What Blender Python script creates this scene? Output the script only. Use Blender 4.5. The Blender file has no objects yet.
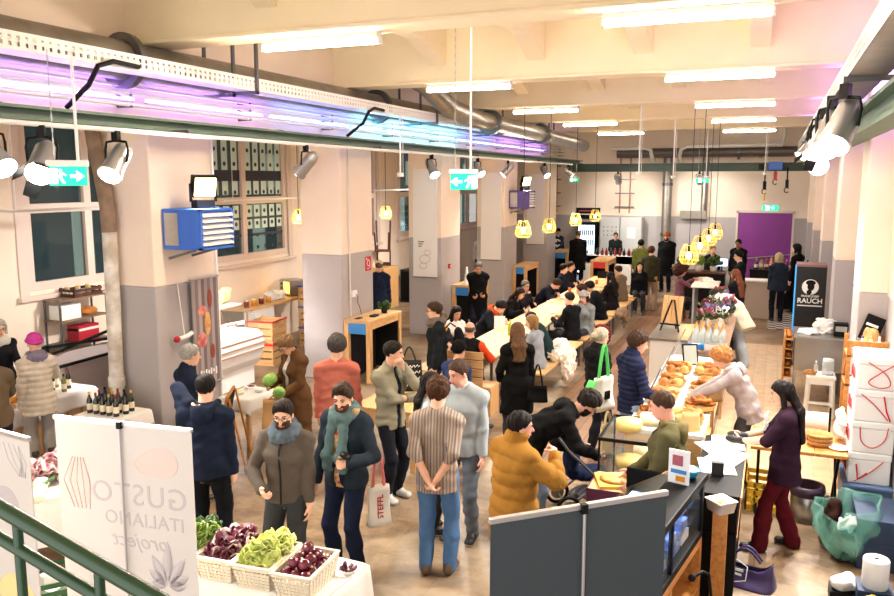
import bpy, math, random
import numpy as np
from mathutils import Vector, Matrix, Euler
random.seed(7)
S = bpy.context.scene
COL = S.collection
PI = math.pi
# ---------------------------------------------------------------- camera
cam = bpy.data.cameras.new('camera')
cam.sensor_width = 36.0
cam.lens = 32.2
cam.clip_start = 0.05
cam_o = bpy.data.objects.new('camera', cam)
COL.objects.link(cam_o)
cam_o.location = (0, 0, 3.5)
cam_o.rotation_euler = (math.radians(90 - 8.39), 0, math.radians(22.2))
S.camera = cam_o
# ---------------------------------------------------------------- world, exposure
w = bpy.data.worlds.new('world')
S.world = w
w.use_nodes = True
w.node_tree.nodes['Background'].inputs[0].default_value = (1.0, 0.94, 0.88, 1)
w.node_tree.nodes['Background'].inputs[1].default_value = 0.82
S.view_settings.view_transform = 'Standard'
S.view_settings.look = 'None'
S.view_settings.gamma = 1
S.view_settings.exposure = 1.62
LAMP_E = 62.0           # emission of a lit ceiling tube
SPOT_L, SPOT_R = 210.0, 180.0   # watts of one stage spotlight on the left / right rail
LAMP_C = (1.0, 0.935, 0.845)

# ---------------------------------------------------------------- materials
MATS = {}
def lin(c):
    return tuple((x / 12.92 if x <= 0.04045 else ((x + 0.055) / 1.055) ** 2.4) for x in c)
def mat(name, col, rough=0.7, metal=0.0, var=0.0, scale=8.0, bump=0.0, bscale=60.0, emit=None, es=0.0,
        trans=0.0, alpha=1.0, spec=0.5, col2=None, detail=4.0, coords='Object', sheen=0.0, coat=0.0):
    """A procedural principled material; sRGB colours; var / col2 mix in noise, bump adds fine relief."""
    if name in MATS: return MATS[name]
    m = bpy.data.materials.new(name); m.use_nodes = True
    nt = m.node_tree; b = nt.nodes['Principled BSDF']
    c = lin(col)
    b.inputs['Base Color'].default_value = (*c, 1)
    b.inputs['Roughness'].default_value = rough
    b.inputs['Metallic'].default_value = metal
    b.inputs['Specular IOR Level'].default_value = spec
    if sheen: b.inputs['Sheen Weight'].default_value = sheen
    if coat: b.inputs['Coat Weight'].default_value = coat
    if trans:
        b.inputs['Transmission Weight'].default_value = trans
    if alpha < 1: b.inputs['Alpha'].default_value = alpha
    if emit:
        b.inputs['Emission Color'].default_value = (*lin(emit), 1)
        b.inputs['Emission Strength'].default_value = es
    if var or col2 or bump:
        tc = nt.nodes.new('ShaderNodeTexCoord')
    if var or col2:
        n = nt.nodes.new('ShaderNodeTexNoise'); n.inputs['Scale'].default_value = scale; n.inputs['Detail'].default_value = detail
        nt.links.new(tc.outputs[coords], n.inputs['Vector'])
        r = nt.nodes.new('ShaderNodeValToRGB')
        c2 = lin(col2) if col2 else tuple(x * (1 - var) for x in c)
        r.color_ramp.elements[0].position = 0.35; r.color_ramp.elements[1].position = 0.65
        r.color_ramp.elements[0].color = (*c2, 1); r.color_ramp.elements[1].color = (*c, 1)
        nt.links.new(n.outputs['Fac'], r.inputs['Fac']); nt.links.new(r.outputs['Color'], b.inputs['Base Color'])
    if bump:
        n2 = nt.nodes.new('ShaderNodeTexNoise'); n2.inputs['Scale'].default_value = bscale; n2.inputs['Detail'].default_value = 3
        nt.links.new(tc.outputs[coords], n2.inputs['Vector'])
        bp = nt.nodes.new('ShaderNodeBump'); bp.inputs['Strength'].default_value = bump; bp.inputs['Distance'].default_value = 0.02
        nt.links.new(n2.outputs['Fac'], bp.inputs['Height']); nt.links.new(bp.outputs['Normal'], b.inputs['Normal'])
    MATS[name] = m
    return m
def stripes(name, cols, axis=0, period=0.1, rough=0.8, wob=0.0, coords='Object', var=0.15):
    """Repeating colour bands along one object axis."""
    m = mat(name, cols[0], rough); nt = m.node_tree; b = nt.nodes['Principled BSDF']
    tc = nt.nodes.new('ShaderNodeTexCoord'); sx = nt.nodes.new('ShaderNodeSeparateXYZ')
    nt.links.new(tc.outputs[coords], sx.inputs[0])
    mu = nt.nodes.new('ShaderNodeMath'); mu.operation = 'DIVIDE'; mu.inputs[1].default_value = period
    nt.links.new(sx.outputs[axis], mu.inputs[0])
    fr = nt.nodes.new('ShaderNodeMath'); fr.operation = 'FRACT'; nt.links.new(mu.outputs[0], fr.inputs[0])
    r = nt.nodes.new('ShaderNodeValToRGB'); r.color_ramp.interpolation = 'CONSTANT'
    e = r.color_ramp.elements
    while len(e) < len(cols): e.new(0.5)
    for i, c in enumerate(cols):
        e[i].position = i / len(cols); e[i].color = (*lin(c), 1)
    nt.links.new(fr.outputs[0], r.inputs[0]); nt.links.new(r.outputs[0], b.inputs['Base Color'])
    return m
def wood(name, c1, c2, axis='Y', scale=3.0, rough=0.55, dist=6.0):
    m = mat(name, c1, rough); nt = m.node_tree; b = nt.nodes['Principled BSDF']
    tc = nt.nodes.new('ShaderNodeTexCoord'); mp = nt.nodes.new('ShaderNodeMapping')
    sc = {'X': (0.12, 1, 1), 'Y': (1, 0.12, 1), 'Z': (1, 1, 0.12)}[axis]
    mp.inputs['Scale'].default_value = sc
    nt.links.new(tc.outputs['Object'], mp.inputs[0])
    n = nt.nodes.new('ShaderNodeTexNoise'); n.inputs['Scale'].default_value = scale * 8; n.inputs['Detail'].default_value = 6
    n.inputs['Distortion'].default_value = 0.82
    nt.links.new(mp.outputs[0], n.inputs['Vector'])
    r = nt.nodes.new('ShaderNodeValToRGB'); r.color_ramp.elements[0].position = 0.3; r.color_ramp.elements[1].position = 0.7
    r.color_ramp.elements[0].color = (*lin(c2), 1); r.color_ramp.elements[1].color = (*lin(c1), 1)
    nt.links.new(n.outputs['Fac'], r.inputs[0]); nt.links.new(r.outputs[0], b.inputs['Base Color'])
    return m

# ---------------------------------------------------------------- mesh builder
def rotm(rx=0, ry=0, rz=0):
    return np.array(Euler((math.radians(rx), math.radians(ry), math.radians(rz))).to_matrix())
def basis(d):
    d = np.asarray(d, float); d = d / (np.linalg.norm(d) + 1e-12)
    u = np.cross(d, (0, 0, 1.0))
    if np.linalg.norm(u) < 1e-4: u = np.cross(d, (0, 1.0, 0))
    u /= np.linalg.norm(u); v = np.cross(d, u)
    return u, v, d
class MB:
    """Collects shapes into ONE mesh object."""
    def __init__(s): s.v = []; s.f = []; s.mi = []; s.mats = []; s.sm = []
    def add(s, vs, fs, m, smooth=False):
        o = len(s.v); s.v += [tuple(map(float, p)) for p in vs]
        if m not in s.mats: s.mats.append(m)
        k = s.mats.index(m)
        for f in fs:
            s.f.append([i + o for i in f]); s.mi.append(k); s.sm.append(smooth)
        return s
    def box(s, c, d, m, rz=0, R=None):
        R = rotm(0, 0, rz) if R is None else R
        x, y, z = d[0] / 2, d[1] / 2, d[2] / 2
        vs = [np.array(c) + R @ np.array(p) for p in ((-x,-y,-z),(x,-y,-z),(x,y,-z),(-x,y,-z),(-x,-y,z),(x,-y,z),(x,y,z),(-x,y,z))]
        return s.add(vs, [(0,3,2,1),(4,5,6,7),(0,1,5,4),(1,2,6,5),(2,3,7,6),(3,0,4,7)], m)
    def b2(s, lo, hi, m):
        return s.box([(a + b) / 2 for a, b in zip(lo, hi)], [b - a for a, b in zip(lo, hi)], m)
    def hexa(s, vs, m):     # 4 bottom corners, 4 top corners
        return s.add(vs, [(0,3,2,1),(4,5,6,7),(0,1,5,4),(1,2,6,5),(2,3,7,6),(3,0,4,7)], m)
    def bar(s, p, q, wd, h, m):
        p = np.array(p, float); q = np.array(q, float); u, v, d = basis(q - p)
        vs = []
        for e in (p, q):
            for a, b in ((-1,-1),(1,-1),(1,1),(-1,1)): vs.append(e + u * a * wd / 2 + v * b * h / 2)
        return s.hexa(vs, m)
    def cyl(s, p, q, r, m, r2=None, n=12, cap=True):
        r2 = r if r2 is None else r2
        p = np.array(p, float); q = np.array(q, float); u, v, d = basis(q - p)
        a = np.linspace(0, 2 * PI, n, endpoint=False)
        vs = [p + r * (math.cos(t) * u + math.sin(t) * v) for t in a] + [q + r2 * (math.cos(t) * u + math.sin(t) * v) for t in a]
        s.add(vs, [(i, (i + 1) % n, n + (i + 1) % n, n + i) for i in range(n)], m, True)
        if cap: s.add(vs, [tuple(range(n))[::-1], tuple(range(n, 2 * n))], m)
        return s
    def tube(s, pts, r, m, n=8, closed=False, rs=None):
        P = [np.array(p, float) for p in pts]; N = len(P)
        vs = []; u = None
        for i in range(N):
            a = P[(i - 1) % N] if (closed or i) else P[0]; b = P[(i + 1) % N] if (closed or i < N - 1) else P[-1]
            d = b - a; d /= (np.linalg.norm(d) + 1e-12)
            if u is None: u = basis(d)[0]
            u = u - d * (u @ d); u /= (np.linalg.norm(u) + 1e-12); v = np.cross(d, u)
            rr = rs[i] if rs else r
            for k in range(n):
                t = 2 * PI * k / n; vs.append(P[i] + rr * (math.cos(t) * u + math.sin(t) * v))
        fs = []
        for i in range(N if closed else N - 1):
            j = (i + 1) % N
            for k in range(n): fs.append((i*n+k, i*n+(k+1)%n, j*n+(k+1)%n, j*n+k))
        s.add(vs, fs, m, True)
        if not closed: s.add(vs, [tuple(range(n))[::-1], tuple(range((N-1)*n, N*n))], m)
        return s
    def lathe(s, prof, c, m, n=20, sx=1, sy=1):
        vs = []; N = len(prof)
        for r, z in prof:
            for k in range(n):
                t = 2 * PI * k / n; vs.append((c[0] + sx * r * math.cos(t), c[1] + sy * r * math.sin(t), c[2] + z))
        fs = [(i*n+k, i*n+(k+1)%n, (i+1)*n+(k+1)%n, (i+1)*n+k) for i in range(N-1) for k in range(n)]
        s.add(vs, fs, m, True)
        return s.add(vs, [tuple(range(n))[::-1], tuple(range((N-1)*n, N*n))], m)
    def ell(s, c, r, m, n=12, R=None, noise=0, seed=0):
        rg = random.Random(seed); vs = []; h = max(4, n // 2)
        r = (r, r, r) if isinstance(r, (int, float)) else r
        for i in range(h + 1):
            ph = PI * i / h
            for k in range(n):
                t = 2 * PI * k / n
                q = np.array((r[0]*math.sin(ph)*math.cos(t), r[1]*math.sin(ph)*math.sin(t), -r[2]*math.cos(ph)))
                if noise and 0 < i < h: q = q * (1 + rg.uniform(-noise, noise))
                if R is not None: q = R @ q
                vs.append(np.array(c) + q)
        fs = [(i*n+k, i*n+(k+1)%n, (i+1)*n+(k+1)%n, (i+1)*n+k) for i in range(h) for k in range(n)]
        return s.add(vs, fs, m, True)
    def sheet(s, fn, nu, nv, m, th=0.004, smooth=True):
        """A thin closed cloth over a grid: fn(u, v) -> point."""
        P = np.array([[fn(i / nu, j / nv) for j in range(nv + 1)] for i in range(nu + 1)], float)
        du = np.gradient(P, axis=0); dv = np.gradient(P, axis=1); nn = np.cross(du, dv)
        nn /= (np.linalg.norm(nn, axis=2, keepdims=True) + 1e-9)
        A = (P + nn * th / 2).reshape(-1, 3); B = (P - nn * th / 2).reshape(-1, 3); K = len(A); w_ = nv + 1
        fs = []
        for i in range(nu):
            for j in range(nv):
                a, b, c, d = i*w_+j, (i+1)*w_+j, (i+1)*w_+j+1, i*w_+j+1
                fs.append((a, b, c, d)); fs.append((K+d, K+c, K+b, K+a))
        rim = [i*w_ for i in range(nu+1)] + [nu*w_+j for j in range(1, nv+1)] + [i*w_+nv for i in range(nu-1, -1, -1)] + [j for j in range(nv-1, 0, -1)]
        for a, b in zip(rim, rim[1:] + rim[:1]): fs.append((b, a, K+a, K+b))
        return s.add(list(A) + list(B), fs, m, smooth)
    def build(s, name, parent=None, bevel=0.0, loc=None, rz=0):
        me = bpy.data.meshes.new(name); me.from_pydata(s.v, [], s.f)
        for m in s.mats: me.materials.append(m)
        me.polygons.foreach_set('material_index', s.mi); me.polygons.foreach_set('use_smooth', s.sm)
        me.update()
        o = bpy.data.objects.new(name, me); COL.objects.link(o)
        if parent is not None: o.parent = parent
        if loc is not None: o.location = loc
        if rz: o.rotation_euler = (0, 0, math.radians(rz))
        if bevel:
            md = o.modifiers.new('bevel', 'BEVEL'); md.width = bevel; md.segments = 2; md.limit_method = 'ANGLE'; md.angle_limit = math.radians(50)
        return o
def tag(o, label=None, cat=None, group=None, kind=None):
    if label: o['label'] = label
    if cat: o['category'] = cat
    if group: o['group'] = group
    if kind: o['kind'] = kind
    return o
def thing(name, label, cat, loc=(0, 0, 0), rz=0, group=None):
    o = bpy.data.objects.new(name, None); COL.objects.link(o); o.empty_display_size = 0.1
    o.location = loc; o.rotation_euler = (0, 0, math.radians(rz))
    return tag(o, label, cat, group)
def solo(name, mb, label, cat, loc=(0, 0, 0), rz=0, group=None, bevel=0.0, kind=None):
    """A thing that is one mesh."""
    return tag(mb.build(name, None, bevel, loc, rz), label, cat, group, kind)
def dup(root, loc, rz=None, label=None, group=None):
    def cp(o, par):
        c = o.copy(); COL.objects.link(c)
        if par is not None: c.parent = par
        for ch in KIDS(o): cp(ch, c)
        return c
    r = cp(root, None); r.location = loc
    if rz is not None: r.rotation_euler = (0, 0, math.radians(rz))
    if label: r['label'] = label
    if group: r['group'] = group
    return r
def KIDS(o): return [c for c in list(o.children)]
def text_mesh(body, size, m, extrude=0.002, align='CENTER', bold=False, spacing=1.0, shear=0.0):
    cu = bpy.data.curves.new('lettering', 'FONT'); cu.body = body; cu.size = size; cu.extrude = extrude
    cu.align_x = align; cu.align_y = 'CENTER'; cu.space_character = spacing; cu.shear = shear
    if bold: cu.offset = size * 0.02
    cu.resolution_u = 3
    o = bpy.data.objects.new('lettering', cu); COL.objects.link(o)
    bpy.context.view_layer.update()
    me = bpy.data.meshes.new_from_object(o.evaluated_get(bpy.context.evaluated_depsgraph_get()))
    bpy.data.objects.remove(o)
    me.materials.clear(); me.materials.append(m)
    return me
def lettering(body, size, m, parent, loc, rot, **k):
    o = bpy.data.objects.new('lettering', text_mesh(body, size, m, **k)); COL.objects.link(o)
    o.parent = parent; o.location = loc; o.rotation_euler = [math.radians(a) for a in rot]
    return o
# ================================================================ the room
CREAM = mat('plaster_cream', (0.95, 0.89, 0.82), 0.85, var=0.06, scale=1.2, bump=0.08, bscale=25)
GREY = mat('paint_grey', (0.69, 0.67, 0.67), 0.6, var=0.05, scale=2)
CONC = mat('plaster_ceiling', (0.96, 0.91, 0.79), 0.85, var=0.05, scale=1.5, bump=0.1, bscale=14)
WHITE = mat('white_paint', (0.93, 0.93, 0.92), 0.5)
STEEL = mat('brushed_steel', (0.72, 0.72, 0.72), 0.35, 1.0, var=0.1, scale=14)
GALV = mat('galvanised_duct', (0.62, 0.60, 0.57), 0.42, 0.75, var=0.18, scale=5)
BLACK = mat('black_paint', (0.05, 0.05, 0.055), 0.5, spec=0.2)
GREENB = mat('crane_green', (0.36, 0.46, 0.39), 0.55, var=0.12, scale=4)
FRAMEW = mat('window_frame_paint', (0.87, 0.80, 0.76), 0.6)

def floor_mat():
    m = mat('worn_stone_floor', (0.7, 0.6, 0.5), 0.5); nt = m.node_tree; b = nt.nodes['Principled BSDF']
    L = nt.links.new
    tc = nt.nodes.new('ShaderNodeTexCoord')
    n1 = nt.nodes.new('ShaderNodeTexNoise'); n1.inputs['Scale'].default_value = 0.55; n1.inputs['Detail'].default_value = 5; n1.inputs['Roughness'].default_value = 0.6
    n2 = nt.nodes.new('ShaderNodeTexNoise'); n2.inputs['Scale'].default_value = 3.2; n2.inputs['Detail'].default_value = 8; n2.inputs['Roughness'].default_value = 0.7
    br = nt.nodes.new('ShaderNodeTexBrick'); br.inputs['Scale'].default_value = 1.0
    br.inputs['Brick Width'].default_value = 1.3; br.inputs['Row Height'].default_value = 0.8; br.inputs['Mortar Size'].default_value = 0.008
    br.inputs['Color1'].default_value = (*lin((0.66, 0.56, 0.44)), 1); br.inputs['Color2'].default_value = (*lin((0.57, 0.47, 0.36)), 1)
    br.inputs['Mortar'].default_value = (*lin((0.48, 0.40, 0.31)), 1)
    for x in (n1, n2, br): L(tc.outputs['Object'], x.inputs['Vector'])
    r2 = nt.nodes.new('ShaderNodeValToRGB'); r2.color_ramp.elements[0].position = 0.32; r2.color_ramp.elements[1].position = 0.62
    r2.color_ramp.elements[0].color = (0.30, 0.25, 0.20, 1); r2.color_ramp.elements[1].color = (1, 1, 1, 1)
    L(n2.outputs['Fac'], r2.inputs[0])
    mx = nt.nodes.new('ShaderNodeMix'); mx.data_type = 'RGBA'; mx.blend_type = 'MULTIPLY'; mx.inputs[0].default_value = 0.9
    L(br.outputs['Color'], mx.inputs[6]); L(r2.outputs[0], mx.inputs[7])
    r1 = nt.nodes.new('ShaderNodeValToRGB'); r1.color_ramp.elements[0].position = 0.47; r1.color_ramp.elements[1].position = 0.56
    L(n1.outputs['Fac'], r1.inputs[0])
    m2 = nt.nodes.new('ShaderNodeMix'); m2.data_type = 'RGBA'
    L(r1.outputs[0], m2.inputs[0]); L(mx.outputs[2], m2.inputs[6]); m2.inputs[7].default_value = (*lin((0.66, 0.60, 0.52)), 1)
    m3 = nt.nodes.new('ShaderNodeMix'); m3.data_type = 'RGBA'; m3.inputs[0].default_value = 0.55
    L(mx.outputs[2], m3.inputs[6]); L(m2.outputs[2], m3.inputs[7])
    n4 = nt.nodes.new('ShaderNodeTexNoise'); n4.inputs['Scale'].default_value = 1.1; n4.inputs['Detail'].default_value = 10; n4.inputs['Roughness'].default_value = 0.72; n4.inputs['Distortion'].default_value = 0.8
    L(tc.outputs['Object'], n4.inputs['Vector'])
    r4 = nt.nodes.new('ShaderNodeValToRGB'); r4.color_ramp.elements[0].position = 0.36; r4.color_ramp.elements[1].position = 0.55
    r4.color_ramp.elements[0].color = (0.40, 0.35, 0.30, 1); r4.color_ramp.elements[1].color = (1, 1, 1, 1)
    L(n4.outputs['Fac'], r4.inputs[0])
    m4 = nt.nodes.new('ShaderNodeMix'); m4.data_type = 'RGBA'; m4.blend_type = 'MULTIPLY'; m4.inputs[0].default_value = 0.8
    L(m3.outputs[2], m4.inputs[6]); L(r4.outputs[0], m4.inputs[7])
    L(m4.outputs[2], b.inputs['Base Color'])
    rr = nt.nodes.new('ShaderNodeMapRange'); rr.inputs[3].default_value = 0.3; rr.inputs[4].default_value = 0.6
    L(n2.outputs['Fac'], rr.inputs[0]); L(rr.outputs[0], b.inputs['Roughness'])
    bp = nt.nodes.new('ShaderNodeBump'); bp.inputs['Strength'].default_value = 0.15; bp.inputs['Distance'].default_value = 0.01
    L(n2.outputs['Fac'], bp.inputs['Height']); L(bp.outputs[0], b.inputs['Normal'])
    return m
def plank_mat(name, c1, c2, mortar, wdt, hgt, rot, rough=0.5):
    m = mat(name, c1, rough); nt = m.node_tree; b = nt.nodes['Principled BSDF']; L = nt.links.new
    tc = nt.nodes.new('ShaderNodeTexCoord'); mp = nt.nodes.new('ShaderNodeMapping'); mp.inputs['Rotation'].default_value = (0, 0, math.radians(rot))
    L(tc.outputs['Object'], mp.inputs[0])
    br = nt.nodes.new('ShaderNodeTexBrick'); br.inputs['Scale'].default_value = 1; br.inputs['Brick Width'].default_value = wdt; br.inputs['Row Height'].default_value = hgt
    br.inputs['Mortar Size'].default_value = 0.006
    br.inputs['Color1'].default_value = (*lin(c1), 1); br.inputs['Color2'].default_value = (*lin(c2), 1); br.inputs['Mortar'].default_value = (*lin(mortar), 1)
    L(mp.outputs[0], br.inputs['Vector'])
    n = nt.nodes.new('ShaderNodeTexNoise'); n.inputs['Scale'].default_value = 6; n.inputs['Detail'].default_value = 6; L(tc.outputs['Object'], n.inputs['Vector'])
    r = nt.nodes.new('ShaderNodeValToRGB'); r.color_ramp.elements[0].color = (0.6, 0.55, 0.5, 1); r.color_ramp.elements[0].position = 0.3; r.color_ramp.elements[1].position = 0.6
    L(n.outputs['Fac'], r.inputs[0])
    mx = nt.nodes.new('ShaderNodeMix'); mx.data_type = 'RGBA'; mx.blend_type = 'MULTIPLY'; mx.inputs[0].default_value = 0.5
    L(br.outputs['Color'], mx.inputs[6]); L(r.outputs[0], mx.inputs[7]); L(mx.outputs[2], b.inputs['Base Color'])
    return m
def structure(name, mb, bevel=0.0):
    return tag(mb.build(name, None, bevel), kind='structure')

XL, XR, YB = -10.2, 1.25, 30.0
structure('floor', MB().b2((XL - 0.3, -1.5, -0.12), (2.6, YB + 0.3, 0), floor_mat()))
structure('floor_aisle', MB().b2((-3.05, 8.9, 0), (-1.72, 23.5, 0.003), plank_mat('aisle_planks', (0.58, 0.44, 0.34), (0.50, 0.37, 0.28), (0.3, 0.22, 0.16), 2.4, 0.16, 90)))
structure('floor_behind_counter', MB().b2((-0.62, 9.6, 0), (1.25, 18.2, 0.003), plank_mat('pale_planks', (0.85, 0.74, 0.60), (0.80, 0.68, 0.53), (0.74, 0.63, 0.49), 1.8, 0.2, 90, 0.4)))
# left window wall with four openings
WY = [(8.55, 11.1), (12.45, 15.45), (16.85, 19.85), (21.25, 24.25), (25.65, 28.65)]
SZ, TZ = 1.85, 4.4
mb = MB(); mb.b2((XL - 0.3, -1.5, 0), (XL, YB + 0.3, SZ), CREAM); mb.b2((XL - 0.3, -1.5, TZ), (XL, YB + 0.3, 5.85), CREAM)
ys = [-1.5] + [y for a in WY for y in a] + [YB + 0.3]
for a, b in zip(ys[::2], ys[1::2]): mb.b2((XL - 0.3, a, SZ), (XL, b, TZ), CREAM)
structure('wall_left', mb)
# back wall with the purple door's opening
DX0, DX1, DZ = -1.25, 0.64, 2.42
mb = MB()
for a, b, c, d in ((XL, DX0, 0, 5.85), (DX1, 2.6, 0, 5.85), (DX0, DX1, DZ, 5.85)):
    if c < 2.2: mb.b2((a, YB, c), (b, YB + 0.3, 2.2), GREY); mb.b2((a, YB, 2.2), (b, YB + 0.3, d), CREAM)
    else: mb.b2((a, YB, c), (b, YB + 0.3, d), CREAM)
structure('wall_back', mb)
# right wall and its pilasters
mb = MB(); mb.b2((XR, 10.25, 0), (XR + 0.3, YB + 0.3, 2.2), GREY); mb.b2((XR, 10.25, 2.2), (XR + 0.3, YB + 0.3, 5.85), CREAM)
mb.b2((1.24, -1.5, 0), (XR + 0.3, 10.25, 2.2), GREY); mb.b2((1.24, -1.5, 2.2), (XR + 0.3, 10.25, 5.85), CREAM)
structure('wall_right', mb)
for i, y in enumerate((10.25, 14.3, 18.6, 22.75, 26.9)):
    mb = MB()
    mb.b2((0.95, y, 0), (XR + 0.02, y + 0.75, 2.22), GREY); mb.b2((0.95, y, 2.22), (XR + 0.02, y + 0.75, 5.2), CREAM)
    tag(mb.build('pilaster', None, 0.015), kind='structure')
# left row of columns carrying the lintel
CY = (7.5, 12.0, 16.45, 20.95, 25.4)
for y in CY:
    mb = MB(); mb.b2((-7.65, y, 0), (-6.85, y + 1.15, 2.22), GREY); mb.b2((-7.65, y, 2.22), (-6.85, y + 1.15, 4.15), CREAM)
    tag(mb.build('column', None, 0.015), kind='structure')
structure('lintel', MB().b2((-7.5, -1.5, 4.15), (-6.9, YB, 5.85), CREAM))
# ceiling: slab, cross beams, ribs with haunches
structure('ceiling', MB().b2((XL - 0.3, -1.5, 5.85), (2.6, YB + 0.3, 6.0), CONC))
BY = (3.0, 7.3, 11.9, 16.45, 20.8, 25.2)
for y in BY:
    mb = MB(); mb.b2((-6.9, y, 5.0), (XR, y + 0.42, 5.85), CONC)
    mb.b2((-6.9, y - 0.035, 5.0), (XR, y, 5.045), CONC)
    tag(mb.build('ceiling_beam', None, 0.01), kind='structure')
for x in (-5.0, -3.42, -1.85, -0.3):
    mb = MB(); mb.b2((x - 0.135, -1.5, 5.55), (x + 0.135, YB, 5.85), CONC)
    for y in BY:
        for a, b, za, zb in ((y - 0.9, y, 5.55, 5.27), (y + 0.42, y + 1.32, 5.27, 5.55)):
            mb.hexa([(x - 0.13, a, za), (x + 0.13, a, za), (x + 0.13, b, zb), (x - 0.13, b, zb)] + [(x - 0.13, a, 5.8), (x + 0.13, a, 5.8), (x + 0.13, b, 5.8), (x - 0.13, b, 5.8)], CONC)
    tag(mb.build('ceiling_rib'), kind='structure')
# windows
GLASS = mat('night_glass', (0.10, 0.17, 0.19), 0.06, alpha=0.55, spec=0.8)
FILM = mat('window_film', (0.80, 0.88, 0.86), 0.5); DOTS = mat('dark_spot', (0.10, 0.12, 0.2), 0.5)
for i, (a, b) in enumerate(WY):
    wd = tag(bpy.data.objects.new('window_%d' % (i + 1), None), kind='structure'); COL.objects.link(wd); wd.location = (XL, a, SZ)
    W = b - a; Hh = TZ - SZ; mid = W * 0.48; tr = 1.22
    mb = MB()
    for y0, y1 in ((0, 0.14), (mid - 0.07, mid + 0.07), (W - 0.12, W)): mb.b2((-0.12, y0, 0), (-0.01, y1, Hh), FRAMEW)
    for z0, z1 in ((0, 0.13), (tr - 0.06, tr + 0.08), (Hh - 0.1, Hh)): mb.b2((-0.115, 0, z0), (-0.012, W, z1), FRAMEW)
    mb.b2((-0.05, -0.16, -0.1), (0.03, 0.0, Hh), FRAMEW); mb.b2((-0.05, W, -0.1), (0.03, W + 0.16, Hh), FRAMEW)
    mb.build('window_frame', wd, 0.008)
    MB().b2((-0.1, -0.2, -0.13), (0.09, W + 0.2, -0.06), FRAMEW).build('window_sill', wd, 0.01)
    for y0, y1 in ((0.12, mid - 0.07), (mid + 0.07, W - 0.12)):
        for z0, z1 in ((0.13, tr - 0.06), (tr + 0.08, Hh - 0.1)):
            MB().b2((-0.08, y0, z0), (-0.07, y1, z1), GLASS).build('pane', wd)
            if i == 1:
                f = MB(); k = int((y1 - y0) / 0.27)
                for j in range(k):
                    yy = y0 + 0.06 + j * (y1 - y0) / k
                    if z0 > 1: f.b2((-0.069, yy, z0 + 0.05), (-0.066, yy + 0.19, z1), FILM)
                    else: f.b2((-0.069, yy, z0 + 0.5), (-0.066, yy + 0.19, z1 - 0.03), FILM)
                    for q in range(4):
                        zz = z0 + 0.1 + q * (z1 - z0) / 4
                        f.cyl((-0.067, yy + 0.09, zz), (-0.063, yy + 0.09, zz), 0.045, DOTS, n=10)
                if z0 > 1: f.b2((-0.068, y0, z0 + 0.33), (-0.062, y1, z0 + 0.55), DOTS)
                else:
                    for zz in (z0 + 0.35, z0 + 0.7): f.b2((-0.068, y0, zz), (-0.062, y1, zz + 0.05), DOTS)
                f.build('window_film', wd)
# what lies behind the window glass: the dark house across the yard, a dim teal glow put into its wall
EXT = mat('yard_wall_glow', (0.20, 0.30, 0.31), 0.8, var=0.5, scale=0.6, emit=(0.25, 0.42, 0.44), es=0.12)
EXW = mat('yard_window', (0.75, 0.85, 0.8), 0.5, emit=(0.7, 0.85, 0.8), es=0.25)
mb = MB(); mb.b2((-13.2, 5, -1), (-13.0, 34, 7.5), EXT)
for y in range(9, 34, 3): mb.b2((-13.0, y, 1.4), (-12.95, y + 0.5, 2.9), EXW); mb.b2((-13.0, y + 0.7, 3.3), (-12.95, y + 1.3, 4.2), EXW)
structure('exterior_wall', mb)
# purple double door in the back wall
PUR = mat('purple_door_paint', (0.52, 0.20, 0.55), 0.45, var=0.1, scale=1.2)
d = tag(bpy.data.objects.new('door_1', None), kind='structure'); COL.objects.link(d); d.location = (DX0, YB, 0); DW = DX1 - DX0
mb = MB(); mb.b2((0, -0.02, 0), (0.07, 0.08, DZ), FRAMEW); mb.b2((DW - 0.07, -0.02, 0), (DW, 0.08, DZ), FRAMEW); mb.b2((0, -0.02, DZ - 0.05), (DW, 0.08, DZ + 0.04), FRAMEW); mb.build('door_frame', d)
MB().b2((0.07, 0.02, 0), (DW - 0.07, 0.07, DZ - 0.05), PUR).build('door_leaf', d)
MB().cyl((0.25, -0.03, 0.75), (DW - 0.1, -0.03, 0.95), 0.02, STEEL).build('push_bar', d)

# ================================================================ ceiling lights
TUBE = mat('lit_tube', (1, 1, 1), 0.5, emit=LAMP_C, es=LAMP_E)
TUBEO = mat('tube_diffuser', (0.97, 0.94, 0.9), 0.5, emit=(1.0, 0.95, 0.88), es=15.0)
SHEET = mat('lamp_housing', (0.88, 0.87, 0.85), 0.4)
def tube_lamp(x0, x1, y, z, lit, label):
    L = x1 - x0
    t = thing('ceiling_light', label, 'ceiling light', ((x0 + x1) / 2, y, z), 0, 'fluorescent tubes under the ceiling beams')
    MB().b2((-L/2, -0.06, 0.045), (L/2, 0.06, 0.10), SHEET).build('housing', t, 0.006)
    MB().b2((-L/2 + 0.01, -0.05, -0.01), (L/2 - 0.01, 0.05, 0.045), TUBE if lit else TUBEO).build('diffuser', t, 0.02)
    for s in (-1, 1): MB().b2((s*L/2 - 0.012, -0.055, -0.015), (s*L/2 + 0.012, 0.055, 0.05), WHITE).build('end_cap', t)
    return t
CLROWS = [(7.6, True, 'on the nearest beam'), (12.05, False, 'on the second beam'), (16.6, False, 'on the third beam'), (20.95, False, 'on the fourth beam'), (25.4, False, 'on the farthest beam')]
for y, lit, wh in CLROWS:
    tube_lamp(-5.25, -3.85, y, 4.9, lit, ('glowing' if lit else 'pale') + ' fluorescent ceiling light, left one ' + wh)
    tube_lamp(-1.55, -0.1, y, 4.9, lit, ('glowing' if lit else 'pale') + ' fluorescent ceiling light, right one ' + wh)
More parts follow.
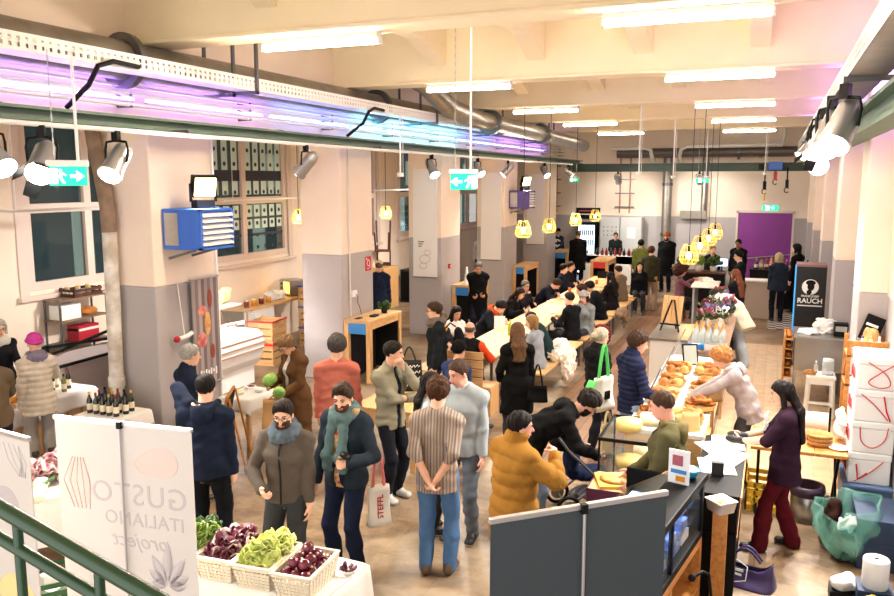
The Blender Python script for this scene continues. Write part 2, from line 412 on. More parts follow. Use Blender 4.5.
# ================================================================ people: continuous surfaces grown round a posed skeleton
def A3(*p): return np.array(p, float)
def nrm(v): v = np.asarray(v, float); return v / (np.linalg.norm(v) + 1e-9)
class Field:
    """A signed distance grid; shapes melt together with a smooth minimum."""
    def __init__(s, lo, hi, vox):
        s.lo = np.array(lo, float); s.vox = vox
        s.n = np.maximum(4, np.ceil((np.array(hi) - s.lo) / vox).astype(int) + 1)
        s.ax = [(s.lo[i] + vox * np.arange(s.n[i])).astype(np.float32) for i in range(3)]
        s.D = np.full(s.n, 0.5, np.float32)
    def sl(s, lo, hi):
        a = np.clip(np.floor((np.array(lo) - s.lo) / s.vox).astype(int), 0, s.n); b = np.clip(np.ceil((np.array(hi) - s.lo) / s.vox).astype(int) + 1, 0, s.n)
        return tuple(slice(i, j) for i, j in zip(a, b))
    def grid(s, q): return s.ax[0][q[0]][:, None, None], s.ax[1][q[1]][None, :, None], s.ax[2][q[2]][None, None, :]
    def put(s, q, d, k, sub=False):
        o = s.D[q]
        if sub:
            s.D[q] = np.maximum(o, -d); return
        if k <= 0: s.D[q] = np.minimum(o, d); return
        h = np.clip(0.5 + 0.5 * (o - d) / k, 0, 1)
        s.D[q] = o * (1 - h) + d * h - k * h * (1 - h)
    def cap(s, a, b, ra, rb, k=0.02, sub=False):
        a = np.array(a, float); b = np.array(b, float); m = max(ra, rb) + k + 3 * s.vox
        q = s.sl(np.minimum(a, b) - m, np.maximum(a, b) + m); X, Y, Z = s.grid(q)
        if 0 in s.D[q].shape: return
        e = b - a; x, y, z = X - a[0], Y - a[1], Z - a[2]
        t = np.clip((x * e[0] + y * e[1] + z * e[2]) / (e @ e + 1e-9), 0, 1)
        d = np.sqrt((x - t * e[0]) ** 2 + (y - t * e[1]) ** 2 + (z - t * e[2]) ** 2) - (ra + (rb - ra) * t)
        s.put(q, d.astype(np.float32), k, sub)
    def ecap(s, a, b, u, ra, rb, k=0.03, sub=False):
        """Tapered capsule with elliptic section: u is the direction of the wide radius."""
        a = np.array(a, float); b = np.array(b, float); m = max(ra + rb) + k + 3 * s.vox
        q = s.sl(np.minimum(a, b) - m, np.maximum(a, b) + m); X, Y, Z = s.grid(q)
        if 0 in s.D[q].shape: return
        e = b - a; L = np.linalg.norm(e) + 1e-9; d_ = e / L; u = nrm(u - d_ * (u @ d_)); v = np.cross(d_, u)
        x, y, z = X - a[0], Y - a[1], Z - a[2]
        w_ = x * d_[0] + y * d_[1] + z * d_[2]; t = np.clip(w_ / L, 0, 1); ww = w_ - t * L
        pu = x * u[0] + y * u[1] + z * u[2]; pv = x * v[0] + y * v[1] + z * v[2]
        ru = ra[0] + (rb[0] - ra[0]) * t; rv = ra[1] + (rb[1] - ra[1]) * t; rw = np.minimum(ru, rv)
        g = np.sqrt((pu / ru) ** 2 + (pv / rv) ** 2 + (ww / rw) ** 2)
        d = (g - 1) * rw * (0.5 + 0.5 * np.minimum(1, 1 / np.maximum(g, 0.5)))
        s.put(q, d.astype(np.float32), k, sub)
    def ell(s, c, r, R=None, k=0.02, sub=False):
        R = np.eye(3) if R is None else R; r = np.array(r, float)
        m = r.max() + k + 3 * s.vox; c = np.array(c, float); q = s.sl(c - m, c + m)
        if 0 in s.D[q].shape: return
        p = s.local(q, c, R)
        g = np.sqrt(sum((p[i] / r[i]) ** 2 for i in range(3)))
        s.put(q, ((g - 1) * r.min()).astype(np.float32), k, sub)
    def local(s, q, c, R):
        X, Y, Z = s.grid(q); x, y, z = X - c[0], Y - c[1], Z - c[2]
        return [x * R[0, i] + y * R[1, i] + z * R[2, i] for i in range(3)]
    def clip(s, c, n):          # keep what lies behind the plane (n points out)
        X, Y, Z = s.grid((slice(None),) * 3); n = nrm(n)
        np.maximum(s.D, ((X - c[0]) * n[0] + (Y - c[1]) * n[1] + (Z - c[2]) * n[2]).astype(np.float32), out=s.D)
    def wave(s, amp, seed, f=1.0):
        rg = np.random.RandomState(seed); X, Y, Z = s.grid((slice(None),) * 3)
        w_ = 0
        for i in range(3):
            k1 = rg.normal(size=3) * A3(20, 20, 22) * f; k2 = rg.normal(size=3) * 18 * f; p = rg.uniform(0, 6, 2)
            w_ = w_ + np.sin(X * k1[0] + Y * k1[1] + Z * k1[2] + p[0] + 1.3 * np.sin(X * k2[0] + Y * k2[1] + Z * k2[2] + p[1]))
        s.D += (amp * w_ / 1.8).astype(np.float32)
    def mesh(s):
        D = s.D; D = np.pad(D, 1, constant_values=0.5); S_ = D < 0
        c = [S_[i:D.shape[0]-1+i, j:D.shape[1]-1+j, k:D.shape[2]-1+k] for i in (0, 1) for j in (0, 1) for k in (0, 1)]
        tot = sum(x.astype(np.int8) for x in c); mixed = (tot > 0) & (tot < 8)
        ids = np.argwhere(mixed)
        if len(ids) == 0: return np.zeros((0, 3)), np.zeros((0, 4), int)
        off = np.array([(i, j, k) for i in (0, 1) for j in (0, 1) for k in (0, 1)])
        vals = np.stack([D[ids[:, 0]+o[0], ids[:, 1]+o[1], ids[:, 2]+o[2]] for o in off], 1)
        acc = np.zeros((len(ids), 3)); cnt = np.zeros(len(ids))
        for a in range(8):
            for b in range(a + 1, 8):
                if np.abs(off[a] - off[b]).sum() != 1: continue
                va, vb = vals[:, a], vals[:, b]; mm = (va < 0) != (vb < 0)
                t = np.where(mm, va / np.where(mm, va - vb, 1), 0)
                acc += np.where(mm[:, None], off[a] + t[:, None] * (off[b] - off[a]), 0); cnt += mm
        V = (ids + acc / cnt[:, None] - 1) * s.vox + s.lo
        idx = np.full(mixed.shape, -1, np.int64); idx[tuple(ids.T)] = np.arange(len(ids))
        Q = []
        for ax in range(3):
            o1, o2 = [(1, 2), (2, 0), (0, 1)][ax]
            lo = [slice(1, -1)] * 3; hi = [slice(1, -1)] * 3
            lo[ax] = slice(0, -1); hi[ax] = slice(1, None)
            a, b = S_[tuple(lo)], S_[tuple(hi)]
            E = np.argwhere(a != b)
            if not len(E): continue
            flag = a[tuple(E.T)]
            E = E.copy(); E[:, o1] += 1; E[:, o2] += 1
            def at(d1, d2):
                e = E.copy(); e[:, o1] += d1; e[:, o2] += d2; return idx[tuple(e.T)]
            q = np.stack([at(-1, -1), at(0, -1), at(0, 0), at(-1, 0)], 1)
            q[~flag] = q[~flag][:, ::-1]; Q.append(q)
        return V, np.concatenate(Q)
def raw_mesh(name, V, Q, mats, mi=None, parent=None, scale=1.0):
    me = bpy.data.meshes.new(name); n = len(Q)
    me.vertices.add(len(V)); me.vertices.foreach_set('co', (V * scale).astype(np.float32).ravel())
    me.loops.add(n * 4); me.loops.foreach_set('vertex_index', Q.astype(np.int32).ravel())
    me.polygons.add(n); me.polygons.foreach_set('loop_start', np.arange(0, n * 4, 4, dtype=np.int32))
    me.polygons.foreach_set('use_smooth', np.ones(n, bool))
    for m in mats: me.materials.append(m)
    if mi is not None: me.polygons.foreach_set('material_index', np.asarray(mi, np.int32))
    me.update(calc_edges=True); me.validate()
    o = bpy.data.objects.new(name, me); COL.objects.link(o)
    if parent is not None: o.parent = parent
    return o
def ik(a, t, l1, l2, pole):
    a = np.array(a, float); t = np.array(t, float); d = t - a; L = np.linalg.norm(d); L2 = min(max(L, abs(l1 - l2) + 0.02), (l1 + l2) * 0.999)
    d = d / (L + 1e-9); x = (l1 * l1 - l2 * l2 + L2 * L2) / (2 * L2); h = math.sqrt(max(0, l1 * l1 - x * x))
    p = np.array(pole, float); p = nrm(p - d * (p @ d)); return a + d * x + p * h, a + d * L2

SKINS = {}
def skin(c):
    if c not in SKINS: SKINS[c] = mat('skin_%d' % len(SKINS), c, 0.5, var=0.06, scale=14, spec=0.35)
    return SKINS[c]
LIGHT, ROSY, TAN, DARKER = (0.89, 0.70, 0.59), (0.90, 0.66, 0.57), (0.80, 0.60, 0.47), (0.62, 0.44, 0.34)
CLOTHS = {}
def cloth(c, rough=0.9, sheen=0.0, gloss=None):
    k = (c, rough)
    if k not in CLOTHS: CLOTHS[k] = mat('cloth_%d' % len(CLOTHS), c, rough, var=0.12, scale=9, bump=0.12, bscale=140, sheen=sheen, spec=0.12)
    return CLOTHS[k]
HAIRS = {}
def hairmat(c):
    if c not in HAIRS: HAIRS[c] = mat('hair_%d' % len(HAIRS), tuple(q * 0.84 for q in c), 0.6, spec=0.15, var=0.35, scale=45, bump=0.4, bscale=120)
    return HAIRS[c]
EYEW = mat('eye_white', (0.85, 0.83, 0.80), 0.3); EYEB = mat('eye_dark', (0.08, 0.06, 0.05), 0.3); LIP = mat('lips', (0.72, 0.42, 0.40), 0.5)
SOLE = mat('shoe_sole', (0.75, 0.73, 0.70), 0.7); SOLEB = mat('dark_sole', (0.12, 0.11, 0.10), 0.7)
GLASSF = mat('spectacle_frame', (0.07, 0.06, 0.06), 0.35)
BLK, NAVY, DKGREY, MIDGREY = (0.075, 0.075, 0.085), (0.10, 0.13, 0.24), (0.19, 0.20, 0.22), (0.42, 0.43, 0.45)
HB, HD, HGREY, HBLOND, HWHITE, HRED = (0.24, 0.16, 0.11), (0.10, 0.075, 0.065), (0.45, 0.43, 0.41), (0.75, 0.58, 0.36), (0.86, 0.83, 0.78), (0.62, 0.30, 0.15)

def person(label, x, y, yaw, h=1.75, f=False, wide=1.0, sit=False, lean=0, side=0, twist=0, hy=0, hp=5, hr=0,
           rh=None, lh=None, rpose='relax', lpose='relax', rel=None, lel=None, rn=None, ln=None, rd=None, ld=None,
           feet=None, pel=None, skn=LIGHT, hair=('short', HB), top=None, inner=None, legs=None, shoes=None, beard=None,
           glasses=False, scarf=None, hat=None, hood=None, collar=None, group=None, z0=0.0, face=True, apron=None, name='person', seed=None):
    seed = seed if seed is not None else int(abs(x * 131 + y * 977) * 10) % 10000
    dist = math.sqrt(x * x + y * y + 4)
    vox = min(max(dist * 0.00105, 0.0068), 0.0165); K = h / 1.75
    wide *= 0.94
    def RX(a): return rotm(-a, 0, 0)
    Mp = rotm(0, 0, 0)
    Mh_ = rotm(0, 0, twist * 0.5) @ RX(lean * 0.5) @ rotm(0, side * 0.5, 0)
    M = rotm(0, 0, twist) @ RX(lean) @ rotm(0, side, 0)
    P0 = A3(0, 0, 0.54 if sit else 0.94) if pel is None else A3(*pel)
    waist = P0 + Mh_ @ A3(0, 0, 0.16); chest = waist + M @ A3(0, 0.012, 0.17); nb = chest + M @ A3(0, -0.02, 0.185)
    HM = rotm(0, 0, twist + hy) @ RX(hp) @ rotm(0, hr, 0)
    nt = nb + (0.5 * M + 0.5 * HM) @ A3(0, 0.018, 0.075); hc = nt + HM @ A3(0, 0.022, 0.098)
    sw = (0.152 if f else 0.172) * (0.5 + 0.5 * wide)
    sh = {s: nb + M @ A3(s * sw, -0.005, -0.07) for s in (1, -1)}
    hand, elb = {}, {}
    for s, t, pl in ((1, rh, rel), (-1, lh, lel)):
        t = A3(s * (sw + 0.045), 0.05, P0[2] - 0.10) if t is None else A3(*t)
        if rh is None and s == 1 or lh is None and s == -1: t = t + (M @ A3(0, 0, 0.4) - A3(0, 0, 0.4)) * 0.6
        pl = M @ A3(s * 0.5, -0.8, -0.4) if pl is None else A3(*pl)
        elb[s], hand[s] = ik(sh[s], t, 0.285, 0.255, pl)
    hip = {s: P0 + A3(s * 0.09, 0, -0.035) for s in (1, -1)}
    if feet is None:
        feet = ((0.11, 0.47, 0), (-0.11, 0.45, 0)) if sit else ((0.10, 0.02, -8), (-0.10, -0.01, 8))
    knee, ank, toe = {}, {}, {}
    for s, ft in ((1, feet[0]), (-1, feet[1])):
        az = 0.078 + (ft[3] if len(ft) > 3 else 0)
        td = rotm(0, 0, ft[2]) @ A3(0, 1, 0)
        knee[s], ank[s] = ik(hip[s], (ft[0], ft[1], az), 0.425, 0.43, td + A3(0, 0, 0.15 if not sit else 0.9)); toe[s] = td
    pts = np.array([P0, waist, chest, nb, hc] + list(sh.values()) + list(hand.values()) + list(elb.values()) + list(knee.values()) + list(ank.values()))
    W = wide
    if f: RT = [(0.165*W, 0.115*W), (0.128*W, 0.098*W), (0.148*W, 0.118*W), (0.088, 0.066)]
    else: RT = [(0.158*W, 0.115*W), (0.145*W, 0.108*W), (0.165*W, 0.120*W), (0.10, 0.070)]
    ux = M @ A3(1, 0, 0); uh = Mh_ @ A3(1, 0, 0)
    def torso(F, o, k=0.035, low=-0.06):
        g = lambda r, e=0: (r[0] + o + e, r[1] + o + e)
        F.ecap(P0 + A3(0, 0, low), waist, uh, g(RT[0]), g(RT[1]), k); F.ecap(waist, chest, ux, g(RT[1]), g(RT[2]), k)
        F.ecap(chest, nb + M @ A3(0, 0, -0.04), ux, g(RT[2], -0.004), g(RT[3]), k)
        for s in (1, -1): F.cap(nb + M @ A3(s * 0.045, -0.005, -0.015), sh[s], 0.048 + o, 0.058 + o, k)
        if f:
            for s in (1, -1): F.ell(chest + M @ A3(s * 0.06, 0.075 * W, -0.01), (0.058 + o * .6, 0.052 + o * .6, 0.055 + o * .6), M, 0.03)
    def arm(F, s, o1, o2, k=0.02, upto=1.0, cuff=0.0):
        W_ = hand[s]; E = elb[s]
        F.cap(sh[s], E, 0.050 * (W*.5+.5) + o1, 0.040 + o1 * .85 , k)
        if upto > 0.5:
            e = E + (W_ - E) * min(1, (upto - 0.5) * 2); F.cap(E, e, 0.040 + o1 * .85, 0.028 + o2, k)
    def leg(F, s, o1, o2, k=0.025, end=None):
        F.cap(hip[s], knee[s], 0.083 * (W*.6+.4) + o1, 0.054 + o1, k); e = ank[s] if end is None else end
        F.cap(knee[s], knee[s] + (e - knee[s]) * 0.38, 0.052 + o1, 0.053 + (o1 + o2) / 2, k); F.cap(knee[s] + (e - knee[s]) * 0.38, e, 0.053 + (o1 + o2) / 2, 0.034 + o2, k)
    def fld(P, m): P = np.array(P); return Field(P.min(0) - m, P.max(0) + m, vox)
    # ---- the body: one skin
    B = fld(pts, 0.26)
    torso(B, 0)
    for s in (1, -1):
        arm(B, s, 0, 0); leg(B, s, 0, 0); B.cap(ank[s], ank[s] + toe[s] * 0.13 - A3(0, 0, 0.045), 0.035, 0.026, 0.02)
    B.cap(nb, nt, 0.056 if not f else 0.049, 0.052 if not f else 0.046, 0.03)
    H = lambda *p: hc + HM @ A3(*p)
    B.ell(H(0, -0.012, 0.032), (0.075, 0.096, 0.086), HM, 0.02); B.ell(H(0, 0.030, -0.045), (0.056 if not f else 0.052, 0.060, 0.072), HM, 0.03)
    B.cap(H(-0.028, 0.03, -0.085), H(0.028, 0.03, -0.085), 0.028, 0.028, 0.02)
    B.cap(nt, H(0, -0.02, -0.03), 0.052 if not f else 0.046, 0.06, 0.02)
    B.cap(H(0, 0.086, 0.008), H(0, 0.106, -0.032), 0.008, 0.0125, 0.012); B.cap(H(-0.03, 0.078, 0.022), H(0.03, 0.078, 0.022), 0.011, 0.011, 0.012)
    for s in (1, -1):
        B.ell(H(s * 0.076, -0.008, -0.008), (0.010, 0.020, 0.031), HM @ rotm(0, 0, s * -18), 0.006)
        B.ell(H(s * 0.031, 0.094, 0.004), (0.016, 0.013, 0.010), HM, 0, sub=True) if vox < 0.009 else None
    for s, po, nn, hd in ((1, rpose, rn, rd), (-1, lpose, ln, ld)):
        wv = hand[s]; d = nrm(wv - elb[s]) if hd is None else nrm(A3(*hd)); n = A3(-s, 0.25, 0) if nn is None else A3(*nn); n = nrm(n - d * (n @ d))
        t = np.cross(d, n) * s; mn = 0.66 * vox
        B.ecap(wv - d * 0.01, wv + d * 0.07, t, (0.031, 0.021), (0.040, 0.016), 0.012)
        cu = {'relax': (18, 28, 22), 'grip': (55, 75, 50), 'flat': (4, 6, 6), 'half': (35, 45, 35), 'point': (55, 75, 50)}[po]
        for j, (o, L) in enumerate(((0.030, 0.072), (0.010, 0.080), (-0.010, 0.074), (-0.029, 0.058))):
            b = wv + d * 0.078 + t * o; an = 0; c_ = cu if not (po == 'point' and j == 0) else (5, 8, 8)
            for i, fr in enumerate((0.45, 0.30, 0.25)):
                an += math.radians(c_[i]) ; dd = d * math.cos(an) + n * math.sin(an); e = b + dd * L * fr
                B.cap(b, e, max(mn, 0.0095 - i * .0008), max(mn, 0.0088 - i * .0008), 0.004); b = e
        b = wv + d * 0.02 + t * 0.026; dd = nrm(t * 0.75 + d * 0.6 + n * (0.35 if po != 'grip' else 0.8)); e = b + dd * 0.042
        B.cap(b, e, max(mn, 0.0125), max(mn, 0.0105), 0.01); dd = nrm(t * (0.35 if po != 'grip' else -0.1) + d * 0.8 + n * (0.4 if po != 'grip' else 0.8)); B.cap(e, e + dd * 0.034, max(mn, 0.0105), max(mn, 0.009), 0.005)
    V, Q = B.mesh(); hm = hairmat(hair[1]); mats = [skin(skn)]
    mi = np.zeros(len(Q), int)
    if face:
        g = MB(); bc = beard if beard else hair[1]; bm = hairmat(tuple(0.75 * c for c in bc))
        for s in (1, -1):
            g.ell(H(s * 0.031, 0.0795, 0.004), (0.0125, 0.009, 0.0065), EYEW, 10, HM); g.ell(H(s * 0.031, 0.0875, 0.004), (0.0066, 0.003, 0.0062), EYEB, 8, HM)
            g.tube([H(s * 0.014, 0.091, 0.023), H(s * 0.03, 0.091, 0.029), H(s * 0.047, 0.08, 0.024)], 0.004, bm, 6)
            g.tube([H(s * 0.018, 0.0865, 0.010), H(s * 0.031, 0.0895, 0.0125), H(s * 0.044, 0.082, 0.009)], 0.0022, EYEB, 5)
        for zz, r_ in ((-0.058, 0.0042), (-0.067, 0.0052)):
            g.tube([H(-0.023, 0.079, -0.0625), H(-0.01, 0.089, zz), H(0.01, 0.089, zz), H(0.023, 0.079, -0.0625)], r_, LIP, 6)
        qf = [fc if len(fc) == 4 else None for fc in g.f]
        fs = [(fc, k) for fc, k in zip(g.f, g.mi) if len(fc) == 4]
        Q2 = np.array([fc for fc, k in fs]) + len(V); V = np.concatenate([V, np.array(g.v)]); Q = np.concatenate([Q, Q2])
        mi = np.concatenate([mi, np.array([k + 1 for fc, k in fs])]); mats += g.mats
    root = raw_mesh(name, V, Q, mats, mi, None, K)
    root.location = (x, y, z0); root.rotation_euler = (0, 0, math.radians(yaw)); tag(root, label, name, group)
    # ---- clothing
    def garment(nm, F, m, amp=0.004, mi=None):
        V, Q = F.mesh()
        if len(Q): return raw_mesh(nm, V, Q, [m] if not isinstance(m, list) else m, mi(V, Q) if mi else None, root, K)
    down = nrm(Mh_ @ A3(0, 0, -1)); TP = [P0, waist, chest, nb] + list(sh.values())
    LP = [P0] + list(hip.values()) + list(knee.values()) + list(ank.values())
    lg = dict(c=DKGREY, o=0.012, o2=0.022, m=None, short=False); lg.update(legs or {})
    F = fld(LP, 0.2)
    F.ecap(P0 + A3(0, 0, -0.05), P0 + Mh_ @ A3(0, 0, 0.10), uh, (RT[0][0] + 0.012, RT[0][1] + 0.012), (RT[1][0] + 0.014, RT[1][1] + 0.014), 0.02)
    for s in (1, -1): leg(F, s, lg['o'], lg['o2'], 0.02, end=ank[s] + A3(0, 0, -0.02))
    F.wave(0.0045, seed + 1)
    garment('trousers', F, lg['m'] or cloth(lg['c']))
    sc_ = dict(c=BLK, sole=None, boot=0); sc_.update(shoes or {})
    smat = [mat('shoe_%02d%02d%02d' % tuple(int(99 * q) for q in sc_['c']), sc_['c'], 0.5), SOLE if sc_['sole'] is None else (mat('sole_%02d%02d%02d' % tuple(int(99 * q) for q in sc_['sole']), sc_['sole'], 0.7))]
    for s in (1, -1):
        a = ank[s]; t = toe[s]; F = fld([a, a + t * 0.2, a + A3(0, 0, sc_['boot'])], 0.12)
        F.ecap(a + t * -0.035 - A3(0, 0, 0.035), a + t * 0.15 - A3(0, 0, 0.043), np.cross(t, A3(0, 0, 1)), (0.043, 0.045), (0.046, 0.036), 0.01)
        F.cap(a + t * -0.012 + A3(0, 0, sc_['boot']), a + t * 0.05 - A3(0, 0, 0.02), 0.047, 0.043, 0.02); F.clip(a - A3(0, 0, 0.075), A3(0, 0, -1)); F.clip(a + A3(0, 0, 0.03 + sc_['boot']), A3(0, 0, 1))
        zc = a[2] - 0.052
        garment('shoe' if not sc_['boot'] else 'boot', F, smat, mi=lambda V, Q, zc=zc: (V[Q].mean(1)[:, 2] < zc).astype(int))
    if inner:
        F = fld(TP, 0.2); torso(F, 0.012); F.clip(P0 + down * 0.10, down); F.wave(0.003, seed + 5)
        if inner.get('collar'): F.cap(nb, nb + (nt - nb) * 0.7, 0.066, 0.060, 0.01)
        garment(inner.get('n', 'shirt'), F, inner.get('m') or cloth(inner['c']))
    tp = dict(c=BLK, o=0.026, so=None, cuff=0.020, hem=0.14, flare=0.012, sleeve=1.0, ridge=0, open=0, m=None, n='jacket', amp=0.005, collar=0.0, split=None); tp.update(top or {})
    o = tp['o'] * (0.82 if tp['o'] < 0.05 else 0.95); hem = tp['hem']; so = o * 0.75 if tp['so'] is None else tp['so']
    hemc = P0 + down * hem
    F = fld(TP + list(hand.values()) + list(elb.values()) + [hemc, nt] + ([knee[1], knee[-1]] if (sit and hem > 0.1) else []), 0.24)
    torso(F, o, low=-0.03)
    hb = hemc + down * 0.06
    if hem > 0.05: 
        e = tp['flare']; F.ecap(P0, hb, uh, (RT[0][0] + o, RT[0][1] + o), (RT[0][0] + o + e, RT[0][1] + o + e), 0.03)
    for s in (1, -1):
        arm(F, s, so, tp['cuff'] if tp['sleeve'] >= 1 else so, 0.02, tp['sleeve'])
        if hem > 0.3: F.ecap(P0, hb, uh, (RT[0][0] + o + e, RT[0][1] + o + e), (RT[0][0] + o + e, RT[0][1] + o + e), 0.02)
    if tp['collar']: F.ecap(nb - M @ A3(0, 0, 0.02), nb + (nt - nb) * tp['collar'], ux, (0.080 + o * .5, 0.078 + o * .5), (0.076 + o * .4, 0.076 + o * .4), 0.02)
    if sit:
        if 0.05 < hem:
            for s in (1, -1): F.cap(hip[s], hip[s] + (knee[s] - hip[s]) * min(0.9, hem * 1.3), 0.09 + o, 0.08 + o, 0.03)
        F.clip(P0 + A3(0, 0, -0.095), A3(0, 0, -1))
    else: F.clip(hemc, down)
    if tp['ridge']:
        X, Y, Z = F.grid((slice(None),) * 3)
        # quilting: ridges across the trunk and along each sleeve
        dt = np.asarray(F.D); n_ = nrm(M @ A3(0, 0, 1)); s1 = (X - P0[0]) * n_[0] + (Y - P0[1]) * n_[1] + (Z - P0[2]) * n_[2]
        G2 = Field(F.lo, F.lo + (F.n - 1) * vox, vox)
        ga = [np.full(F.n, 9, np.float32)] * 0
        wt = np.full(F.n, 1e3, np.float32); sp = np.broadcast_to(s1, F.n).astype(np.float32).copy()
        for s in (1, -1):
            for a, b, l0 in ((sh[s], elb[s], 0), (elb[s], hand[s], 0.285)):
                ee = b - a; L = np.linalg.norm(ee); ee = ee / L; x_, y_, z_ = X - a[0], Y - a[1], Z - a[2]
                t_ = x_ * ee[0] + y_ * ee[1] + z_ * ee[2]; tc_ = np.clip(t_, 0.04, L)
                dd_ = np.sqrt((x_ - tc_ * ee[0]) ** 2 + (y_ - tc_ * ee[1]) ** 2 + (z_ - tc_ * ee[2]) ** 2)
                m_ = (dd_ < 0.085) & (dd_ < wt); wt[m_] = dd_[m_]; sp[m_] = (t_ + l0)[m_]
        F.D -= (tp.get('ramp', 0.009) * (np.abs(np.sin(PI * sp / tp['ridge'])) - 0.5)).astype(np.float32)
    F.wave(tp['amp'], seed + 2)
    for s in (1, -1):
        if tp['sleeve'] >= 1:
            pass
    # neck opening
    F.cap(nb + M @ A3(0, 0.01, 0.005), nt + (nt - nb) * 1.2, 0.066 if tp['collar'] else 0.062, 0.072, 0, sub=True)
    if tp['open']:
        a = nb + M @ A3(0, 0.14, 0.06); b = P0 + Mh_ @ A3(0, 0.16 + o, -hem - 0.1); wv_ = tp['open']
        F.ecap(a, b, ux, (wv_ * 0.8, 0.125), (wv_ * 1.25, 0.10), 0, sub=True)
    m = tp['m'] or cloth(tp['c'])
    if tp['split']:   # a second colour on the sleeves
        m2 = cloth(tp['split'])
        def pick(V, Q):
            C_ = V[Q].mean(1); res = np.zeros(len(C_), int)
            for s in (1, -1):
                for a, b in ((sh[s] + M @ A3(s * .03, 0, 0), elb[s]), (elb[s], hand[s])):
                    e_ = b - a; t_ = np.clip(((C_ - a) @ e_) / (e_ @ e_), 0, 1); res |= (np.linalg.norm(C_ - a - t_[:, None] * e_, axis=1) < 0.085).astype(int)
            return res
        garment(tp['n'], F, [m, m2], mi=pick)
    else: garment(tp['n'], F, m)
    if tp.get('zip'):
        fy = [(nb + M @ A3(0, .085 + o * .6, -.02)), (chest + M @ A3(0, RT[2][1] + o + .006, .05)), (chest + M @ A3(0, RT[2][1] + o + .008, -.06)), (waist + Mh_ @ A3(0, RT[1][1] + o + .012, 0)), (P0 + Mh_ @ A3(0, RT[0][1] + o + .008, .02)), (hemc + Mh_ @ A3(0, RT[0][1] + o + .012, 0))]
        zo = MB().tube(fy, .009, cloth(tp['zip']), 6).build('zip', root); zo.scale = (K,) * 3
    if hood:
        F = fld([nb], 0.3); c = nb + M @ A3(0, -0.075, 0.0)
        for i in range(9):
            t0, t1 = [PI * (0.02 + 0.96 * q / 9) for q in (i, i + 1)]
            g = lambda t: nb + M @ A3(0.105 * math.cos(t), 0.045 - 0.135 * math.sin(t), 0.035 - 0.045 * math.sin(t))
            F.cap(g(t0), g(t1), 0.036, 0.036, 0.02)
        F.ell(c - M @ A3(0, 0.03, 0.05), (0.10, 0.045, 0.085), M, 0.03); F.wave(0.004, seed + 3, 1.3)
        garment('hood', F, cloth(hood))
    if scarf:
        F = fld([nb, chest, waist], 0.28)
        for j, (zz, rr, r2) in enumerate(((0.045, 0.080, 0.036), (0.008, 0.098, 0.042), (-0.025, 0.095, 0.034))):
            for i in range(16):
                t0, t1 = [2 * PI * q / 16 for q in (i, i + 1)]
                g = lambda t: nb + M @ A3(rr * math.cos(t), 0.012 + rr * 1.05 * math.sin(t), zz - 0.02 * math.sin(t) + 0.012 * math.sin(3 * t + j))
                F.cap(g(t0), g(t1), r2, r2, 0.012)
        if scarf.get('tails'):
            for s in (1, -1):
                F.ecap(nb + M @ A3(s * 0.06, 0.11, 0.0), chest + M @ A3(s * 0.068, 0.150 + o * .8, -scarf['tails'] * .5), ux, (0.045, 0.026), (0.05, 0.024), 0.02)
                F.ecap(chest + M @ A3(s * 0.068, 0.150 + o * .8, -scarf['tails'] * .5), chest + M @ A3(s * 0.075, 0.140 + o * .8, -scarf['tails']), ux, (0.05, 0.024), (0.05, 0.02), 0.02)
        F.wave(0.003 if scarf.get('tails') else 0.005, seed + 4, 1.5); garment('scarf', F, scarf.get('m') or cloth(scarf['c']))
    # ---- hair
    kind = hair[0]; RH = HM
    def hair_field(): 
        L = {'long': 0.42, 'vlong': 0.5, 'bob': 0.22}.get(kind, 0.14); return Field(hc - A3(0.3, 0.3, L + 0.12), hc + A3(0.3, 0.3, 0.3), max(0.0058, vox * 0.85))
    if kind != 'none':
        F = hair_field(); allq = (slice(None),) * 3; p = F.local(F.sl(F.lo, F.lo + F.n * F.vox), hc, RH)
        th = {'short': 0.012, 'crop': 0.006, 'mid': 0.02, 'thick': 0.026, 'curly': 0.042, 'afro': 0.125, 'long': 0.016, 'vlong': 0.016, 'bob': 0.022, 'bun': 0.012, 'pony': 0.012, 'ring': 0.008, 'quiff': 0.012, 'bunlow': 0.014}[kind]
        F.ell(H(0, -0.014, 0.034), (0.076 + th, 0.096 + th, 0.086 + th), HM, 0)
        if kind == 'quiff': F.ell(H(0, 0.05, 0.105), (0.055, 0.05, 0.035), HM, 0.03)
        if kind in ('curly', 'afro'): F.ell(H(0, -0.03, 0.03 if kind == 'curly' else 0.02), (0.075 + th, 0.08 + th, 0.078 + th), HM, 0.02)
        X, Y, Z = p
        zb = {'short': -0.045, 'crop': -0.03, 'mid': -0.075, 'thick': -0.08, 'curly': -0.08, 'afro': -0.13, 'long': -0.1, 'vlong': -0.1, 'bob': -0.1, 'bun': -0.06, 'pony': -0.06, 'ring': -0.04, 'quiff': -0.03, 'bunlow': -0.07}[kind]
        yl = 0.02 if f else 0.012
        d1 = np.minimum((Y - Z * 1.0 + 0.004 - 0.02) * 0.7, np.full_like(X + Y + Z, 9))       # behind the slanted hairline
        d1 = np.maximum(d1, Y - 0.095 - (0.06 if kind in ('curly', 'afro', 'quiff') else 0.0))
        if kind in ('ring',): d1 = np.maximum(d1, Z - 0.045); d1 = np.maximum(d1, Y - 0.03)
        d1 = np.maximum(d1, (zb - Z) + np.maximum(0, Y + 0.02) * 0.5)
        F.D = np.maximum(F.D, d1.astype(np.float32))
        lx = HM @ A3(1, 0, 0)
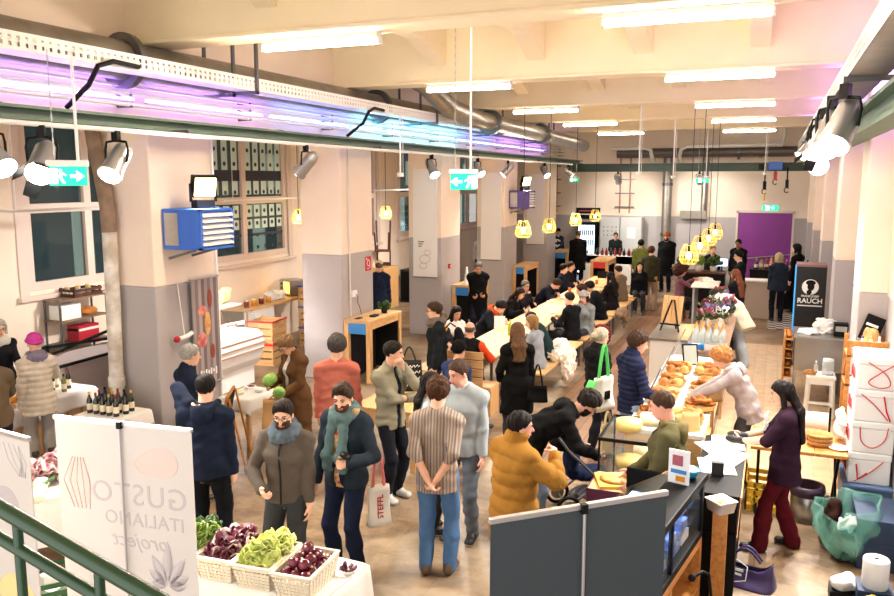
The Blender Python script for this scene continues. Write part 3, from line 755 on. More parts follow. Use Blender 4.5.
        if kind in ('long', 'vlong'):
            ln_ = 0.30 if kind == 'long' else 0.42
            for s in (1, -1): F.cap(H(s * 0.068, -0.02, 0.03), H(s * 0.08, 0.0, -0.15), 0.028, 0.03, 0.02); F.cap(H(s * 0.08, 0.0, -0.15), nb + M @ A3(s * 0.09, 0.02, 0.08 - ln_ * .6), 0.03, 0.022, 0.02)
            F.ecap(H(0, -0.075, 0.0), nb + M @ A3(0, -0.10, 0.0), lx, (0.08, 0.045), (0.095, 0.035), 0.03); F.ecap(nb + M @ A3(0, -0.10, 0.0), nb + M @ A3(0, -0.125 - o * .5, 0.12 - ln_), ux, (0.095, 0.035), (0.075, 0.02), 0.03)
        if kind == 'bob':
            for s in (1, -1): F.cap(H(s * 0.074, -0.015, 0.03), H(s * 0.08, -0.005, -0.09), 0.026, 0.028, 0.02)
            F.ecap(H(0, -0.07, 0.02), H(0, -0.075, -0.10), lx, (0.08, 0.05), (0.085, 0.035), 0.02)
        if kind == 'bun': F.ell(H(0, -0.085, 0.10), (0.045, 0.045, 0.04), HM, 0.012)
        if kind == 'bunlow': F.ell(H(0, -0.125, 0.02), (0.048, 0.042, 0.045), HM, 0.012)
        if kind == 'pony': F.cap(H(0, -0.105, 0.05), H(0, -0.15, -0.02), 0.03, 0.034, 0.02); F.cap(H(0, -0.15, -0.02), H(0, -0.13, -0.18), 0.034, 0.015, 0.02)
        F.wave({'curly': 0.010, 'afro': 0.011, 'mid': 0.005, 'thick': 0.006}.get(kind, 0.003), seed + 6, 3.2 if kind in ('curly', 'afro') else A3(4.5, 4.5, 0.7))
        V, Q = F.mesh()
        if len(Q): raw_mesh('hair', V, Q, [hm], None, root, K)
    if beard:
        F = Field(hc - 0.16, hc + 0.16, max(0.0058, vox * .8)); F.ell(H(0, 0.031, -0.055), (0.061, 0.064, 0.072), HM, 0); F.cap(H(-0.03, 0.035, -0.092), H(0.03, 0.035, -0.092), 0.031, 0.031, 0.02)
        X, Y, Z = F.local(F.sl(F.lo, F.lo + F.n * F.vox), hc, HM)
        F.D = np.maximum(F.D, np.maximum(np.maximum(Z + 0.030 - np.abs(X) * 0.35, -Y - 0.005), -Z - 0.145).astype(np.float32))
        F.cap(H(-0.02, 0.088, -0.0625), H(0.02, 0.088, -0.0625), 0.010, 0.010, 0, sub=True)
        F.wave(0.002, seed + 7, 3); V, Q = F.mesh()
        if len(Q): raw_mesh('beard', V, Q, [hairmat(beard)], None, root, K)
    if hat:
        F = Field(hc - 0.22, hc + 0.26, max(0.006, vox * .8))
        if hat[0] == 'beanie':
            F.ell(H(0, -0.014, 0.045), (0.094, 0.114, 0.105), HM, 0)
            X, Y, Z = F.local(F.sl(F.lo, F.lo + F.n * F.vox), hc, HM); F.D = np.maximum(F.D, (0.018 - Z + Y * 0.25).astype(np.float32))
            for i in range(20):
                g = lambda t: H(0.090 * math.cos(t), -0.012 + 0.108 * math.sin(t), 0.040 + 0.025 * math.sin(t)); F.cap(g(2*PI*i/20), g(2*PI*(i+1)/20), 0.017, 0.017, 0.008)
            F.wave(0.002, seed, 4)
        else:
            F.ell(H(0, -0.012, 0.05), (0.088, 0.106, 0.088), HM, 0)
            X, Y, Z = F.local(F.sl(F.lo, F.lo + F.n * F.vox), hc, HM); F.D = np.maximum(F.D, (0.045 - Z).astype(np.float32)); F.ell(H(0, 0.12, 0.052), (0.075, 0.075, 0.009), HM @ rotm(-8, 0, 0), 0.006)
        V, Q = F.mesh(); raw_mesh('hat' if hat[0] == 'beanie' else 'cap', V, Q, [cloth(hat[1])], None, root, K)
    if glasses:
        g = MB()
        for s in (1, -1):
            g.tube([H(s * 0.033 + 0.023 * math.cos(t), 0.099 - 0.3 * abs(0.023 * math.cos(t)) * (1 if s * math.cos(t) > 0 else 0), 0.002 + 0.019 * math.sin(t)) for t in np.linspace(0, 2*PI, 12, endpoint=False)], 0.0024, GLASSF, 5, True)
            g.tube([H(s * 0.056, 0.092, 0.006), H(s * 0.077, 0.03, 0.008), H(s * 0.079, -0.01, 0.006)], 0.0025, GLASSF, 5)
        g.tube([H(-0.01, 0.1, 0.006), H(0.01, 0.1, 0.006)], 0.0024, GLASSF, 5)
        og = g.build('glasses', root); og.scale = (K,) * 3
    root['_frame'] = [float(v) for v in hand[1] * K] + [float(v) for v in hand[-1] * K]
    return root
def hand_at(o, s):
    """World position just past a person's right (1) or left (-1) wrist."""
    v = Vector(o['_frame'][:3] if s == 1 else o['_frame'][3:])
    return Matrix.Translation(o.location) @ Euler(o.rotation_euler).to_matrix().to_4x4() @ v
# ================================================================ services under the ceiling
t = solo('crane_runway', MB().b2((-6.62, -1.4, 4.05), (-6.38, 28.3, 4.085), GREENB).b2((-6.62, -1.4, 4.15), (-6.38, 28.3, 4.18), GREENB).b2((-6.52, -1.4, 4.08), (-6.48, 28.3, 4.16), GREENB), 'long green steel crane rail along the row of grey columns', 'crane rail')
for y in (1.5, 5.2, 9.7, 14.2, 18.7, 23.2):
    mb = MB(); mb.b2((-6.899, y, 4.165), (-6.5, y + 0.12, 4.20), GREENB); mb.build('bracket', t)
t = solo('crane_runway', MB().b2((0.70, 4.5, 3.95), (0.94, 28.3, 3.985), GREENB).b2((0.70, 4.5, 4.165), (0.94, 28.3, 4.20), GREENB).b2((0.80, 4.5, 3.98), (0.84, 28.3, 4.17), GREENB), 'long green steel crane rail along the right wall', 'crane rail')
for y in (10.5, 14.6, 18.9, 23.0):
    mb = MB(); mb.b2((0.82, y, 4.04), (0.96, y + 0.12, 4.12), GREENB); mb.build('bracket', t)
GREEND = mat('crane_dark_green', (0.20, 0.28, 0.23), 0.5, var=0.15, scale=3)
t = thing('bridge_crane', 'dark green crane bridge spanning the hall before the back wall', 'crane', (0, 27.7, 3.78))
MB().b2((-6.6, -0.13, 0), (0.9, 0.13, 0.025), GREEND).b2((-6.6, -0.13, 0.245), (0.9, 0.13, 0.27), GREEND).b2((-6.6, -0.03, 0.02), (0.9, 0.03, 0.25), GREEND).build('girder', t)
for x in (-6.5, 0.82): MB().b2((x - 0.1, -0.6, 0.05), (x + 0.1, 0.6, 0.27), GREEND).build('end_carriage', t, 0.01)
BLUEM = mat('machine_blue', (0.22, 0.40, 0.72), 0.45, var=0.05, scale=4); REDP = mat('red_paint', (0.72, 0.14, 0.13), 0.45); YEL = mat('yellow_plastic', (0.93, 0.76, 0.15), 0.45)
t = thing('chain_hoist', 'blue chain hoist with black loops and red hooks on the crane bridge', 'hoist', (-0.05, 27.5, 3.45))
MB().b2((-0.22, -0.15, 0.36), (0.2, 0.1, 0.62), BLUEM).build('motor', t, 0.02)
MB().b2((-0.5, -0.1, 0.4), (-0.26, 0.1, 0.55), BLACK).build('gearbox', t, 0.02)
for i, (x, m, z) in enumerate(((-0.3, BLACK, -0.25), (0.0, REDP, 0.05), (0.35, BLACK, -0.2))):
    h = MB(); h.cyl((x, 0, 0.45), (x, 0, z + 0.25), 0.022, BLACK, n=6); h.b2((x - 0.05, -0.04, z), (x + 0.05, 0.04, z + 0.26), m)
    h.tube([(x + 0.07 * math.cos(a), 0, z - 0.06 + 0.08 * math.sin(a)) for a in np.linspace(0.6, 5.6, 9)], 0.018, BLACK, 6); h.build('hook', t)
MB().cyl((-0.3, 0, -0.6), (-0.3, 0, -0.36), 0.03, YEL, n=8).build('handle', t)

# the big round duct, its flanges and the perforated cable tray
DX, DZ_ = -6.66, 4.785
def duct(name, label, pts, r, flanges, m=GALV):
    t = thing(name, label, 'duct'); MB().tube(pts, r, m, 20).build('duct_pipe', t)
    for p, q in flanges: MB().cyl(p, q, r + 0.085, STEELD, n=24).build('flange', t)
    return t
STEELD = mat('dark_steel', (0.42, 0.42, 0.43), 0.45, 0.8)
MB_ = None
t = duct('ventilation_duct', 'big round metal ventilation duct above the green crane rail', [(DX, -1.4, DZ_), (DX, 6, DZ_), (DX, 13, DZ_), (DX, 19.5, DZ_), (DX, 24.5, DZ_)], 0.213, [((DX, 6.95, DZ_), (DX, 7.03, DZ_)), ((DX, 12.95, DZ_), (DX, 13.05, DZ_))])
for y in (8.6, 14.4, 18.4, 22.6):
    mb = MB(); mb.b2((DX - 0.235, y, DZ_), (DX - 0.21, y + 0.05, 5.85), STEELD); mb.b2((DX + 0.21, y, DZ_ - 0.24), (DX + 0.235, y + 0.05, 5.85), STEELD); mb.b2((DX - 0.235, y, DZ_ - 0.24), (DX + 0.235, y + 0.05, DZ_ - 0.208), STEELD); mb.build('hanger', t)
t = duct('ventilation_duct', 'second round duct bending up beside the big one', [(-6.0, 12.6, 5.35), (-5.95, 13.6, 5.2), (-5.9, 14.6, 4.86), (-5.9, 16.1, 4.76), (-5.9, 21, 4.72), (-5.9, 26.3, 4.6)], 0.19, [((-5.9, 16.9, 4.755), (-5.9, 17.0, 4.755)), ((-5.9, 21.0, 4.72), (-5.9, 21.1, 4.72))])
MB().b2((-6.02, 14.5, 4.8), (-5.98, 14.55, 5.85), STEELD).build('hanger', t); MB().b2((-5.92, 22.4, 4.7), (-5.88, 22.45, 5.85), STEELD).build('hanger', t)
def tray_mesh(t, x, y0, y1, z, side):
    WHITE = MATS['white_paint'] if side > 0 else GALV
    m = MB(); step = 0.085; n = int((y1 - y0) / step)
    m.b2((x - 0.14, y0, z), (x + 0.14, y1, z + 0.006), WHITE)
    for xs in (x - 0.14, x + 0.14):
        m.b2((xs - 0.003, y0, z), (xs + 0.003, y1, z + 0.035), WHITE); m.b2((xs - 0.003, y0, z + 0.125), (xs + 0.003, y1, z + 0.16), WHITE); m.b2((xs - 0.003, y0, z + 0.072), (xs + 0.003, y1, z + 0.088), WHITE)
    for k in range(n):
        y = y0 + k * step
        for xs in (x - 0.14, x + 0.14): m.b2((xs - 0.0035, y, z), (xs + 0.0035, y + 0.05, z + 0.16), WHITE)
    m.build('tray_rail', t)
t = thing('cable_tray', 'white perforated cable tray running beside the round duct', 'cable tray')
tray_mesh(t, -6.26, -1.4, 26.0, 4.605, 1)
for y in (1.0, 8.62, 14.42, 18.42, 22.62):
    mb = MB(); mb.b2((-6.42, y, 4.565), (-6.08, y + 0.04, 4.605), STEELD); mb.b2((-6.115, y, 4.565), (-6.08, y + 0.04, 5.85), STEELD); mb.build('hanger', t)
mb = MB(); mb.tube([(-6.24, y, 4.635) for y in np.linspace(-1.3, 25.8, 12)], 0.02, BLACK, 6); mb.tube([(-6.30, y, 4.63) for y in np.linspace(-1.3, 25.8, 12)], 0.014, mat('grey_cable', (.6, .6, .6), .6), 6); mb.build('cable', t)
mb = MB()
for z, r in ((4.53, 0.016), (4.45, 0.022), (4.33, 0.022)): mb.tube([(-6.72, y, z) for y in np.linspace(-1.4, 27, 20)], r, WHITE, 8)
t = solo('conduit', mb, 'three white conduit pipes along the purple lit wall', 'pipe')
for y in np.arange(0.5, 27, 2.2):
    mb = MB(); mb.b2((-6.899, y, 4.30), (-6.70, y + 0.04, 4.34), STEELD); mb.b2((-6.899, y, 4.42), (-6.70, y + 0.04, 4.46), STEELD); mb.b2((-6.899, y, 4.52), (-6.70, y + 0.04, 4.54), STEELD); mb.build('clip', t)
for i, (y, z) in enumerate(((6.05, 4.6), (11.6, 4.6))):
    solo('black_cable', MB().tube([(-6.09, y + 0.55, z + 0.04), (-6.08, y + 0.2, z + 0.05), (-6.08, y, z - 0.02), (-6.15, y - 0.06, z - 0.2), (-6.45, y - 0.06, 4.2)], 0.025, BLACK, 8), 'thick black cable looping from the cable tray, %s one' % ('nearest' if i == 0 else 'second'), 'cable')

def led(x, y, z, L, c, side, watts, label):
    k = 'led_%d_%d_%d' % tuple(int(99 * q) for q in c)
    m = mat(k, (0.9, 0.9, 0.9), 0.5, emit=c, es=2.6)
    t = thing('led_strip', label, 'light strip', (x, y, z), 0, 'coloured light strips on the walls')
    MB().b2((-0.012, -L / 2, -0.02), (0.012, L / 2, 0.0), STEEL).build('channel', t)
    MB().b2((-0.012, -L / 2, 0.0), (0.016, L / 2, 0.028), m).build('diffuser', t)
    la = bpy.data.lights.new('strip_light', 'AREA'); la.shape = 'RECTANGLE'; la.size = 0.12; la.size_y = L; la.energy = watts; la.color = lin(c)
    lo = bpy.data.objects.new('strip_light', la); COL.objects.link(lo); lo.parent = t; lo.location = (side * 0.06, 0, 0.02); lo.rotation_euler = (0, math.radians(-side * 125), 0)
PURP, BLUL, CYA = (0.68, 0.52, 1.0), (0.48, 0.58, 1.0), (0.45, 0.82, 1.0)
for y, c, n_ in ((1.2, PURP, 'far left and nearest'), (3.7, PURP, 'above the first window'), (6.2, PURP, 'left of the blue heater'), (8.7, PURP, 'above the blue heater'), (11.2, BLUL, 'above the second column'), (13.7, CYA, 'bright cyan between second and third column'), (16.2, CYA, 'cyan above the third column'), (18.7, BLUL, 'blue above the purple heater'), (21.2, PURP, 'purple above the fourth column'), (23.7, PURP, 'farthest on the left wall')):
    led(-6.885, y, 4.40, 2.3, c, 1, 14 if c == CYA else 7, 'glowing light strip on the lintel wall, ' + n_)
    
t = thing('cable_tray', 'metal cable tray along the right wall carrying stage spotlights', 'cable tray'); tray_mesh(t, 0.62, 4.2, 24.0, 4.32, -1)
for y in (7.3, 10.6, 14.7, 19.0):
    mb = MB(); mb.b2((0.45, y, 4.28), (1.27 if y < 10 else 0.97, y + 0.05, 4.32), STEELD); mb.build('bracket', t)
for y, n_ in ((9.2, 'nearest'), (12.6, 'second'), (16.8, 'third'), (21.0, 'farthest')):
    led(0.775, y, 4.36, 2.2, (0.66, 0.50, 1.0), 1, 18, 'purple light strip high on the right wall, ' + n_)
# smaller pipes and ducts at the back wall
t = duct('ventilation_duct', 'dark round duct crossing high along the back wall', [(-5.4, 29.55, 4.45), (-3, 29.55, 4.45), (0.3, 29.5, 4.45), (0.75, 29.2, 4.45), (0.9, 28.2, 4.5), (0.95, 25, 4.6), (0.95, 22.6, 4.7)], 0.17, [((-1.3, 29.55, 4.45), (-1.2, 29.55, 4.45))], mat('dark_duct', (0.40, 0.37, 0.34), 0.5, 0.6))
MB().b2((-4.6, 29.5, 4.3), (-4.5, 30.0, 4.36), STEELD).build('bracket', t); MB().b2((-0.6, 29.5, 4.27), (-0.5, 30.0, 4.33), STEELD).build('bracket', t); MB().b2((0.9, 24, 4.7), (0.94, 24.04, 5.85), STEELD).build('bracket', t)
solo('standpipe', MB().cyl((-3.62, 29.8, 0), (-3.62, 29.8, 4.3), 0.17, GALV, n=20).cyl((-3.62, 29.8, 1.5), (-3.62, 29.8, 1.6), 0.19, STEELD, n=20).cyl((-3.62, 29.8, 3.3), (-3.62, 29.8, 3.4), 0.19, STEELD, n=20), 'thick grey vertical pipe standing at the back wall', 'pipe')
mb = MB().tube([(-2.35, 29.85, 4.3), (-2.35, 29.85, 3.2), (-2.35, 29.85, 2.42), (-2.45, 29.85, 2.3), (-3.0, 29.85, 2.28)], 0.11, GALV, 12); mb.b2((-3.15, 29.7, 2.14), (-2.25, 29.99, 2.42), GALV)
solo('duct_elbow', mb, 'grey flat duct turning down the back wall right of the standpipe', 'duct')
PIPEW = mat('white_pipe', (0.88, 0.87, 0.84), 0.4)
solo('heating_pipe', MB().tube([(-5.6, 29.4, 4.62), (-4.9, 29.4, 4.62), (-4.4, 29.4, 4.62), (-4.2, 29.4, 4.55), (-4.15, 29.4, 4.3), (-4.15, 29.9, 4.2)], 0.07, PIPEW, 10), 'white insulated pipe bending down, left of the standpipe', 'pipe')
solo('heating_pipe', MB().tube([(-3.2, 29.9, 4.2), (-3.2, 29.35, 4.3), (-3.15, 29.3, 4.55), (-2.95, 29.3, 4.66), (-1.6, 29.3, 4.66), (0.1, 29.3, 4.66), (0.15, 29.3, 4.9), (0.15, 29.3, 5.84)], 0.07, PIPEW, 10), 'white insulated pipe bending right of the standpipe', 'pipe')
for x, n_ in ((-7.9, 'left of the electrical cabinets'), (-5.15, 'above the electrical cabinets')):
    mb = MB()
    for s in (-0.18, 0.18): mb.b2((x + s - 0.02, 29.9, 2.3), (x + s + 0.02, 29.99, 4.3), mat('copper_rail', (0.68, 0.45, 0.30), 0.5))
    for k in range(4): mb.b2((x - 0.35, 29.88, 2.5 + k * 0.5), (x + 0.35, 29.92, 2.54 + k * 0.5), STEELD)
    solo('cable_ladder', mb, 'vertical cable ladder on the cream back wall, ' + n_, 'cable ladder')
# bent drain pipe in front of the first column
PEEL = mat('peeling_white_paint', (0.90, 0.89, 0.86), 0.6, col2=(0.70, 0.66, 0.60), scale=5)
RUST = mat('bare_pipe', (0.55, 0.46, 0.38), 0.7, var=0.3, scale=8)
t = thing('drain_pipe', 'bent drain pipe with peeling white paint before the first column', 'pipe', (-7.42, 7.375, 0))
pp = [(0, 0, 0), (0, 0, 1.0), (0.02, 0, 2.0), (0.03, 0, 2.9)]
MB().tube(pp, 0.085, PEEL, 14).build('lower_pipe', t); MB().tube([(0.03, 0, 2.88), (0.02, 0, 3.2), (-0.05, 0, 3.6), (-0.12, 0, 3.95), (-0.14, 0, 4.16)], 0.09, RUST, 14).build('upper_pipe', t)
MB().cyl((0, 0, 0.98), (0, 0, 1.10), 0.10, PEEL, n=14).cyl((0.0, 0, 0.78), (0, 0, 0.86), 0.105, RUST, n=14).build('collar', t)

# ---------------------------------------------------------------- stage spotlights
LENS = mat('lit_lens', (1, 1, 1), 0.3, emit=(1.0, 0.97, 0.92), es=10)
CAN = mat('polished_can', (0.70, 0.70, 0.70), 0.3, 0.7)
def par(loc, yaw, pitch, label, lit=True, s=1.0, cat='spotlight'):
    """Round stage lamp hanging from a clamp; the can points along +Y tilted down by pitch."""
    t = thing('stage_spotlight', label, cat, loc, yaw, 'stage spotlights on the rails')
    R = rotm(-pitch, 0, 0); g = lambda *p: tuple(R @ (np.array(p) * s) + A0)
    A0 = np.array((0, 0, -0.2 * s))
    MB().cyl(g(0, -0.14, 0), g(0, 0.16, 0), 0.085 * s, CAN, 0.10 * s, n=18).cyl(g(0, 0.16, 0), g(0, 0.19, 0), 0.112 * s, CAN, n=18).cyl(g(0, -0.22, 0), g(0, -0.14, 0), 0.05 * s, CAN, 0.085 * s, n=14).build('can', t)
    MB().cyl(g(0, 0.185, 0), g(0, 0.197, 0), 0.098 * s, LENS if lit else GLASS, n=18).build('lens', t)
    MB().tube([g(0.105, 0.02, 0), (0.115 * s, 0, -0.1 * s), (0.1 * s, 0, -0.03 * s), (0, 0, -0.015 * s), (-0.1 * s, 0, -0.03 * s), (-0.115 * s, 0, -0.1 * s), g(-0.105, 0.02, 0)], 0.012 * s, BLACK, 6).build('yoke', t)
    MB().b2((-0.03 * s, -0.03 * s, -0.03 * s), (0.03 * s, 0.03 * s, 0.07 * s), BLACK).build('clamp', t)
    f = MB()
    for a in (0.4, 2.0, 3.5, 5.2):
        c, d = math.cos(a), math.sin(a); f.add([g(0.1 * c - 0.06 * d, 0.19, 0.1 * d + 0.06 * c), g(0.1 * c + 0.06 * d, 0.19, 0.1 * d - 0.06 * c), g(0.16 * c + 0.05 * d, 0.30, 0.16 * d - 0.05 * c), g(0.16 * c - 0.05 * d, 0.30, 0.16 * d + 0.05 * c)], [(0, 1, 2, 3), (3, 2, 1, 0)], BLACK)
    if 1.12 < s < 1.2: f.build('barn_door', t)
    return t
# the rail that carries the left lamps
t = solo('lamp_rail', MB().tube([(-6.2, y, 4.0) for y in np.linspace(1, 26, 12)], 0.024, WHITE, 8), 'thin white lamp rail hanging under the green crane rail', 'rail')
for y in (2, 7.4, 12.2, 17, 22):
    mb = MB(); mb.b2((-6.5, y, 4.03), (-6.17, y + 0.03, 4.06), STEELD); mb.b2((-6.215, y, 4.0), (-6.185, y + 0.03, 4.05), STEELD); mb.build('bracket', t)
PL = [(-6.2, 4.95, -95, 40, 'silver stage spotlight at the left picture edge', 1.0), (-6.2, 5.45, 215, 35, 'glaring stage spotlight above the first exit sign', 1.15), (-6.2, 6.35, 190, 45, 'silver stage spotlight beside the bent drain pipe', 1.1), (-6.2, 9.9, 88, 42, 'silver stage spotlight at the second column', 1.0), (-6.2, 14.4, 238, 50, 'white stage spotlight at the third column', 0.95),
      (-6.2, 17.0, 245, 45, 'small spotlight left of the purple heater', 0.9), (-6.2, 19.2, 110, 45, 'small spotlight above the purple heater', 0.9), (-6.2, 22.6, 240, 45, 'small spotlight right of the purple heater', 0.9), (-6.2, 25.4, 300, 35, 'farthest small spotlight on the left rail', 0.9)]
def spot(t, p, s, e):
    la = bpy.data.lights.new('beam', 'SPOT'); la.energy = e; la.spot_size = math.radians(105); la.spot_blend = 0.7; la.shadow_soft_size = 0.1; la.color = (1, 0.93, 0.85)
    lo = bpy.data.objects.new('beam', la); COL.objects.link(lo); lo.parent = t; lo.location = tuple(rotm(-p, 0, 0) @ np.array((0, 0.3 * s, 0)) + np.array((0, 0, -0.2 * s))); lo.rotation_euler = (math.radians(90 - p), 0, 0)
for x, y, a, p, l, s in PL: spot(par((x, y, 3.99 - 0.07 * s), a, p, l, s=s), p, s, SPOT_L)
PR = [(0.50, 7.75, 150, 50, 'nearest big bright spotlight on the right cable tray', 1.25), (0.46, 8.8, 150, 55, 'second big bright spotlight on the right cable tray', 1.25), (0.46, 10.3, 160, 55, 'third spotlight along the right cable tray', 1.2), (0.46, 11.6, 150, 60, 'fourth spotlight along the right cable tray', 1.15), (0.46, 13.3, 110, 55, 'fifth spotlight along the right cable tray', 1.1), (0.46, 15.2, 70, 50, 'sixth spotlight along the right cable tray', 1.0)]
for x, y, a, p, l, s in PR:
    t = par((x, y, 4.31 - 0.07 * s), a, p, l, s=s)
    spot(t, p, s, SPOT_R)
for x, y, n_ in ((-5.0, 27.45, 'left'), (-2.35, 27.45, 'right')):
    spot(par((x, 27.62, 3.72), 0, 30, 'small spotlight under the crane bridge, %s one' % n_, s=1.0), 30, 1, 55)
solo('globe_lamp', MB().ell((0, 0, 0), 0.16, mat('lit_globe', (1, 1, 1), 0.3, emit=(1, 0.97, 0.95), es=2.5), 16).cyl((0, 0, 0.14), (0, 0, 0.25), 0.05, STEEL, n=10).cyl((0, 0, 0.24), (0, 0, 0.6), 0.012, STEEL, n=6), 'round white globe lamp below the right spotlights', 'lamp', (0.6, 14.3, 3.73))

# ---------------------------------------------------------------- exit signs
EXG = mat('exit_green', (0.05, 0.62, 0.45), 0.4, emit=(0.05, 0.72, 0.50), es=0.9); EXWH = mat('exit_white', (1, 1, 1), 0.4, emit=(1, 1, 1), es=1.4)
def exit_sign(loc, yaw, label, top, w_=0.30, h_=0.15, arrow=1, rods=True):
    t = thing('exit_sign', label, 'exit sign', loc, yaw, 'green exit signs')
    MB().b2((-w_/2 - 0.02, -0.05, h_), (w_/2 + 0.02, 0.05, h_ + 0.055), WHITE).build('housing', t, 0.008)
    MB().b2((-w_/2, -0.008, 0), (w_/2, 0.008, h_), EXG).build('panel', t)
    m = MB(); a = arrow; k = h_
    for sd in (-1, 1):
        y0, y1 = (-0.012, -0.0085) if sd < 0 else (0.0085, 0.012)
        P = lambda x, z: ((x * a) , z)
        def quad(pts): m.add([(p[0], y0, p[1]) for p in pts] + [(p[0], y1, p[1]) for p in pts], [tuple(range(len(pts))), tuple(range(2*len(pts)-1, len(pts)-1, -1))] + [(i, (i+1) % len(pts), len(pts) + (i+1) % len(pts), len(pts)+i) for i in range(len(pts))], EXWH)
        quad([P(0.1*k, .42*k), P(.42*k, .42*k), P(.42*k, .58*k), P(.1*k, .58*k)]); quad([P(.40*k, .22*k), P(.78*k, .5*k), P(.40*k, .78*k)])
        quad([P(-.85*k, .1*k), P(-.5*k, .1*k), P(-.5*k, .9*k), P(-.85*k, .9*k)])
        m.cyl((-.36*k*a, y0, .78*k), (-.36*k*a, y1, .78*k), .08*k, EXWH, n=10)
        quad([P(-.45*k, .45*k), P(-.3*k, .42*k), P(-.24*k, .66*k), P(-.4*k, .7*k)]); quad([P(-.45*k, .45*k), P(-.32*k, .45*k), P(-.14*k, .12*k), P(-.24*k, .1*k)]); quad([P(-.28*k, .62*k), P(-.25*k, .68*k), P(-.06*k, .56*k), P(-.09*k, .5*k)])
    m.build('pictogram', t)
    if rods:
        MB().cyl((w_ * 0.28, 0, h_ + 0.05), (w_ * 0.28, 0, top - loc[2]), 0.013, WHITE, n=8).build('rod', t)
        c = MB(); n = int((top - loc[2] - h_) / 0.05)
        for i in range(n): c.b2((-w_*0.33 - (0.006 if i % 2 else 0.003), -0.004, h_ + 0.05 + i * 0.05), (-w_*0.33 + (0.006 if i % 2 else 0.003), 0.004, h_ + 0.102 + i * 0.05), STEEL)
        c.build('chain', t)
    return t
exit_sign((-5.85, 5.4, 3.45), 45, 'green exit sign with arrow hanging before the first window', 4.60, .31, .17)
exit_sign((-3.63, 9.44, 3.38), 25, 'green exit sign hanging in the middle of the hall', 5.85, .32, .20, arrow=-1)
exit_sign((-2.06, 25.2, 3.42), 0, 'small green exit sign hanging before the back wall', 5.0, 0.36, 0.13)
exit_sign((-6.35, 26.9, 3.45), 0, 'small green exit sign near the far left corner', 4.05, 0.30, 0.12)
exit_sign((-0.15, 29.95, 2.46), 0, 'glowing green exit sign above the purple door', 4, 0.5, 0.18, rods=False)
MB_ = None
for x, y, z0, z1, n_ in ((-2.9, 18.6, 3.68, 5.85, 'left of the pendant cluster'), (-2.42, 21.0, 3.6, 5.0, 'over the long tables'), (-0.36, 27.1, 3.72, 5.85, 'before the purple door'), (-6.15, 12.9, 3.62, 4.60, 'at the second column'), ):
    t = thing('hanging_rod', 'thin white rod with sensor hanging from the ceiling, ' + n_, 'ceiling rod', (x, y, 0), 0, 'white rods')
    MB().cyl((0, 0, z0), (0, 0, z1), 0.016, WHITE, n=8).build('rod', t); MB().cyl((0, 0, z0 - 0.06), (0, 0, z0 + 0.01), 0.06, WHITE, n=12).build('sensor', t); MB().cyl((0.05, 0, z0), (0.05, 0, z1), 0.005, WHITE, n=5).build('wire', t)

# ---------------------------------------------------------------- fan heaters with flood lamps
def heater(loc, col, label, w_, d_, h_):
    m = mat('heater_%d' % int(col[0] * 100), col, 0.45)
    t = thing('fan_heater', label, 'heater', loc)
    MB().b2((0, 0, 0), (w_ - 0.03, d_, h_), m).build('housing', t, 0.012)
    l = MB(); n = 6
    l.b2((w_ - 0.03, 0, 0), (w_ + 0.02, 0.03, h_), m); l.b2((w_ - 0.03, d_ - 0.03, 0), (w_ + 0.02, d_, h_), m); l.b2((w_ - 0.03, 0, h_ - 0.03), (w_ + 0.02, d_, h_), m); l.b2((w_ - 0.03, 0, 0), (w_ + 0.02, d_, 0.03), m); l.build('front_frame', t)
    l = MB()
    for k in range(n):
        z = 0.05 + k * (h_ - 0.08) / n; l.hexa([(w_ - 0.02, 0.03, z + 0.03), (w_ + 0.035, 0.03, z), (w_ + 0.035, d_ - 0.03, z), (w_ - 0.02, d_ - 0.03, z + 0.03)] + [(w_ - 0.02, 0.03, z + 0.05), (w_ + 0.035, 0.03, z + 0.022), (w_ + 0.035, d_ - 0.03, z + 0.022), (w_ - 0.02, d_ - 0.03, z + 0.05)], WHITE)
    l.build('louvre', t)
    MB().b2((0.04, -0.008, 0.05), (0.24, 0.002, h_ - 0.05), STEEL).build('side_panel', t)
    [MB().bar((0.0, b, -0.12), (0.4, b, -0.01), 0.03, 0.03, STEELD).build('bracket', t) for b in (0.1, d_ - 0.1)]
    return t
heater((-6.84, 7.66, 2.67), (0.20, 0.42, 0.82), 'bright blue fan heater mounted on the first column', 0.56, 0.62, 0.49)
heater((-6.84, 21.3, 2.72), (0.36, 0.30, 0.62), 'purple fan heater mounted on the fourth column', 0.56, 0.62, 0.49)
FL = mat('lit_flood', (1, 0.9, 0.6), 0.3, emit=(1.0, 0.86, 0.52), es=9)
for loc, n_ in (((-6.45, 7.95, 3.16), 'blue'), ((-6.45, 21.5, 3.21), 'purple')):
    t = thing('floodlight', 'square yellow floodlight standing on the %s heater' % n_, 'floodlight', loc, -115)
    MB().b2((-0.12, -0.08, 0), (0.12, 0.08, 0.1), BLACK).build('base', t, 0.01)
    R = rotm(-15, 0, 0); MB().box((0, 0.02, 0.27), (0.30, 0.10, 0.26), BLACK, R=R).build('case', t, 0.01); MB().box((0, 0.075, 0.255), (0.26, 0.02, 0.22), FL, R=R).build('lit_glass', t); la = bpy.data.lights.new('flood', 'AREA'); la.size = 0.25; la.energy = 45; la.color = (1, 0.85, 0.6); lo = bpy.data.objects.new('flood', la); COL.objects.link(lo); lo.parent = t; lo.location = (0, 0.12, 0.25); lo.rotation_euler = (math.radians(75), 0, 0)
    MB().b2((-0.17, -0.01, 0.08), (-0.15, 0.03, 0.3), BLACK).b2((0.15, -0.01, 0.08), (0.17, 0.03, 0.3), BLACK).build('bracket', t)

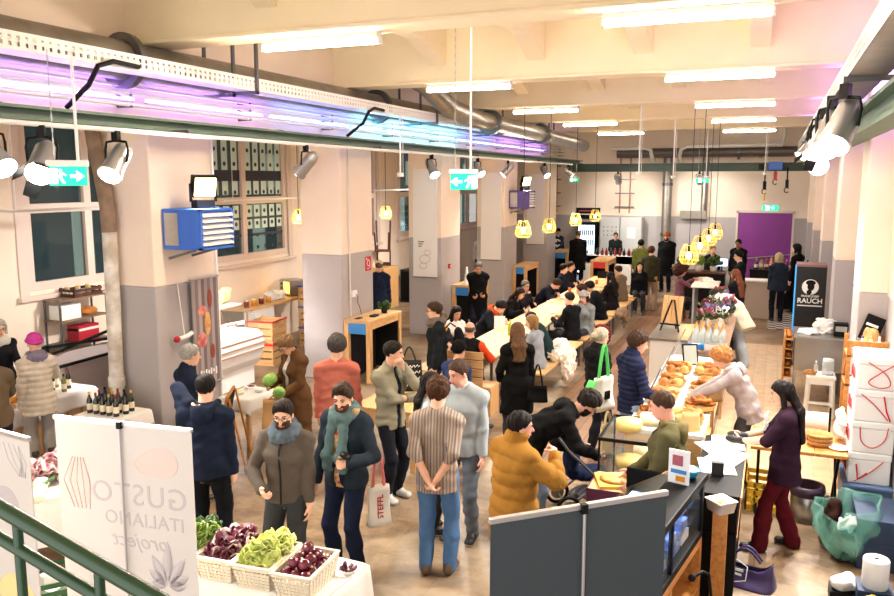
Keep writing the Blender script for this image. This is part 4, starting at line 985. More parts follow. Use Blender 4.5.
# ---------------------------------------------------------------- pendant lamps with wire shades
WIREY = mat('shade_wire', (0.97, 0.88, 0.52), 0.5); BULB = mat('lit_bulb', (1, 0.9, 0.6), 0.3, emit=(1.0, 0.80, 0.42), es=14); CORD = mat('black_cord', (0.08, 0.07, 0.07), 0.6)
def pendant(loc, top, label, s=1.0):
    t = thing('pendant_lamp', label, 'pendant lamp', loc, 0, 'pendant lamps with yellow wire shades')
    m = MB(); n = 14
    for r, z in ((0.10, 0.15), (0.155, 0.0), (0.175, -0.13), (0.12, -0.20)): m.tube([(s*r*math.cos(a), s*r*math.sin(a), s*z) for a in np.linspace(0, 2*PI, 18, endpoint=False)], 0.007 * s, WIREY, 5, True)
    for k in range(n):
        a = 2*PI*k/n; m.tube([(s*r*math.cos(a + b), s*r*math.sin(a + b), s*z) for r, z, b in ((0.10, 0.15, 0), (0.155, 0, .11), (0.175, -.13, .22), (.12, -.2, .3))], 0.0055 * s, WIREY, 5)
    m.build('lamp_shade', t)
    MB().ell((0, 0, -0.05 * s), (0.05 * s, 0.05 * s, 0.065 * s), BULB, 12).build('bulb', t); MB().cyl((0, 0, 0.02), (0, 0, 0.17 * s), 0.025 * s, BLACK, n=8).build('socket', t)
    MB().cyl((0, 0, 0.15 * s), (0, 0, top - loc[2]), 0.007, CORD, n=5).build('cord', t)
    la = bpy.data.lights.new('bulb_light', 'POINT'); la.energy = 16; la.color = (1, 0.78, 0.45); la.shadow_soft_size = 0.06; lo = bpy.data.objects.new('bulb_light', la); COL.objects.link(lo); lo.parent = t; lo.location = (0, 0, -0.05)
for i, (x, y, z, tp, l) in enumerate(((-4.94, 16.4, 2.49, 5.0, 'nearest wire pendant lamp above the long tables'), (-5.2, 19.5, 2.40, 5.85, 'second wire pendant lamp above the long tables'), (-5.3, 22.8, 2.40, 5.85, 'third wire pendant lamp above the long tables'), (-5.2, 25.0, 2.43, 5.85, 'farthest wire pendant lamp above the long tables'))): pendant((x, y, z), tp, l, 0.98)
for x, y, z, l in ((-1.64, 17.6, 1.97, 'biggest and lowest wire pendant lamp of the bar cluster'), (-1.56, 19.3, 2.05, 'second wire pendant lamp of the bar cluster'), (-1.5, 20.95, 2.12, 'third wire pendant lamp of the bar cluster'), (-1.43, 22.2, 2.19, 'farthest wire pendant lamp of the bar cluster')): pendant((x, y, z), 5.85 if abs(y - 20.95) > .4 else 5.0, l, 1.15)
pendant((-8.9, 17.8, 2.73), 5.85, 'wire pendant lamp in the bay beside the second column', 0.85); pendant((-9.3, 14.5, 2.76), 5.85, 'wire pendant lamp beside the second window', 0.85)
def bay_rail(x, y0, y1, z, n_):
    mb = MB().b2((x - 0.03, y0, z), (x + 0.03, y1, z + 0.035), WHITE)
    for y in (y0 + 0.3, y1 - 0.3): mb.cyl((x, y, z + 0.03), (x, y, 5.85), 0.006, WHITE, n=5)
    solo('track_rail', mb, 'thin pale track rail hanging in the bay ' + n_, 'rail')
bay_rail(-8.7, 6.9, 9.0, 3.1, 'before the first window'); bay_rail(-9.6, 12.4, 15.2, 3.1, 'before the second window'); bay_rail(-8.5, 16.4, 18.6, 3.25, 'beside the third column')
# ================================================================ furniture and goods
PINE = wood('pine', (0.88, 0.72, 0.50), (0.79, 0.61, 0.40), 'Y'); PINEX = wood('pine_across', (0.88, 0.72, 0.50), (0.79, 0.61, 0.40), 'X'); PINEZ = wood('pine_upright', (0.87, 0.70, 0.48), (0.78, 0.60, 0.38), 'Z')
OAK = wood('orange_wood', (0.82, 0.58, 0.30), (0.68, 0.44, 0.20), 'Y'); DARKW = wood('dark_brown_wood', (0.38, 0.20, 0.12), (0.25, 0.13, 0.08), 'Z')
CLOTHW = mat('white_tablecloth', (0.93, 0.92, 0.90), 0.85, bump=0.1, bscale=30); CHAR = mat('charcoal_board', (0.08, 0.08, 0.09), 0.7, spec=0.15)
CLEAR = mat('clear_glass', (0.40, 0.48, 0.50), 0.04, alpha=0.11, spec=0.8); PLAST = mat('clear_plastic', (0.92, 0.95, 0.97), 0.15, alpha=0.38, spec=0.8)
BLUE = mat('counter_blue', (0.16, 0.52, 0.80), 0.5); RED = mat('counter_red', (0.80, 0.18, 0.17), 0.5); STEELB = mat('steel_sheet', (0.66, 0.65, 0.63), 0.3, 0.85, var=0.12, scale=3); PAPER = mat('white_paper', (0.94, 0.94, 0.93), 0.7)
BREAD = mat('bread_crust', (0.80, 0.52, 0.22), 0.7, col2=(0.62, 0.36, 0.14), scale=14, bump=0.3, bscale=30); PALEB = mat('pale_dough', (0.90, 0.74, 0.46), 0.7, col2=(0.78, 0.56, 0.28), scale=10, bump=0.2, bscale=30)
WICK = mat('wicker', (0.78, 0.58, 0.32), 0.7, var=0.35, scale=40, bump=0.5, bscale=90); RIBBON = mat('red_marker', (0.78, 0.16, 0.16), 0.5)
def frame_legs(t, L, W, H, m=STEELD, r=0.02, nm='leg'):
    for sx in (-1, 1):
        for sy in (-1, 1): MB().b2((sx*(W/2-.06)-r, sy*(L/2-.1)-r, 0), (sx*(W/2-.06)+r, sy*(L/2-.1)+r, H), m).build(nm, t)
def slab_top(t, L, W, z, n, m, th=0.035, nm='tabletop', along='y'):
    mb = MB(); wd = W / n
    for k in range(n): mb.b2((-W/2 + k*wd + .002, -L/2, z - th), (-W/2 + (k+1)*wd - .002, L/2, z), m)
    mb.b2((-W/2 + .05, -L/2 + .2, z - th - .03), (W/2 - .05, -L/2 + .28, z - th + .001), m); mb.b2((-W/2 + .05, L/2 - .28, z - th - .03), (W/2 - .05, L/2 - .2, z - th + .001), m)
    return mb.build(nm, t, 0.004)
# long beer tables down the middle with a bench on either side
for i, (y, L, n_) in enumerate(((12.95, 2.9, 'nearest'), (15.95, 2.9, 'second'), (18.95, 2.9, 'third'), (21.7, 2.3, 'farthest'))):
    t = thing('long_table', 'pale wooden dining table, %s of the long row' % n_, 'table', (-4.32, y, 0), 0, 'long wooden tables in the middle of the hall'); slab_top(t, L, 0.80, 0.76, 4, PINE); frame_legs(t, L, 0.8, 0.725)
    for x, sd in ((-3.38, 'window-far aisle side'), (-5.20, 'column side')):
        b = thing('bench', 'narrow pale wooden bench at the %s dining table, on its %s' % (n_, 'aisle side' if x > -4 else 'column side'), 'bench', (x, y + 0.45 if x > -4 else y, 0), 0, 'wooden benches along the long tables'); slab_top(b, L - 0.1, 0.28, 0.46, 1, PINE, 0.03, 'seat'); frame_legs(b, L - 0.1, 0.30, 0.43, STEELD, 0.015)
# high counters with a coloured front and an open dark inside
def counter(loc, W, L, H, m, label, cat='counter'):
    t = thing('wooden_counter', label, cat, loc, 0, 'wooden counters with coloured fronts')
    MB().b2((0, 0, H - .05), (W, L, H), PINE).build('counter_top', t, 0.004)
    for x in (0, W - .09):
        for y in (0, L - .09): MB().b2((x + .002, y + .002, 0), (x + .088, y + .088, H - .05), PINEZ).build('post', t, 0.003)
    MB().b2((.09, .01, H - .24), (W - .09, .03, H - .05), m).build('coloured_front', t)
    MB().b2((.03, L - .12, 0.05), (W - .03, L - .09, H - .06), CHAR).b2((.02, .09, 0.02), (.04, L - .09, H - .06), CHAR).build('back_panel', t)
    MB().b2((W - .05, .09, H - .16), (W - .02, L - .09, H - .05), PINE).build('side_rail', t)
    return t
counter((-6.84, 12.0, 0), .52, 1.25, 1.1, BLUE, 'wooden counter with blue front standing before the second column')
counter((-6.84, 17.05, 0), .50, 1.15, 1.1, BLUE, 'wooden counter with blue front at the third column')
counter((-6.84, 21.7, 0), .42, 1.25, 1.1, BLUE, 'wooden counter with blue front at the fourth column')
counter((-7.0, 26.6, 0), .58, 1.1, 1.1, BLUE, 'farthest wooden counter with blue front, near the drinks fridge')
counter((-5.1, 24.0, 0), .55, 1.25, 1.1, RED, 'wooden counter with red front before the white bottle table')
for x, y, m, c in ((-8.35, 18.9, BLUE, 'blue'), (-7.95, 17.75, RED, 'red')):
    t = thing('crate_stool', 'small wooden stool with %s front in the window bay' % c, 'stool', (x, y, 0), 0, 'small stools with coloured fronts')
    MB().b2((0, 0, .42), (.5, .4, .46), PINEX).build('seat', t); MB().b2((.05, 0, .12), (.45, .02, .42), m).build('coloured_front', t)
    for a in (0, .45):
        for b in (0, .35): MB().b2((a, b, 0), (a + .05, b + .05, .42), PINEZ).build('leg', t)
# bench with a plank back at the head of the tables
t = thing('settle_bench', 'pale wooden bench with high plank back, seen from behind', 'bench', (-4.22, 10.9, 0))
mb = MB(); [mb.b2((-.34, 0, .47 + k * .13), (.34, .03, .585 + k * .13), PINEX) for k in range(4)]; mb.build('backrest', t, .004)
MB().b2((-.34, .03, .40), (.46, .42, .45), PINEX).build('seat', t, .004); MB().b2((.16, 0.03, 0), (.46, .42, .40), PINEZ).build('end_box', t, .004); MB().b2((-.34, 0.03, 0), (-.28, .42, .40), PINEZ).build('side_panel', t, .004)
for x in (-.34, .28): MB().b2((x, 0, 0), (x + .06, .03, .47), PINEZ).build('leg', t)
# front table with papers and the black bag
t = thing('wooden_table', 'pale wooden table with papers behind the man in olive jacket', 'table', (-4.25, 8.95, 0)); slab_top(t, 1.15, .85, .76, 4, PINE)
mb = MB().b2((-.42, -.57, .56), (.42, -.53, .725), PINEX).b2((.38, -.57, .56), (.42, .57, .725), PINE); mb.build('apron', t)
for a in (-.4, .34):
    for b in (-.55, .48): MB().b2((a, b, 0), (a + .07, b + .07, .725), PINEZ).build('leg', t, .003)
mb = MB(); mb.box((-4.0, 9.0, .764), (.30, .42, .004), PAPER, 15); solo('paper_sheet', mb, 'white paper sheet lying on the front wooden table', 'paper')

# ---------------------------------------------------------------- cloth, bags, soft heaps
def soft(name, label, cat, loc, blobs, m, amp=0.012, vox=0.014, f=1.0, group=None, rz=0, flat=None, parent=None):
    """A soft lumpy thing grown from ellipsoids (centre, radii)."""
    P = np.array([b[0] for b in blobs], float); r = max(max(b[1]) for b in blobs) + .08
    F = Field(P.min(0) - r, P.max(0) + r, vox)
    for b in blobs: F.ell(b[0], b[1], None, .04)
    F.wave(amp, abs(hash(label)) % 999 if False else len(label) * 7, f)
    if flat is not None: F.clip((0, 0, flat), (0, 0, -1))
    V, Q = F.mesh(); o = raw_mesh(name, V, Q, [m], None, parent)
    o.location = loc; o.rotation_euler = (0, 0, math.radians(rz))
    return tag(o, label, cat, group) if parent is None else o
def tote(loc, rz, w_, h_, d_, m, label, handle=0.28, hm=None, cat='bag', slump=0.0):
    t = thing('tote_bag', label, cat, loc, rz)
    def fn(u, v): a = 2 * PI * u; return (w_/2 * math.copysign(abs(math.cos(a)) ** .5, math.cos(a)) * (1 - .12 * v), d_/2 * math.copysign(abs(math.sin(a)) ** .6, math.sin(a)) * (1 - .75 * v) + .012 * math.sin(7 * v + 5 * u), h_ * v - slump * math.sin(a) ** 2 * v)
    mb = MB().sheet(fn, 24, 8, m, .004); mb.add([(w_*.46*math.cos(a), d_*.45*math.sin(a), .005) for a in np.linspace(0, 2*PI, 16, endpoint=False)], [tuple(range(16))], m); mb.build('bag_body', t)
    for s in (-1, 1): MB().tube([(x, s * d_ * .1, h_ - .02 + handle * math.sin(PI * q)) for q, x in zip(np.linspace(0, 1, 9), np.linspace(-w_*.25, w_*.25, 9))], .011, hm or m, 6).build('handle', t)
    return t
def table_cloth(label, cat, x0, x1, y0, y1, z, drop, m=CLOTHW, nm='tablecloth'):
    """Cloth lying on a table and hanging down on all sides in soft folds."""
    W, L = x1 - x0, y1 - y0; cx, cy = (x0 + x1) / 2, (y0 + y1) / 2
    def fn(u, v):
        x = (u - .5) * (W + 2 * drop); y = (v - .5) * (L + 2 * drop); ox = max(0, abs(x) - W/2); oy = max(0, abs(y) - L/2)
        px = math.copysign(min(abs(x), W/2) + .012 + .03 * min(1, ox / drop) + .02 * math.sin(9 * y) * ox / drop, x) if ox else x
        py = math.copysign(min(abs(y), L/2) + .012 + .03 * min(1, oy / drop) + .02 * math.sin(9 * x) * oy / drop, y) if oy else y
        return (cx + px, cy + py, z + .006 - max(ox, oy) - .25 * min(ox, oy))
    return solo(nm, MB().sheet(fn, 40, 40, m, .004), label, cat)
def bottle(loc, glass, cap, label, h=.30, r=.037, lab=None, group=None, rz=0, kind='bottle'):
    t = thing('bottle', label, kind, loc, rz, group); s = h / .30
    MB().lathe([(0, 0), (r*.95, 0), (r, .01*s), (r, .17*s), (r*.85, .195*s), (.4*r, .235*s), (.36*r, .285*s)], (0, 0, 0), glass, 12).build('bottle_body', t)
    MB().lathe([(.42*r, .262*s), (.42*r, h), (.3*r, h + .003)], (0, 0, 0), cap, 10).build('cap', t)
    if lab: MB().lathe([(r + .001, .05*s), (r + .0015, .06*s), (r + .0015, .13*s), (r + .001, .14*s)], (0, 0, 0), lab, 12).build('paper_label', t)
    return t
def jar(loc, glass, lid, label, h=.12, r=.04, group=None):
    t = thing('jar', label, 'jar', loc, 0, group); MB().lathe([(0, 0), (r, 0), (r, h*.8), (r*.8, h*.88)], (0, 0, 0), glass, 14).build('jar_body', t); MB().lathe([(r*.85, h*.84), (r*.85, h), (0, h)], (0, 0, 0), lid, 14).build('lid', t)
    return t
def crate(loc, W, L, H, m, label, rz=0, cat='crate', group=None, n=3, post=None):
    t = thing('wooden_crate', label, cat, loc, rz, group); post = post or m; mb = MB(); g = H / n
    for k in range(n):
        z = k * g
        mb.b2((-W/2, -L/2, z + .01), (W/2, -L/2 + .014, z + g - .02), m); mb.b2((-W/2, L/2 - .014, z + .01), (W/2, L/2, z + g - .02), m); mb.b2((-W/2, -L/2, z + .01), (-W/2 + .014, L/2, z + g - .02), m); mb.b2((W/2 - .014, -L/2, z + .01), (W/2, L/2, z + g - .02), m)
    mb.b2((-W/2, -L/2, 0), (W/2, L/2, .012), m); mb.build('slats', t)
    for a in (-1, 1):
        for b in (-1, 1): MB().b2((a*(W/2-.024)-.015, b*(L/2-.024)-.015, 0), (a*(W/2-.024)+.015, b*(L/2-.024)+.015, H), post).build('corner_post', t)
    return t
WINE = mat('dark_wine_glass', (0.07, 0.08, 0.05), 0.12, spec=.8); OILG = mat('oil_glass', (0.55, 0.50, 0.20), 0.12, spec=.8); GOLD = mat('gold_foil', (0.78, 0.62, 0.25), 0.35, .6); REDF = mat('red_foil', (0.55, 0.10, 0.12), 0.4); LABW = mat('bottle_paper', (0.92, 0.88, 0.78), 0.7); ORANGE = mat('orange_cap', (0.95, 0.55, 0.12), 0.4)
JAMG = mat('jam', (0.45, 0.12, 0.10), 0.2); HONEY = mat('honey', (0.82, 0.55, 0.15), 0.2); LIDG = mat('gold_lid', (0.85, 0.70, 0.35), 0.35, .5)

# ---------------------------------------------------------------- left stall by the first window
t = thing('stall_table', 'market stall table with wooden plank front by the first window', 'table', (-8.86, 7.12, 0)); t.scale = (1, 1, .886); MB().b2((-.36, -.95, .75), (.36, .95, .79), PINE).build('tabletop', t)
mb = MB(); [mb.b2((.30, -.95 + k * .24, .02), (.33, -.73 + k * .24, .74), PINEZ) for k in range(8)]; [mb.b2((-.33 + k * .22, .92, .02), (-.13 + k * .22, .945, .74), PINEZ) for k in range(3)]; mb.build('plank_front', t)
for a in (-.33, .26):
    for b in (-.92, .85): MB().b2((a, b, 0), (a + .05, b + .05, .75), PINEZ).build('leg', t)
table_cloth('white cloth on the stall table by the first window', 'tablecloth', -9.22, -8.50, 6.17, 8.07, .70, .22)
k = 0
for (x, y, g, c, h, n_) in ((-8.75, 7.75, OILG, GOLD, .28, 'tallest oil'), (-8.85, 7.9, WINE, GOLD, .30, 'dark wine'), (-8.70, 7.95, OILG, BLACK, .24, 'small yellow oil'), (-8.78, 8.1, WINE, REDF, .28, 'red topped wine'), (-8.92, 7.65, OILG, BLACK, .22, 'short black capped oil'), (-8.98, 8.08, OILG, GOLD, .26, 'gold capped oil')):
    bottle((x + .06, y - .28, .71), g, c, n_ + ' bottle on the stall table beside the pink hat', h, .032, LABW, 'bottles on the stall table')
for i, (x, y, g) in enumerate(((-8.66, 7.58, HONEY), (-8.78, 7.5, JAMG), (-8.90, 7.42, HONEY), (-8.66, 7.42, JAMG), (-8.85, 7.30, HONEY))): jar((x + .06, y - .28, .71), g, LIDG if i % 2 else mat('white_lid', (.92, .92, .9), .4), ('amber honey' if g == HONEY else 'dark red jam') + ' jar on the stall table, %s' % ('nearest the bottles', 'behind the first jar', 'back row', 'front row', 'leftmost')[i], .10, .038, 'jars on the stall table')
t = solo('cheese_board', MB().cyl((0, 0, 0), (0, 0, .02), .16, PINE, n=20), 'round wooden board with samples on the stall table', 'board', (-8.69, 6.77, .71)); MB().ell((.03, .02, .035), (.07, .05, .03), HONEY, 10).ell((-.06, -.03, .032), (.05, .04, .02), JAMG, 10).build('samples', t)
# small bottle table before the drain pipe
t = thing('bottle_stand', 'small wooden box table carrying wine bottles before the pipe', 'table', (-7.12, 7.0, 0)); MB().b2((-.3, -.28, .74), (.3, .28, .78), PINEX).build('tabletop', t)
mb = MB(); [mb.b2((-.29, -.28, .04 + q * .18), (.29, -.26, .19 + q * .18), PINEX) for q in range(4)]; [mb.b2((.27, -.28, .04 + q * .18), (.29, .28, .19 + q * .18), PINE) for q in range(4)]; mb.build('slat_front', t)
for a in (-.3, .24):
    for b in (-.26, .22): MB().b2((a, b, 0), (a + .04, b + .04, .74), PINEZ).build('leg', t)
table_cloth('white cloth with hanging corners on the bottle table', 'tablecloth', -7.43, -6.81, 6.71, 7.255, .78, .17)
rows = ('front row', 'middle row', 'back row')
for r_ in range(3):
    for q in range(5):
        bottle((-7.34 + q * .10 + .03 * (r_ % 2), 6.86 + r_ * .12, .79), WINE, (GOLD, REDF, BLACK)[(q + r_) % 3], 'dark wine bottle on the bottle table, %s, %s from left' % (rows[r_], ('first', 'second', 'third', 'fourth', 'fifth')[q]), .25, .034, LABW, 'wine bottles before the drain pipe')
crate((-6.35, 7.35, 0), .55, .38, .30, OAK, 'empty wooden crate on the floor right of the bottle table', 10)
crate((-6.4, 7.32, .302), .45, .32, .22, OAK, 'wooden crate of greens stacked beside the bottle table', 14)
LEAF = mat('leaf_green', (0.22, 0.36, 0.14), 0.6, var=.4, scale=20); LETT = mat('lettuce_green', (0.60, 0.70, 0.33), 0.55, col2=(0.40, 0.54, 0.20), scale=12); PALEG = mat('pale_chicory', (0.86, 0.88, 0.58), 0.55, col2=(0.72, 0.78, 0.40), scale=10); PURV = mat('radicchio', (0.42, 0.10, 0.22), 0.45, col2=(0.30, 0.06, 0.14), scale=8); VEIN = mat('radicchio_vein', (0.85, 0.72, 0.74), 0.5)
def leaves(mb, c, R, n, m, seed, size=.09, up=.6, m2=None):
    """A head of curled leaves round a centre."""
    rg = random.Random(seed)
    for k in range(n):
        a = rg.uniform(0, 2*PI); e = rg.uniform(.1, 1.3); d = np.array((math.cos(a)*math.cos(e), math.sin(a)*math.cos(e), math.sin(e)*up)); u, v, d = basis(d); w_ = size * rg.uniform(.7, 1.15); o = np.array(c) + d * R * rg.uniform(.35, .8); tw = rg.uniform(-.6, .6); u, v = u*math.cos(tw)+v*math.sin(tw), v*math.cos(tw)-u*math.sin(tw); fr = rg.uniform(0, 6)
        mb.sheet(lambda s, t: o + d * (s * w_ * 1.3) + u * ((t - .5) * w_ * (0.5 + 1.2 * math.sin(PI * min(1, s * .8 + .1)))) + v * (w_ * (.35 * (2*t-1)**2 - .25*s*s + .10 * math.sin(9*t + fr) * s)), 5, 6, m if (m2 is None or k % 4) else m2, .004)
    return mb
def veg(name, label, loc, m, seed, R=.08, n=16, group=None, size=.09, m2=None, cat='vegetable', core=True):
    mb = MB()
    if core: mb.ell((0, 0, R * .6), (R * .8, R * .8, R * .7), m, 12, noise=.08, seed=seed)
    return solo(name, leaves(mb, (0, 0, R*.5), R, n, m, seed, size, m2=m2), label, cat, loc, 0, group)
for i, (x, y) in enumerate(((-6.5, 7.25), (-6.3, 7.38))): veg('herb_bunch', 'bunch of dark green herbs in the crate, %s' % ('left one' if i == 0 else 'right one'), (x, y, .33), LEAF, 30 + i, .10, 22, 'herbs in the floor crate', .10)
# things between stall and window
PANELG = mat('grey_partition', (0.72, 0.68, 0.68), 0.6)
solo('low_partition', MB().b2((-9.72, 8.5, 0), (-9.68, 10.6, .96), PANELG), 'low grey partition board behind the stall, under the window', 'partition')
t = thing('steel_shelf', 'tall steel wire shelf under the first window', 'shelf', (-9.98, 9.2, 0))
for a in (-.17, .14):
    for b in (-.45, .45): MB().b2((a, b - .012, 0), (a + .025, b + .012, 1.72), STEELD).build('post', t)
for z in (.5, 1.0, 1.38, 1.70): MB().b2((-.18, -.47, z), (.18, .47, z + .02), RUST if z > 1.3 else STEELD).build('shelf_board', t)
crate((-9.98, 9.3, 1.72), .32, .55, .14, DARKW, 'dark wooden crate of jars on top of the steel shelf', 0, n=2)
for i in range(5): jar((-9.98 + (.06 if i % 2 else -.06), 9.1 + i * .1, 1.735), PLAST, LIDG, 'small clear jar in the dark crate under the window, %s from left' % ('first', 'second', 'third', 'fourth', 'fifth')[i], .13, .04, 'jars in the dark crate')
solo('red_box', MB().b2((-.12, -.2, 0), (.12, .2, .24), mat('red_card', (.72, .12, .20), .5)).b2((-.125, -.2, .16), (.125, .2, .2), WHITE), 'red box on the middle board of the steel shelf', 'box', (-9.98, 9.3, 1.02))
solo('cardboard_box', MB().b2((-.13, -.18, 0), (.13, .18, .22), PAPER), 'white carton on the upper board of the steel shelf', 'box', (-9.98, 8.98, 1.40))
solo('bread_loaf', MB().ell((0, 0, .06), (.11, .17, .07), BREAD, 14), 'brown loaf on the upper board of the steel shelf', 'bread', (-9.98, 9.42, 1.40))
t = thing('folding_rack', 'black folded metal rack leaning behind the stall', 'rack', (-9.60, 8.75, .0)); MB().bar((0, -.55, 1.12), (0, .9, 1.02), .04, .04, BLACK).bar((0, -.5, .98), (0, .95, 1.20), .035, .035, BLACK).bar((0, -.52, .78), (0, .95, .80), .04, .04, BLACK).build('frame', t)
for y in (-.5, .9): MB().b2((-.02, y, 0), (.02, y + .04, 1.14), BLACK).build('leg', t)
crate((-8.05, 8.9, 0), .42, .38, .32, OAK, 'orange wooden crate standing behind the bottle table', 0); crate((-8.05, 8.9, .322), .42, .38, .32, OAK, 'upper orange crate of the pair behind the bottle table', 6)

# ---------------------------------------------------------------- meat counter and its sausage banner
t = thing('meat_counter', 'white rounded refrigerated meat counter behind the sausage banner', 'display counter', (-8.5, 10.1, 0)); L = 1.15
prof = [(.38, .38), (.46, .50), (.52, .66), (.54, .80), (.50, .92), (.42, .98)]
vs = [(x, s * L, z) for s in (-1, 1) for x, z in prof + [(-.40, .98), (-.40, .38)]]; n = len(prof) + 2
STRIPE = mat('brown_trim', (.62, .50, .40), .5); WHG = mat('white_enamel', (.93, .93, .93), .25)
MB().add(vs, [tuple(range(n))[::-1], tuple(range(n, 2*n))] + [(i, (i+1) % n, n + (i+1) % n, n + i) for i in range(n)], WHG).build('cabinet', t)
mb = MB()
for x, z in ((.525, .66), (.545, .76), (.53, .86)): mb.b2((x - .012, -L - .004, z), (x + .008, L + .004, z + .022), STRIPE)
mb.build('trim_stripe', t); MB().b2((-.36, -L + .05, 0.05), (.34, L - .05, .38), WHG).build('base', t)
for y in (-L + .15, L - .2): MB().b2((-.3, y, 0), (.3, y + .06, .05), BLACK).build('foot', t)
def gl(u, v): a = v * PI / 2; return (.42 - .34 * (1 - math.cos(a)) , (u - .5) * 2 * L, .98 + .42 * math.sin(a))
MB().sheet(gl, 2, 10, CLEAR, .006).build('curved_glass', t); MB().b2((-.40, -L, 1.38), (.10, L, 1.41), WHG).b2((-.40, -L, .98), (-.37, L, 1.4), WHG).build('top_shelf', t)
la = bpy.data.lights.new('counter_light', 'AREA'); la.shape = 'RECTANGLE'; la.size = .2; la.size_y = 2; la.energy = 60; la.color = (1, .95, .95); lo = bpy.data.objects.new('counter_light', la); COL.objects.link(lo); lo.parent = t; lo.location = (-.12, 0, 1.36)
MEAT = mat('meat_red', (.72, .30, .28), .35, col2=(.85, .62, .58), scale=9); SAUS = mat('sausage_brown', (.55, .27, .18), .4)
for i in range(9):
    y = 9.1 + i * .24
    solo('sausage', MB().tube([(-.2 + .05*k, .03*math.sin(k), .06 + .012*k) for k in range(9)], .032, SAUS if i % 2 else MEAT, 8), ('brown' if i % 2 else 'pink') + ' sausage in the meat counter, %s from the near end' % ('first', 'second', 'third', 'fourth', 'fifth', 'sixth', 'seventh', 'eighth', 'ninth')[i], 'sausage', (-8.4, y, .97), 0, 'sausages in the meat counter')
YELP = mat('yellow_wrap', (.96, .88, .42), .5, col2=(.98, .95, .80), scale=9); PINKP = mat('pink_wrap', (.93, .70, .84), .5, col2=(.85, .82, .92), scale=10)
soft('yellow_package', 'crumpled yellow wrapped package on the meat counter top', 'package', (-8.62, 10.85, 1.41), [((0, 0, .12), (.12, .2, .14)), ((.02, .2, .16), (.1, .14, .14)), ((0, -.2, .10), (.09, .12, .10))], YELP, .016, flat=0)
soft('yellow_package', 'smaller yellow package at the near end of the meat counter', 'package', (-8.68, 9.75, 1.41), [((0, 0, .10), (.12, .2, .11)), ((.02, .2, .10), (.1, .12, .1))], YELP, .016, flat=0)
soft('pink_package', 'pink wrapped package on the meat counter top', 'package', (-8.66, 10.2, 1.41), [((0, 0, .09), (.12, .16, .09)), ((0, .12, .08), (.09, .1, .08))], PINKP, .014, flat=0)
t = thing('sausage_banner', 'hanging banner printed with sausages on grey planks', 'banner', (-6.785, 8.06, .85)); PLK = stripes('printed_planks', [(.60, .56, .56), (.50, .46, .47), (.66, .61, .61), (.44, .40, .41)], 1, .24)
MB().b2((-.006, 0, 0), (.006, .52, 1.40), PLK).build('printed_panel', t); [MB().cyl((0, -.02, z), (0, .54, z), .012, STEEL, n=8).build('rod', t) for z in (0, 1.4)]
mb = MB()
for y, z, a, b, m in ((.34, 1.12, .05, .13, SAUS), (.18, .98, .09, .07, MEAT), (.28, .80, .06, .16, PALEB), (.16, .60, .10, .10, MEAT), (.36, .42, .05, .10, SAUS)): mb.ell((.007, y, z), (.003, a, b), m, 14)
for q in range(7): mb.b2((.007, .10 + q * .05, .10 + .02 * (q % 3)), (.0085, .13 + q * .05, .20 - .02 * (q % 2)), WHITE)
mb.build('print', t); [MB().b2((-.06, .2, z), (-.005, .24, z + .04), STEEL).build('bracket', t) for z in (.0, 1.36)]
t = thing('hanging_salami', 'red and white salami hanging on a cord at the first column', 'salami', (-6.76, 7.82, 1.55)); MB().tube([(.0, -.06, 0), (0, .0, .0), (.0, .1, .01), (.01, .18, .04)], .030, WHITE, 8).build('salami_body', t); MB().ell((0, -.09, 0), (.042, .045, .042), REDP, 10).build('red_end', t); MB().cyl((.0, .05, .02), (-.08, .05, .70), .006, WHITE, n=5).build('cord', t)
solo('wall_conduit', MB().cyl((-6.82, 8.62, .3), (-6.82, 8.62, 4.05), .018, WHITE, n=8), 'thin white conduit on the right edge of the first column', 'pipe')
solo('wall_conduit', MB().cyl((-6.82, 12.22, 1.12), (-6.82, 12.22, 4.05), .015, PIPEW, n=8), 'thin pale conduit running down the second column', 'pipe')
# ---------------------------------------------------------------- bay behind: desk, oven, crates
t = thing('work_desk', 'white draped work desk under the second window', 'table', (-9.75, 14.2, 0)); MB().b2((-.35, -1.5, .96), (.35, 1.5, 1.0), PINE).build('tabletop', t); MB().b2((.30, -1.5, .3), (.32, -.5, .96), CLOTHW).build('cloth_front', t)
for a in (-.33, .28):
    for b in (-1.45, 1.4): MB().b2((a, b, 0), (a + .05, b + .05, .96), PINEZ).build('leg', t)
t = thing('toaster_oven', 'small steel oven with lit window on the work desk', 'oven', (-9.75, 14.9, 1.0), -30); MB().b2((-.25, -.2, .02), (.25, .2, .34), STEEL).build('oven_body', t, .01); MB().b2((-.02, -.212, .06), (.22, -.2, .30), mat('lit_oven', (.9, .7, .3), .3, emit=(1, .75, .3), es=1.5)).build('oven_door', t); MB().cyl((-.14, -.22, .25), (-.14, -.2, .25), .02, BLACK, n=10).cyl((-.14, -.22, .15), (-.14, -.2, .15), .02, BLACK, n=10).build('knob', t)
soft('white_bag', 'crumpled white plastic bag on the work desk', 'bag', (-9.7, 14.05, 1.0), [((0, 0, .1), (.15, .2, .11)), ((.05, .2, .08), (.1, .12, .09))], PAPER, .02, flat=0)
soft('dark_jacket', 'dark jacket lying at the end of the work desk', 'jacket', (-9.7, 15.45, 1.0), [((0, 0, .08), (.2, .2, .1)), ((.05, .12, .12), (.12, .12, .1))], cloth(BLK), .02, flat=0)
for i, (y, c) in enumerate(((13.0, JAMG), (13.25, HONEY), (13.5, JAMG), (13.75, HONEY))): jar((-9.6, y, 1.0), c, mat('white_lid', (.92, .92, .9), .4), ('red' if c == JAMG else 'amber') + ' jar standing on the work desk, %s from left' % ('first', 'second', 'third', 'fourth')[i], .14, .05, 'jars on the work desk')
BLUET = mat('blue_tape', (.20, .42, .75), .5)
